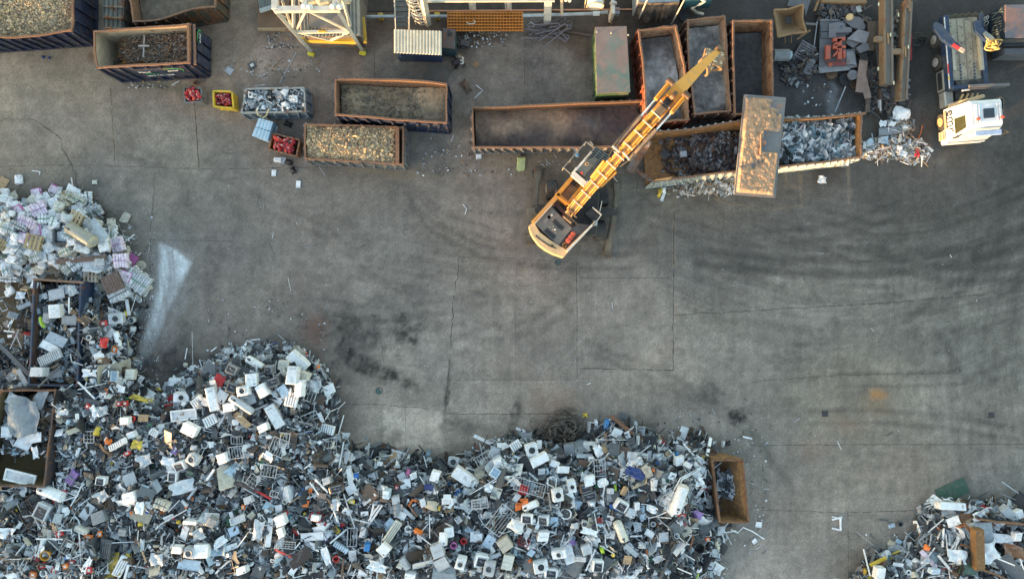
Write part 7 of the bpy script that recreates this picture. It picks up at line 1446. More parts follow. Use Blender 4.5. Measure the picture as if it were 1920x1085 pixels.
parse('''
A:fridge W 995 215 170 78 42|long white fridge topping the rounded tip of the scrap heap;tank W 672 243 150 62 32|white water heater lying near the tip of the heap;fridge W 957 335 78 138 4|tall white fridge standing on end under the topmost fridge;cab C 890 250 78 75 5;cab W 1015 420 55 130 3;cab W 655 362 82 98 -3|white box with a grey side beside the water heater;panel RD 415 378 80 125 25|red steel panel next to the leaning white fridge;fridge W 365 490 66 188 -10|leaning white fridge beside the red panel;cab W 105 375 98 66 3|white cabinet at the ragged edge beside the dark wet patch;washer W 145 482 118 74 2|white washing machine lying face up with a black hole, lone at the edge;rad W 268 515 100 66 -35;sink W 170 613 206 86 -7|long white enamel bath tray with a dark insert;cab W 210 720 120 82 25;rad W 360 655 98 76 -28;tank LG 570 545 215 56 38|long pale curved tank between the white boxes;cab W 497 555 90 62 -8;panel LG 640 505 102 76 -25;cab W 740 435 76 96 -30;oven DG 825 375 92 66 -20;oven DG 510 418 82 76 20;washer W 600 440 92 76 -10;panel W 855 490 86 72 35;panel LB 890 440 72 86 -35;rad W 955 500 96 112 12;fridge W 820 622 78 190 -28|white fridge with a dark slot lying across thin tubes;cab W 1215 432 84 74 -22|white box at the outermost shoulder of the heap;cab C 1050 330 72 60 20;panel C 885 330 84 72 -40;panel BR 1160 510 60 62 5;board TN 590 650 150 46 48|tan wooden board beside the fridge with the slot;rad W 1200 715 142 70 12|white storage heater at the edge by the standing ladder rack;rack W 547 885 105 92 -8;rack LG 550 797 86 56 0;cab W 455 925 76 76 -18;rack LG 1250 835 62 102 0;cab W 745 710 76 56 -25;oven G 525 290 96 72 22;rack W 850 850 112 130 20;rack W 900 800 70 110 8;chair W 800 900 90 90 30;panel W 440 480 80 90 30;bent LG 1120 400 100 90 10;cab LG 330 520 60 60 20;rack LG 1170 330 70 180 -35;rack W 1090 460 80 120 20;panel LG 1120 370 60 70 -20;oven G 790 280 60 66 5;carton C 640 140 50 40 20
F:panel W 600 262 190 62 32|long white panel lying below the pale standing rod;sink LB 303 125 62 100 3|bluish white tray shaped like a phone near the concrete;board TN 572 513 100 72 4|tan yellow board in the left part of the heap;lump OR 238 735 66 60 20|bright orange plastic lump left of the slatted panel;rad W 345 760 190 56 -28|long slatted white panel beside the orange lump;bent YE 525 760 100 82 10|crumpled yellow sheet in the left part of the heap;cab W 465 665 78 60 -18;rad W 680 650 86 66 30;cab W 405 535 86 72 0;bent LG 200 445 110 92 -15;bent W 128 450 56 116 -25;panel DG 705 440 82 66 40;panel DG 640 430 60 82 35;board BR 805 425 90 52 -40;board BR 760 510 60 70 20;bent SV 600 900 152 112 -20|large crumpled silver foil sheet below the left part boards;bent W 810 910 122 82 10;ring LG 1150 760 70 70 0;panel GN 1005 1022 76 46 20|flat green box in the lower left part of the heap;oven W 915 950 112 92 -20;washer LG 1040 900 112 100 30;rack W 70 690 100 112 0;oven C 450 110 86 96 0|beige appliance back near the yellow scraps;bucket YE 1112 875 36 36 0|small bright yellow tub near the flat green box;bucket RD 485 515 52 52 0|red tub beside the tan yellow board;bent YE 540 330 180 46 15|torn yellow foam strip under the long white panel;carton YE 640 350 50 30 10;panel LG 200 300 90 56 5;panel DG 100 370 160 60 12;carton RD 350 380 40 40 10;carton RD 412 375 50 42 0;carton RD 65 400 40 44 30;carton RD 430 840 66 36 -25;lump YE 135 640 56 90 20;lump RD 800 395 90 20 -12|thin red-orange strip right of the tan yellow board;cab W 955 385 46 46 30;panel W 425 220 36 46 15;lump YE 710 250 40 46 -30;panel W 350 220 56 30 25;cab LG 1045 790 56 46 10;bent W 1205 755 50 60 0
G:sink W 190 82 330 125 14|long white enamel bath tray at the left border of the heap;tank W 490 255 310 112 18|big white tank left of the grey open fridge;stack PU 710 80 90 160 35|purple and white patterned mattress strip;oven LG 405 425 150 170 25|grey open fridge in the lower left corner;cab G 970 487 140 120 -20;panel W 812 752 132 76 -18;bucket AM 465 835 112 96 35|amber plastic tub in the lower left corner;rad DG 1045 790 120 200 10|dark ribbed box in the lower left corner;rack LG 700 800 230 160 30|wide wire rack beside the amber tub;oven W 985 120 100 86 8;panel W 600 75 112 92 -5;bucket RD 640 225 62 62 0;bucket W 440 1020 64 64 0;bent W 625 430 112 150 10;rad W 1190 960 92 230 28|yellow-white slatted bench unit at the bottom;rack BR 260 450 170 260 -35|brown bed frame in the lower left corner;bent W 60 640 180 160 10;bent LG 190 210 150 90 5;panel LG 850 420 90 170 35;bent W 860 950 180 60 -60;carton RD 580 640 72 60 -25;carton RD 410 955 72 56 -10;carton RD 550 310 72 42 -8;carton OR 870 670 92 40 8;carton OR 980 640 40 60 0;carton RD 705 925 56 50 15;carton RD 875 1000 50 60 8;carton OR 320 1040 66 56 10;carton RD 530 1000 56 60 20;carton OR 640 960 60 50 -20;bent LG 1010 260 150 110 -30;cab C 800 600 150 60 22
H:cab W 110 290 130 112 -15;bent W 215 380 82 132 10;panel LB 245 215 82 112 20;cab W 580 800 100 76 8;cab W 825 815 146 142 0|square white panel with a notched corner;washer LG 715 830 120 112 10;panel W 655 640 76 162 15|white panel printed with blue rows;panel LB 700 950 222 100 10|pale patterned panel beside the notched white one;cab W 720 535 150 36 3;oven W 535 70 92 112 5;panel GN 705 40 82 50 20;panel W 1120 775 132 50 -18;panel LB 1145 615 112 92 -25;sink W 1190 505 170 72 -20|white tray with yellow waste along its back;bent C 1230 460 90 40 -25;bent LG 395 890 142 122 0;bent SV 640 170 230 130 -15;bent W 1010 720 152 82 -35;cab G 920 520 90 100 30;lump OR 130 440 56 36 0;lump YE 590 530 46 40 0;lump YE 210 550 46 62 -20;panel W 655 340 82 22 50;cab G 40 620 80 80 10;bent LG 800 640 140 110 -20;carton OR 1245 375 36 50 0;panel W 1060 240 36 60 10;stack C 430 360 150 100 20;panel LG 110 100 120 120 -20;panel BR 180 730 50 80 0;bent LG 240 750 40 120 0
I:panel W 760 670 245 80 -5|long white panel crossed by a thin dark stick;panel W 335 630 56 290 7|narrow upright white panel left of the panel crossed by a stick;cab W 450 510 112 110 -20;cab W 447 628 62 100 -20;panel DB 640 880 240 130 -33|dark brown perforated plate with pale dots;cab LG 910 125 82 72 -20;rack W 1155 680 96 190 2|upright wire trolley right of the long white panel;rad LB 1050 775 172 52 32;bent W 905 850 72 200 -15|bent white casing left of a round red tub;bucket RD 1000 875 62 62 0|round red tub in the bent white casing;panel W 1165 860 82 122 -5;board OR 700 345 60 72 10|orange bag in the centre of the heap;cab LG 135 310 92 76 -20;panel W 430 400 72 92 -10;panel BK 700 530 122 92 10;oven DB 1000 190 152 82 -15;bucket C 505 315 52 52 0;panel TE 520 475 56 42 0;carton RD 505 435 50 36 0;rack W 170 120 112 122 35;rack W 330 20 160 120 10;panel W 1110 420 92 62 30;rack W 500 755 192 72 5;panel DG 860 275 90 80 10;board OR 745 215 36 56 10;panel W 1150 200 112 92 -30;bent LG 230 600 100 200 10;panel DG 230 1020 130 150 20;bent W 760 750 180 60 25;cab W 800 490 90 62 10;bent LG 1000 350 90 112 20;panel W 570 1010 60 90 30;lump BR 105 560 80 62 -20;rack W 380 250 80 60 20;cab W 70 1010 110 80 -20;panel W 830 600 130 70 -15;bent LG 450 720 60 90 10;carton YE 1160 320 60 40 10;board TN 90 860 50 40 40
C:fridge W 735 455 165 74 35|white fridge with brown ends beside the tan panel
J:panel W 525 145 112 92 -10;panel LG 490 75 82 72 -30;cab W 825 70 92 112 15;panel LG 205 75 102 72 -25;cab W 605 75 72 62 -20;cab LB 345 245 72 102 5;rack BE 870 140 112 92 -35|beige open frame box with a brown inside;chair W 945 290 112 132 0|white plastic garden chair beside the pale hood;lump BE 790 370 122 92 15;panel DB 910 590 300 112 -37|long dark brown panel under a curl of wire;panel W 490 460 92 72 25;rad C 395 620 82 250 35|slatted cream panel lying on two grey ones;panel LB 320 640 82 250 35;panel LB 380 540 92 90 35;cab W 315 805 112 112 40|white diamond-turned cabinet near the slatted cream panel;panel W 550 795 92 102 15;cab LG 845 810 122 142 -20;panel LG 885 945 152 122 -30;washer W 1080 930 102 132 15|small white dryer with an orange sticker;cab W 960 640 96 100 -10;cab W 910 710 72 132 0;bucket MG 1005 740 64 64 0|magenta bucket in the lower middle of the heap;bucket RD 1110 700 62 62 0|red bucket next to the magenta one;cab BL 140 770 62 82 5|bright blue crate on the lower middle of the heap;bent W 250 965 192 92 20;panel W 105 1030 102 62 5;cab W 575 1055 112 62 5;panel LB 1155 635 112 100 35;panel W 1250 680 92 82 -5;bent G 440 390 100 130 25;panel W 540 325 60 50 -15;panel W 700 335 60 80 -20;lump OR 650 630 90 56 20;board TN 585 480 50 80 -20;panel W 120 440 80 40 -5;cab BR 320 305 80 40 10;bucket W 560 585 66 60 0;lump YE 860 395 30 46 20;sink W 1060 500 66 70 -40;cab LG 120 640 60 110 10;cab LG 425 300 80 80 -10;lump MG 550 40 40 70 10;carton RD 435 180 30 40 0;panel NV 760 180 100 60 10;oven BR 400 20 70 60 0;rack W 1230 350 90 90 -5;cab LG 520 930 60 140 -30;cab C 470 960 60 60 30
K:seat RD 540 205 92 100 20|red plastic casing with a round hole on a wire cage;seat OR 485 370 66 82 -5|orange seat lying beside a white tank;seat OR 555 330 82 76 -10|second orange seat, the one touching the white tank end;tank W 615 375 182 76 -25|short white tank beside the orange seats;rack W 600 185 320 132 15|long wire cage under the red plastic casing;rack W 310 510 186 295 38|very large white wire shelving unit;rack W 105 345 162 100 -8;panel C 265 240 102 122 15;washer W 870 265 112 132 -8|white washing machine with a dark drum near the brown box;washer W 1010 170 86 132 -12|white washing machine with a ring door above the brown box;lump W 465 570 162 122 25;oven W 580 500 122 92 0;cab W 720 660 112 102 5;oven W 750 505 112 102 0;panel LB 840 520 82 96 3;panel LB 1060 345 112 92 25;panel W 985 275 112 82 -30;cab BE 355 745 132 132 -35|beige-grey box below the large white shelving unit;panel LB 195 720 102 142 28;panel W 60 670 112 100 0;ring W 960 440 112 112 0|open drum hoop right of the white stacked cookers;washer W 905 840 152 92 -12;washer W 705 975 152 122 -10|white washing machine with a large hole at the very bottom;oven W 810 1040 132 92 5;cab C 380 930 112 152 12;oven W 105 910 132 122 15|white cooker with a black open mouth;washer LG 205 990 112 152 10;rack LG 970 1010 142 132 15;cab LG 1120 890 112 52 0;bent W 1190 620 182 62 20|crushed white panel at the lower right of the heap;cab W 1195 110 100 92 -10;oven BR 1150 185 132 100 -15|brown open box right of the washing machines;oven DG 1190 265 152 92 -15;lump OR 600 910 46 50 0;lump GN 635 910 26 36 0;cab LG 1160 800 100 100 -20;rack RD 540 730 110 80 25;panel LB 255 40 96 80 30;panel LG 470 285 60 80 30;bent W 190 185 90 80 0;cab W 920 20 120 70 5;cab LG 715 25 70 60 -5;oven LG 1140 530 60 50 20;panel LG 585 625 50 80 25;cab LB 610 840 60 70 35;lump TE 1075 990 60 100 10;bent C 45 130 90 70 10;panel LB 760 30 70 60 -30;bent LG 650 750 60 90 10;panel W 680 560 40 130 20;lump LG 1050 570 90 60 0;panel DG 260 360 90 60 5;panel DG 900 640 50 60 20
L:tank W 922 300 122 320 20|largest white tank, lying near the bucket skip;tank C 348 625 96 236 -22|cream white water heater leaning in the lower right of the heap;oven W 345 360 132 112 30|white machine with a small black square near the cream water heater;bar G 120 370 365 470 50;panel LB 555 430 52 142 -3;bent W 655 395 112 72 20;panel W 630 640 92 62 25;panel LG 770 675 102 92 -5|grey panel with a rust stain near the long dark beam;panel W 855 70 72 72 20;board BE 615 35 82 112 -25|beige ironing board under the blue tarp;bucket RD 130 500 44 40 0|small red tub near the crushed white panel;bucket RD 980 545 34 34 0;bent W 1115 120 102 92 -10|crumpled white sheet near the bucket skip;board BR 1010 390 62 82 0|brown board beside the largest white tank;bucket BK 1100 760 122 112 0|black barrel top near the edge of the heap;board TN 410 905 82 92 8;lump LM 160 815 42 72 -15|lime green plastic lump in the lower right of the heap;panel DG 195 945 92 152 30;oven W 110 960 112 122 5;rack W 790 320 92 112 25|small white wire rack against the largest tank;cab LG 1325 605 82 100 0;lump W 55 350 82 82 0;chair LG 1250 820 110 110 10|pale wire garden chair at the edge by the concrete;chair LG 1215 950 100 110 20|second pale garden chair, nearer the bottom edge;cab W 500 370 52 80 -5;lump LM 292 200 32 72 0;cab LG 235 215 62 50 0;panel DG 1160 610 130 90 -20;panel W 1140 625 100 40 -30;carton OR 1205 690 42 36 0;cab W 1120 1000 50 50 0;bent LG 505 570 80 100 0;panel W 1230 360 26 260 -10;lump LG 560 770 90 60 10;bucket LG 655 535 52 50 0;bucket LG 895 655 52 50 0;cab LG 440 450 90 90 20;bent LG 720 890 120 60 -20;rad TN 375 210 50 100 25;panel W 670 150 60 130 -5;panel BK 560 170 220 60 25;lump PU 1110 470 110 100 10;carton RD 950 455 80 20 0;bent LG 450 790 60 120 -45;bar LG 380 750 500 850 60;panel DG 1260 470 90 50 -30;board OR 670 10 26 40 0;panel DG 270 280 110 100 10
M:panel W 1215 200 96 166 18|clean white panel standing at the heap edge on the concrete;seat LG 735 175 96 112 5|pale grey shovel-shaped seat on the concrete edge;panel W 465 195 112 102 25;panel W 585 215 62 82 -25;panel BK 235 225 152 96 -35|black case beside the blue drum;cab W 1165 510 102 102 -5;bent LG 1400 500 130 62 40;rack W 275 590 132 200 -3|pinkish white wire cage in the upper right part;panel DG 435 385 132 142 0;bent W 255 390 102 132 -30;board TN 340 405 62 172 -30|tan board beside the pinkish white wire cage;bent SV 705 515 102 92 -25|shiny folded white sheet above the blue tarp;panel LG 640 455 122 92 5;bent LG 920 465 112 102 5;bent NV 670 640 230 122 20|navy blue tarpaulin in the upper right part;board BE 805 625 86 152 -35|long beige padded board on the navy tarpaulin;cab W 145 745 102 112 -12;bent W 305 755 122 92 -20;lump OR 880 618 36 40 0;panel LG 835 440 50 90 -5;board BR 80 540 112 90 10;lump BL 1150 435 40 50 0;panel W 545 620 72 80 -30|white sheet of paper-like tin near the wire bundles;rack LG 1300 600 120 100 -35;cab W 1270 560 80 60 30;panel DG 1130 370 90 90 20;bent DG 620 340 130 90 5;cab LG 400 855 60 60 0;bent LG 80 700 60 100 10;panel G 410 920 120 90 -10;panel LG 100 455 190 40 3;bent GN 490 460 120 50 10|dark green sheet above the navy tarpaulin;oven NV 1285 550 70 80 30;cab LG 900 780 50 110 5;panel LG 1030 600 40 110 -40;lump C 895 355 30 46 0
C:board W 875 228 185 22 25|long clean white board lying out over the concrete;panel G 1125 215 66 92 -3;washer W 1152 280 78 82 -15|white washing machine by the grey-green standing panel;fridge W 1200 345 120 56 -25;panel BR 255 275 100 56 22|brown framed panel at the upper edge of the heap;board TN 285 320 62 36 -30;rad W 1055 255 72 56 -30;cab W 945 360 52 60 -15;sink LB 925 425 60 62 35;rack W 860 345 112 76 -30;washer LG 665 365 72 70 10;cab W 1300 370 60 40 20;panel LG 920 300 60 80 20;panel G 940 300 50 70 10
D:cab G 230 280 66 86 -12|square grey metal box standing at the edge of the heap;panel LG 155 275 40 56 -50;cab W 35 250 34 56 0
E:fridge W 1095 447 250 68 3|long white ribbed fridge at the top of the lower corner heap;panel LB 1342 410 62 52 3|small pale blue panel above the dark ribbed container;cab LG 1610 505 92 152 -40|long grey-beige cabinet leaning at the lower corner heap;cab W 1695 512 82 82 -20;bent W 1335 515 122 82 -20;panel W 1400 490 82 72 -35;oven DG 1515 535 102 62 22;panel W 1110 570 112 82 -28;cab W 890 580 40 36 0;bent LG 1240 480 60 130 35;bent W 1130 880 182 122 10|large white bent sheet left of the rusty post;bent W 1130 760 42 132 25;cab W 445 1040 82 112 3;bent W 1420 840 152 172 -20|crumpled white sheet metal against the rusty post;bent W 1560 725 200 90 10;cab W 1690 705 62 82 0;bent RU 1660 840 220 112 15|rusty crumpled shell in the dark ribbed container;bent C 1480 930 150 92 20;panel W 1480 1050 112 72 20;bent W 1620 990 120 80 -10;bucket DG 615 585 46 46 0|round dark pan lying alone on the gridded concrete;panel LB 550 608 60 32 -15|small pale blue sheet beside the round dark pan;lump BE 565 775 72 52 20|torn beige and red bag on the gridded concrete;panel LB 615 755 60 40 30|clean pale sheet beside the torn bag;board BR 490 950 52 62 -10;lump OR 880 815 60 52 30;bent G 1050 490 120 80 10;bent DG 620 900 150 70 0;cab LB 940 1020 80 50 0;bent G 1500 500 70 150 -30;board PK 860 1080 10 10 0;panel GN 1250 1000 200 100 10;ring W 700 1030 40 40 0;panel W 610 960 90 30 5;bent LG 850 930 90 60 -30
N:block W 127 63 56 72 -5|white foam block lying alone farthest out on the concrete;block PK 255 163 76 72 -10|pink-edged foam block on the concrete, nearer the corner;block PK 388 137 80 64 30|pink-edged foam block on the concrete, nearer the small pallet;panel W 315 195 76 46 -35;block W 390 235 92 92 -20|large white foam block beside the small tan pallet;stack PK 265 278 112 112 -25|pink-wrapped bundle of white sheets behind the large foam block;board BE 75 190 92 62 -35|beige board lying on the concrete by the corner of the foam heap;block W 80 245 82 46 -8;block PK 128 280 56 60 -40;block W 40 327 42 42 0;block W 75 310 46 46 10;stack PK 185 370 132 72 20;block PK 245 428 82 90 -5;block W 335 440 86 76 -28;block W 385 398 80 62 5;block W 450 475 92 82 5;block W 370 490 102 72 -20;block W 345 553 86 76 -30;panel W 415 550 90 62 20;block W 515 520 76 52 -5;stack C 465 590 92 56 -25;block W 190 590 76 56 20;block PK 155 490 70 76 15;block W 100 480 62 60 30;block W 100 578 76 62 20;block W 90 520 62 42 0;block W 740 490 76 62 -10|white foam block leaning on the magenta sheet bundle, upper one;block W 745 553 76 72 -15|white foam block leaning on the magenta sheet bundle, lower one;block W 370 640 62 86 0;panel W 290 630 82 82 -15;block W 220 722 82 56 -25;panel W 215 790 62 62 10;panel W 240 830 56 56 20;stack W 60 790 132 42 3;stack W 35 730 62 82 -20;block W 75 640 90 62 15;block W 40 575 62 52 -20;stack LG 130 650 62 52 -30;lump LG 460 345 82 82 20;lump G 630 400 62 112 -35|grey plastic sheeting behind the wrapped roll;tank RB 580 465 262 96 30|long strapped roll of beige and green sheet;panel LG 690 440 110 190 -40|large grey ribbed sheet under the magenta bundle;stack C 485 700 112 112 40;stack W 545 670 112 92 -35;panel W 600 720 82 72 10;block LG 715 665 72 60 0;stack PK 845 535 92 112 -15|magenta sheet bundle at the outer corner of the foam heap;stack PK 865 650 102 112 -3|pink-wrapped square bundle below the magenta one;panel MG 945 640 92 80 35|magenta film corner sticking out over the concrete;block PK 905 770 82 82 20;stack LG 985 800 172 150 35|grey-white strip bundle spilling at the outer corner;stack W 860 900 172 82 -25;block W 935 810 62 52 -20;block W 665 820 90 52 0|white block with a dark dot under the light pallet;ring W 1045 770 52 52 0|white pipe hoop at the edge beside the strip bundle;panel LG 680 905 86 62 -8;board TN 5 95 72 110 30|brown cardboard flap at the left border;block W 20 440 60 50 40;stack LG 50 420 90 60 20;block GN 20 620 40 30 0;block W 150 320 50 50 30;stack LG 120 400 120 40 30;block W 560 560 60 60 20;block W 300 690 60 50 10;stack LG 250 620 80 80 -20;block LG 520 420 60 50 10;block LG 425 330 60 60 30
O:panel LG 485 180 92 72 -5;panel LG 430 215 132 82 -12;cab W 415 345 86 112 -3|white box with a dark keyhole in the navy-edged container;panel G 530 420 122 72 3;panel LG 430 570 162 82 25;panel W 370 625 140 62 28;rad LG 385 710 202 82 -25|slatted weathered boards in the navy-edged container;cab LG 290 832 122 76 0;panel G 420 840 112 62 -10;cab G 355 400 52 72 5;bent LG 560 185 62 82 -15;lump LM 307 435 24 92 -18|lime yellow plastic strip on the edge of the navy-edged container;lump RD 195 525 82 26 8|red plastic strip on the brown soil;block W 65 195 86 56 -35|white foam block on the brown soil;bent W 155 225 70 60 0;cab G 85 385 82 52 20;panel LG 735 225 100 80 -10;lump YE 970 368 36 36 20|small yellow box near the grey hob;washer LG 888 400 112 86 -3|grey hob with a round ring near the small yellow box;lump RD 790 595 62 82 10|red toy-like casing right of the navy-edged container;lump W 750 695 86 62 -20|white bowl right of the navy-edged container;carton OR 890 645 36 52 10;panel LG 985 660 82 52 20;carton RD 805 445 56 42 -20;bucket LG 700 555 40 40 0;bucket LG 1037 415 56 56 0;bent W 700 830 120 60 0;tank W 893 560 46 130 -8;panel W 940 960 60 50 10;lump BR 970 820 50 46 0;cab C 1005 850 70 80 5;lump BR 820 740 60 46 20;carton TN 780 735 40 40 0;panel W 1080 900 40 100 30;bent DG 760 300 60 110 10;panel LG 690 790 50 30 -20;lump LG 1020 490 50 50 0
S:bent G 102 405 118 165 3|large crumpled grey sheet in the edge container;bent LG 168 330 52 92 25|crumpled white foil sheet at the corner of the edge container;bent W 60 330 62 46 20;panel W 20 470 46 46 0;panel W 92 518 66 46 25;panel W 132 497 84 40 -10;bent W 145 555 26 52 -10;bent W 150 480 46 40 30;panel LG 40 375 60 60 -30
R:lump W 785 260 270 210 12|white plastic tank block with round ports by the girders;panel G 560 545 300 120 -5|grey flat sheet among the spilled scrap;panel LB 530 690 70 130 -3|pale blue panel standing on the grey flat sheet;block W 740 805 86 62 15|small white box at the middle of the spill;bent W 780 900 150 92 20;cab LB 265 720 92 92 -35;panel W 195 760 50 100 5;bent W 470 430 110 100 0;cab W 620 430 92 62 20;bent LG 440 690 90 110 0;bent RD 1010 890 70 120 10|red twisted plastic at the end of the spill;bent C 740 660 50 140 10;block W 835 480 90 50 10
P:board GN 1788 921 62 32 -25|dark green board lying flat on the concrete in the lower corner;panel W 512 324 9 12 0|white-framed small screen lying under the crate, left one;panel W 558 345 9 13 0|white-framed small screen lying under the crate, right one;cab W 519 299 14 8 5;panel LG 529 300 10 12 10;lump BK 547 318 10 14 -30;lump BK 539 303 16 10 20;lump BK 538 231 16 10 20;panel LG 428 131 15 13 35|crumpled pale sheet lying alone right of the lettered container;carton DG 472 122 14 12 -30|dark small box lying right of the lone crumpled sheet;seat LC 977 308 17 26 0|pale lime wheelbarrow tray below the long container;panel W 897 290 11 15 -10|white sheet on the concrete below the long container;lump BR 873 160 14 26 -35;lump W 1246 355 10 12 0;lump YE 1239 360 8 18 20|yellow plastic bottle near the torn container lip;panel W 1244 368 6 18 15;bent W 1542 337 16 14 10|white plastic bag lying alone under the long container;block W 97 30 0 0 0;tank BL 1139 798 10 24 10|blue drum standing on the concrete at the heap edge;lump YE 1098 779 9 8 0|small yellow scrap next to the round wire tangle;board TN 1094 781 6 6 0;lump NV 90 108 5 5 0;lump NV 78 106 6 5 20;ring RU 366 155 8 8 0|rusty ring lying below the lettered container;panel W 1424 984 12 10 5;panel W 1416 1015 10 8 -40;lump BK 1367 832 10 9 0;cab W 1357 833 4 12 0;bent C 176 341 10 8 0;carton LG 307 116 8 6 0
A:lump C 175 250 32 32 0;panel W 205 285 36 26 20;lump LG 355 272 28 26 0
Y:bent BK 88 305 60 36 0
''')
ITEMS=[i for i in ITEMS if not(i[1]!='bar' and i[3][2]<.5)]
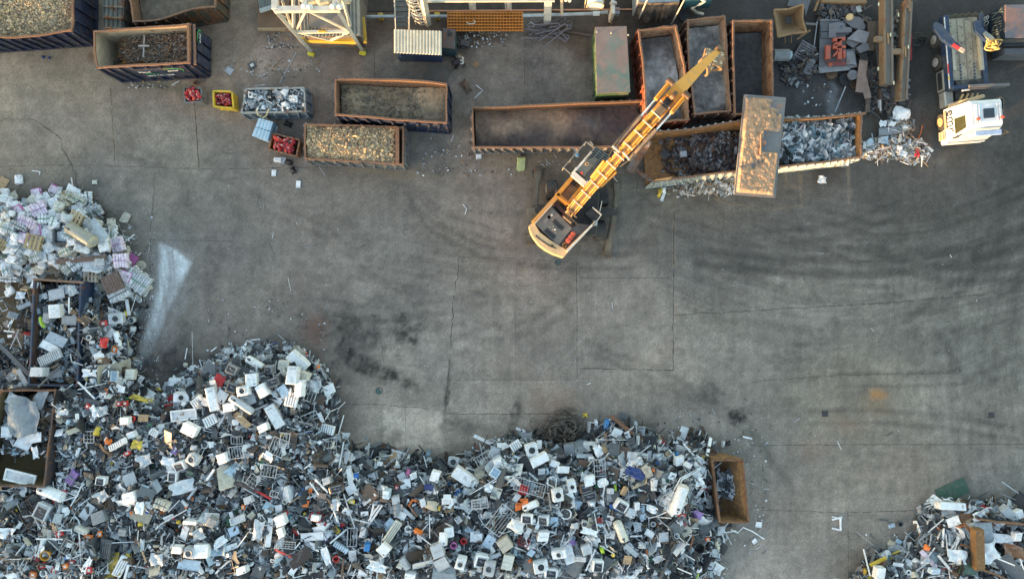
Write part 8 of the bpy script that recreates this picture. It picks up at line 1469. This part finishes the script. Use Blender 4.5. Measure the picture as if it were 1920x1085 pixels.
BARS='''
A W 1200 645 1235 585 1300 560 1345 518 .06|bent white tube sticking out over the concrete at the heap tip
A W 1335 612 1292 765 .08;A W 1335 805 1300 1000 .07;A W 690 572 790 530 .13;A W 1155 595 1185 665 .2;A W 197 125 182 205 .07|white rod lying on the dark wet patch;A W 370 150 412 118 .07;A W 656 68 728 60 .07;A W 1378 1000 1400 1085 .2;A BR 1282 665 1325 800 .08;A LG 850 20 900 65 .05;A LG 470 170 445 330 .08;A DG 380 330 300 420 .1
C LG 170 275 105 385 .08;C W 180 640 110 780 .09;C W 135 720 205 620 .07;C DG 860 270 1000 210 .02
E PK 805 830 940 975 .26|pinkish perforated plank on the lower corner heap;E DG 770 605 1005 840 .26|long dark beam reaching out from the lower corner heap;E W 1012 590 1000 795 .14;E YE 490 890 345 960 .18|yellow beam at the edge of the lower corner heap;E RU 225 1055 455 932 .2;E W 285 815 345 1055 .1|pale upright pole leaning at the edge of the lower corner heap;E DG 425 550 498 553 530 600 .07|bent dark bar lying on the gridded concrete;E TE 520 865 490 920 .14;E W 0 548 90 525 .12;E W 75 530 78 640 .12;E W 0 625 80 642 .1;E W 960 870 1060 990 .14;E W 870 880 930 800 .06;E W 870 660 1010 540 .06;E LG 760 1010 880 930 .07;E OR 1125 610 1195 605 .08;E OR 1150 625 1165 690 .06;E W 1030 680 1050 880 .08;E W 1190 500 1300 440 .1;E W 1500 900 1650 960 .08;E W 1700 900 1736 1000 .07
M RU 400 0 650 205 .22|long rusty beam lying from the concrete onto the heap;M W 1520 245 1478 445 .2|white post standing out at the right shoulder of the heap;M W 1215 310 1370 485 .12;M W 1050 380 1130 465 .12;M LG 220 264 570 268 .07;M W 1240 440 1375 378 .1;M LG 1220 455 1400 500 .12;M W 1340 520 1400 600 .22;M W 1470 600 1450 700 .16;M W 1385 590 1180 700 1100 850 1070 960 .09|pair of long curved pale tubes over the largest tank;M W 1400 600 1200 715 1130 850 1090 960 .08;M LG 960 860 1040 880 1120 830 .07;M W 1480 180 1450 270 .04;M LG 1410 165 1385 235 .14;M W 1490 600 1550 740 1560 820 .06;M LG 1370 860 1530 780 .05;M W 690 220 690 320 .05;M W 712 220 708 320 .05
I W 690 -10 760 -60 .08;I DB 690 685 1005 560 .05|thin dark stick lying across the long white panel;I W 800 95 925 225 .12;I W 745 125 835 250 .07;I TN 530 345 680 240 .06|thin tan stick in the centre of the heap;I W 1130 -10 1155 150 .28|white post with a wide foot plate;I W 960 340 1020 510 .1;I W 1040 300 940 500 .07;I W 945 730 1110 590 .09;I LG 1080 240 1190 570 .08;I RD 400 790 560 865 .1;I W 30 765 175 570 .06;I BK 440 870 560 1085 .15;I BR 1080 880 1060 1085 .15;I W 1240 900 1180 1040 .09;I W 1120 1030 1180 870 .06;I W 600 780 650 720 .08;I RD 200 200 360 290 .12;I LG 90 180 240 270 .1;I W 640 640 620 600 .06;I BK 0 130 260 200 .2
G BR 1130 250 1040 615 .1|brown wooden pole standing in the lower left corner;G W 362 685 625 690 .1;G LG 0 205 130 210 .05;G W 740 390 920 260 .07;G W 625 310 770 260 .06;G LG 990 585 930 720 .1;G W 780 235 700 360 .06;G LG 900 1080 1130 890 .05;G LG 225 465 330 450 400 590 .08
H W 380 590 430 540 690 395 .08;H W 975 1025 1100 910 1235 840 .11|long white bar in the lower left middle;H BK 600 950 800 1020 840 1050 .08;H LG 0 510 105 570 .06;H W 505 420 620 300 .05;H W 0 100 30 60 .1;H LG 700 290 790 170 .14;H W 960 0 890 100 .16;H LG 870 20 820 120 .14;H LG 1080 780 1160 880 .2;H W 200 700 210 600 .05;H W 120 560 130 680 .04;H LG 900 960 960 850 .06;H BK 780 330 1000 420 1100 400 .05;H TN 210 720 290 920 .09;H W 1030 730 960 720 1000 820 .14
J W 560 550 640 630 790 750 .08|long white pipe crossing the orange scrap;J W 215 340 180 500 .1;J W 300 350 130 600 .12;J W 200 470 265 560 .08;J W 0 485 180 530 .09;J RU 570 360 645 465 .12;J RU 640 300 735 415 .14;J LG 130 110 240 260 .16;J LG 1010 365 1150 385 .14;J W 1100 430 1170 480 .12;J W 770 440 770 680 .05;J W 25 60 80 170 .08;J W 80 90 30 180 .08;J OR 560 360 600 300 640 310 .14|curved orange arm in the lower middle of the heap;J W 370 1060 520 980 .1;J W 70 900 10 1050 .07;J W 430 900 580 860 .06;J LG 490 370 620 490 .2;J W 700 600 760 530 .05
K W 905 750 940 640 .06;K W 925 755 1000 690 .08;K LG 180 885 310 830 .2|grey pipe section in front of the black-mouthed cooker;K W 1150 660 1215 730 1210 900 1200 1010 .06;K W 1155 1000 1250 790 .09;K LG 80 810 330 890 .12;K W 855 190 865 80 .05;K W 760 130 860 190 .06;K W 0 250 280 80 .05;K LG 590 30 680 110 .14;K W 350 70 230 130 .08;K BR 990 550 1140 720 .06;K LG 1170 460 1270 390 .1;K W 1040 1030 1150 1040 .1;K W 490 40 380 130 .07;K DG 1200 400 1240 520 .1
L DG 885 730 800 900 735 1085 .2|long dark beam in the lower right of the heap;L DG 1290 500 1100 710 .2;L W 900 975 1040 1035 .07;L LG 615 400 620 640 660 860 .06;L W 40 1080 60 900 90 790 .07;L W 75 430 110 600 130 600 .06;L W 150 430 210 540 240 650 .06;L RU 1060 660 1020 800 .1;L W 930 570 1110 580 .04;L W 430 660 550 655 .08;L LM 1110 1030 1090 1085 .1;L W 130 750 270 830 .06;L LG 710 470 840 480 .08;L W 640 350 540 340 .05;L LG 960 780 1040 650 .06;L W 700 740 680 810 .1;L W 610 480 700 460 790 420 .07;L W 185 650 185 730 .05;L W 165 200 170 360 .08;L LG 415 200 420 330 .06;L DG 1376 680 1180 830 .1;L W 1330 740 1345 800 .05;L BR 745 725 880 735 .05;L W 0 60 80 80 .1
N BR 415 662 770 628 .3|brown rusty beam lying across the foam heap;N BR 245 788 610 812 .14;N LG 790 415 850 465 .06;N W 905 490 940 510 .08
O W 540 240 540 370 560 320 .08;O DG 635 720 600 640 .1;O LG 145 800 215 930 .3;O DG 0 610 240 850 .25;O LG 550 680 560 740 650 770 .07;O W 610 900 740 1030 .1;O W 610 960 830 910 .08;O W 660 950 680 900 .06;O YE 670 890 700 820 .06;O W 30 500 115 510 .08;O LG 80 640 150 490 .07;O LG 130 540 170 640 .06;O BR 770 210 800 400 .16;O TN 690 440 760 380 .08;O LB 710 350 830 490 .1;O W 820 870 910 760 .07;O W 990 255 1010 380 .16;O W 855 765 930 765 .12;O W 930 765 920 860 .1;O W 855 765 850 860 .08;O LG 780 640 850 610 .06;O W 900 740 800 830 .06;O DG 300 940 480 770 .12
R W 1045 665 1120 770 1240 865 .2|pair of curved white trims at the far end of the spill;R W 1180 890 1070 1000 .16;R W 1040 990 950 1080 .1;R W 800 730 990 720 .12;R W 800 760 850 900 950 990 .12;R OR 1080 460 1060 560 1015 680 .05|thin rust-orange twig of wire by the curved trims;R LG 250 780 370 670 .06;R W 135 790 225 815 .08;R W 770 480 920 460 .1;R C 240 850 330 790 .1
P W 868 383 875 392 872 402 .05|thin white offcut lying by itself in the middle yard;P W 1440 945 1433 980 1447 983 1443 946 .1|bent white frame lying on the concrete right of the bucket skip;P W 1370 992 1383 998 1393 988 1410 995 1433 1010 .08|bent white strip lying below the bucket skip;P W 1393 818 1410 822 .1;P W 1331 772 1331 773 .02;P W 1560 968 1577 972 1575 990 .1;P LG 524 157 556 98 .03|thin dark rod lying on the concrete near the gantry;P DG 520 125 535 148 .05;P LG 1235 358 1260 352 .03;P W 478 162 496 158 .02;P W 322 160 336 152 .05|white strip lying below the lettered container, longest one;P W 1570 826 1577 842 .03;P W 60 320 75 322 74 328 .06;P W 893 160 905 170 890 184 .05;P DB 1000 320 1010 345 .2;P W 1460 950 1462 951 .02;P W 1335 800 1334 802 .02;P LG 598 312 610 330 .03;P W 1380 345 1377 355 .05;P W 540 520 545 545 .02;P W 360 620 362 700 .02'''
for line in BARS.strip().split('\n'):
    for e in line.split(';'):
        e=e.strip(); lab=None
        if not e: continue
        if e[1]!=' ': e=line[0]+' '+e
        if '|' in e: e,lab=e.split('|'); lab=lab.strip()
        f=e.split(); ITEMS.append((f[0],'bar',f[1],[float(q) for q in f[2:]],lab))
for it in ITEMS:
    if it[4]:
        f=T[it[0]]; a=it[3]; x,y=f(a[0],a[1]) if it[1]!='bar' else f((a[0]+a[2])/2,(a[1]+a[3])/2); LAND.append((x,y,it[4],it[4]))
def short(lb_):
    for w_ in (' lying',' standing',' beside',' near ',' in the',' at the',' leaning',' topping',' below',' above',' right of',' left of',' under',' on the',' on a',' with ',' between',' next to',' crossed',' against',' sticking',' over ',' behind',' along',' reaching',' farthest',' by ',', ',' turned'):
        i=lb_.find(w_)
        if i>6: lb_=lb_[:i]
    return lb_
shorts={}
for l in LAND: shorts[short(l[2])]=shorts.get(short(l[2]),0)+1
LM2=[(x,y,short(l)) for x,y,l,_ in LAND if shorts[short(l)]==1]+[(1370,917,'rusty bucket skip'),(1052,803,'round wire tangle'),(105,620,'navy-edged container'),(50,820,'crumpled sheet container'),(1834,1028,'rusty post'),(1425,275,'dusty cover plate'),(533,270,'extinguisher crate')]
DIRS=['right of','above and right of','above','above and left of','left of','below and left of','below','below and right of']
COLS={k:v_[1] for k,v_ in PAL.items()}
def autolabel(kind,col,px,py,w,l,tilt):
    size=max(w,l); sw=[n for s_,n in SIZEW if size<=s_][0]
    cands=sorted(((px-x)**2+(py-y)**2,x,y,s_) for x,y,s_ in LM2)
    noun=KN[kind]
    for d2,x,y,s_ in cands[:7]:
        d=math.sqrt(d2)
        if d<3: continue
        a=math.atan2(-(py-y),px-x); dr=DIRS[int(round(a/(math.pi/4)))%8]
        for dist in ((('just ' if d<30 else 'a little ' if d<55 else 'well ')),):
            for shp in ('','slim ' if max(w,l)>2.2*min(w,l) else 'squarish '):
                lb_=f'{sw} {shp}{COLS[col]} {noun} {dist}{dr} the {s_}'
                if len(lb_.split())<=16 and lb_ not in USED: USED[lb_]=1; return lb_
    lb_=f'{sw} {COLS[col]} {noun} in the crowded scrap {dr} the {cands[0][3]}'; return lb_
items=[]
for idx,(tl,kind,col,a,lab) in enumerate(ITEMS):
    f=T[tl]; s_=TS[tl]
    if kind=='bar':
        th=min(a[-1],.3) if len(a)%2 else .08; pts=a[:-1] if len(a)%2 else a
        pp=[f(pts[i],pts[i+1]) for i in range(0,len(pts),2)]
        if len(a)%2==0: pp=[f(a[0],a[1]),f(a[2],a[3])]; 
        mx=sum(p[0] for p in pp)/len(pp); my=sum(p[1] for p in pp)/len(pp); k=CAM_H/FPX; L_=math.hypot(pp[-1][0]-pp[0][0],pp[-1][1]-pp[0][1])*k
        if L_<.15: continue
        w3=[]
        inw=(60<mx<158 and 520<my<728)
        ups=rI.uniform(.3,.6)
        for i,p in enumerate(pp):
            z=hz(*p); z=max(z,hz(mx,my)*.9 if z>.1 else z)+(ups if z>.08 else .04)
            if inw: z=2.3
            if tl=='E' and p[0]>1838: z=2.0
            w3.append(P(*p,z))
        zz=max(v.z for v in w3)
        lb_=lab or autolabel('tube' if len(pp)>2 else 'bar',col,mx,my,L_,th,0)
        mb=MB(); c=PAL[col][0]; v=rI.uniform(.8,1.05)
        if len(pp)>2: mb.tube(w3,th/2,6)
        elif th>.16 or rI.random()<.4: mb.bar(w3[0],w3[1],th,min(th*.6,.12))
        else: mb.cyl(w3[0],w3[1],th/2,7)
        o=mb.build('bent_tube' if len(pp)>2 else 'metal_bar',OBJP(),color=tuple(min(.82,q*v) for q in c)); tag(o,lb_,'tube' if len(pp)>2 else 'metal bar'); continue
    x,y=f(a[0],a[1]); k=(CAM_H-1.5)/FPX; w_=a[2]/s_*k*.95; l_=a[3]/s_*k*.95; ang=-R(a[4]); h=HEIGHT.get(kind,.15); h=min(h,max(w_,l_)*.8)
    g=hz(x,y); onheap=g>.12; tx=rI.gauss(0,.10) if onheap else rI.gauss(0,.015); ty=rI.gauss(0,.10) if onheap else rI.gauss(0,.015)
    rise=h*(.25 if onheap else .0)
    if kind in('panel','board','carton','bent','sink','rad','rack','bar','lump'): rise=.16 if onheap else .0
    z=g-(.05 if not onheap else 0)+rise+(.07*(idx%3) if onheap else 0)+(.20 if g>.5 and x>158 else 0); z=max(z,.012)
    if kind in ('rack',): tx*=.6;ty*=.6
    if 60<x<158 and 520<y<728: z=1.6+.1*(idx%4)
    if x<109 and 727<y<905: z=1.5+.1*(idx%3)
    if tl=='E' and x>1842 and y>985: z=1.3+.1*(idx%3)
    if tl=='R': z+=.28
    zt=z+h; kk=(CAM_H-zt)/(CAM_H-1.5); w_*=kk; l_*=kk
    c=P(x,y,zt); lb_=lab or autolabel(kind,col,x,y,w_,l_,0)
    t=thing(NMS[kind],lb_,KN[kind],(c.x,c.y,z),rot=(tx,ty,ang))
    build_item(kind,col,w_,l_,h,t,idx)
# further loose blocks and bundles of the foam heap
rw2=random.Random(12); XB=[]
while len(XB)<70:
    x,y=rw2.uniform(2,262),rw2.uniform(362,560)
    if sdist(POLYS['white'],[x],[y])[0]<6 or any((x-a)**2+(y-b)**2<70 for a,b in XB) or (60<x<155 and y>520): continue
    XB.append((x,y)); kd=rw2.choice(['block']*5+['stack']*2+['panel']); cl=rw2.choice(['W','W','W','W','LG','C','BE'] if x<180 else ['W','LG','C','BE'])
    wd,ld=rw2.uniform(14,22)/30,rw2.uniform(13,20)/30
    if kd=='stack': wd*=1.4
    z=hz(x,y)+rw2.uniform(-.08,.12); h_=rw2.uniform(.16,.3); c=P(x,y,z+h_)
    t=thing(NMS[kd],autolabel(kd,cl,x,y,wd,ld,0),KN[kd],(c.x,c.y,z),rot=(rw2.gauss(0,.2),rw2.gauss(0,.2),rw2.uniform(0,3.1))); build_item(kd,cl,wd,ld,h_,t,len(XB))
# pallets in the foam heap
for lb_,u,v,wd,ln,an,colr,solid,dz in (('small tan pallet lying on the concrete beside the foam heap',485,222,.95,.72,-80,'tan',False,0),('tan pallet leaning on the wrapped bundles, second from the concrete',557,345,.9,.75,28,'tan',False,.5),('yellow-brown pallet half buried in the foam blocks',250,520,1.05,.9,15,'mid',False,.75),('tan pallet at the left border of the foam heap',15,535,.6,.6,30,'mid',False,.4),('dark brown close-boarded pallet on the strip bundles',825,815,1.15,1.1,-25,'brown',True,.75),('pale pallet frame lying over a white block',665,765,.9,.75,2,'pale',False,.6)):
    x,y=T['N'](u,v); z=max(0,hz(x,y))+dz; c=P(x,y,z); pallet(lb_,Vector((c.x,c.y,0)),-R(an),wd,ln,z,colr,4 if not solid else 7,solid)
# wheelbarrow parts under the lime tray, cables
tag(MB().bar(P(970,318,.3),P(968,330,.35),.04).bar(P(984,318,.3),P(984,330,.35),.04).cyl(P(977,292,.15)-Vector((.04,0,0)),P(977,292,.15)+Vector((.04,0,0)),.16,12).build('barrow_frame',mk('brw',(.06,.05,.06),.6)),'dark barrow frame and handles under the pale lime tray','wheelbarrow frame')
# small goods in the wedge skip
def white_goods(n,x0,y0,x1,y1,z0,z1,grp,place,seed):
    r_=random.Random(seed); protos=[]
    for kd,cl in (('cab','W'),('washer','W'),('oven','LG'),('bent','W'),('cab','G')):
        protos.append((kd,cl))
    made={}
    for k in range(n):
        kd,cl=protos[r_.randrange(5)]; loc=P(r_.uniform(x0,x1),r_.uniform(y0,y1),z0+(z1-z0)*k/n); rot=(r_.uniform(-.5,.5),r_.uniform(-.5,.5),r_.uniform(0,6.28)); sc_=r_.uniform(.65,1.05)
        lab=dict(cab='white' if cl=='W' else 'grey',washer='round-holed white',oven='dark-fronted',bent='crumpled white')[kd]+' small appliance casing '+place
        key=(kd,cl)
        if key in made: q=dup(made[key],loc,rot,lab,grp+' '+lab.split(' small')[0],scale=(sc_,sc_*r_.uniform(.7,1.2),sc_))
        else:
            q=thing('appliance_casing',lab,'appliance',loc,rot=rot,group=grp+' '+lab.split(' small')[0]); build_item(kd,cl,.52,.42,.3,q,k); made[key]=q
white_goods(52,466,172,564,203,.7,1.12,'casings in the wedge skip,','in the wedge skip',5)
B=Bits(); shards(B,900,460,170,569,208,.8,1.2,[tuple(q) for q in PM1[0][:6]],(.06,.3),91,.6,.35); rods(B,60,462,172,568,206,1.1,1.3,[tuple(q) for q in PM1[0][:4]],seed=92,ln=(.2,.7)); tag(B.build('skip_scrap',MIX()),'small broken bits between the casings in the wedge skip','scrap bits',kind='stuff')
tag(MB().tube([P(480,205,1.5),P(484,216,1.3),P(490,219,1.2)],.03,5).tube([P(504,204,1.5),P(500,216,1.3),P(492,222,1.25)],.03,5).build('yellow_cable',mk('ycab',(.55,.5,.3),.6)),'pale yellow cable hanging over the side of the wedge skip','cable')
fillgrid('skip_bed','dark scrap bed under the casings in the wedge skip','scrap bed',cw,1.25,lambda u,v:.7+.2*np.sin(v*3.1),DIRT(),dirtcol((.06,.06,.065),(.14,.14,.15),9),30,16,nz=.1)
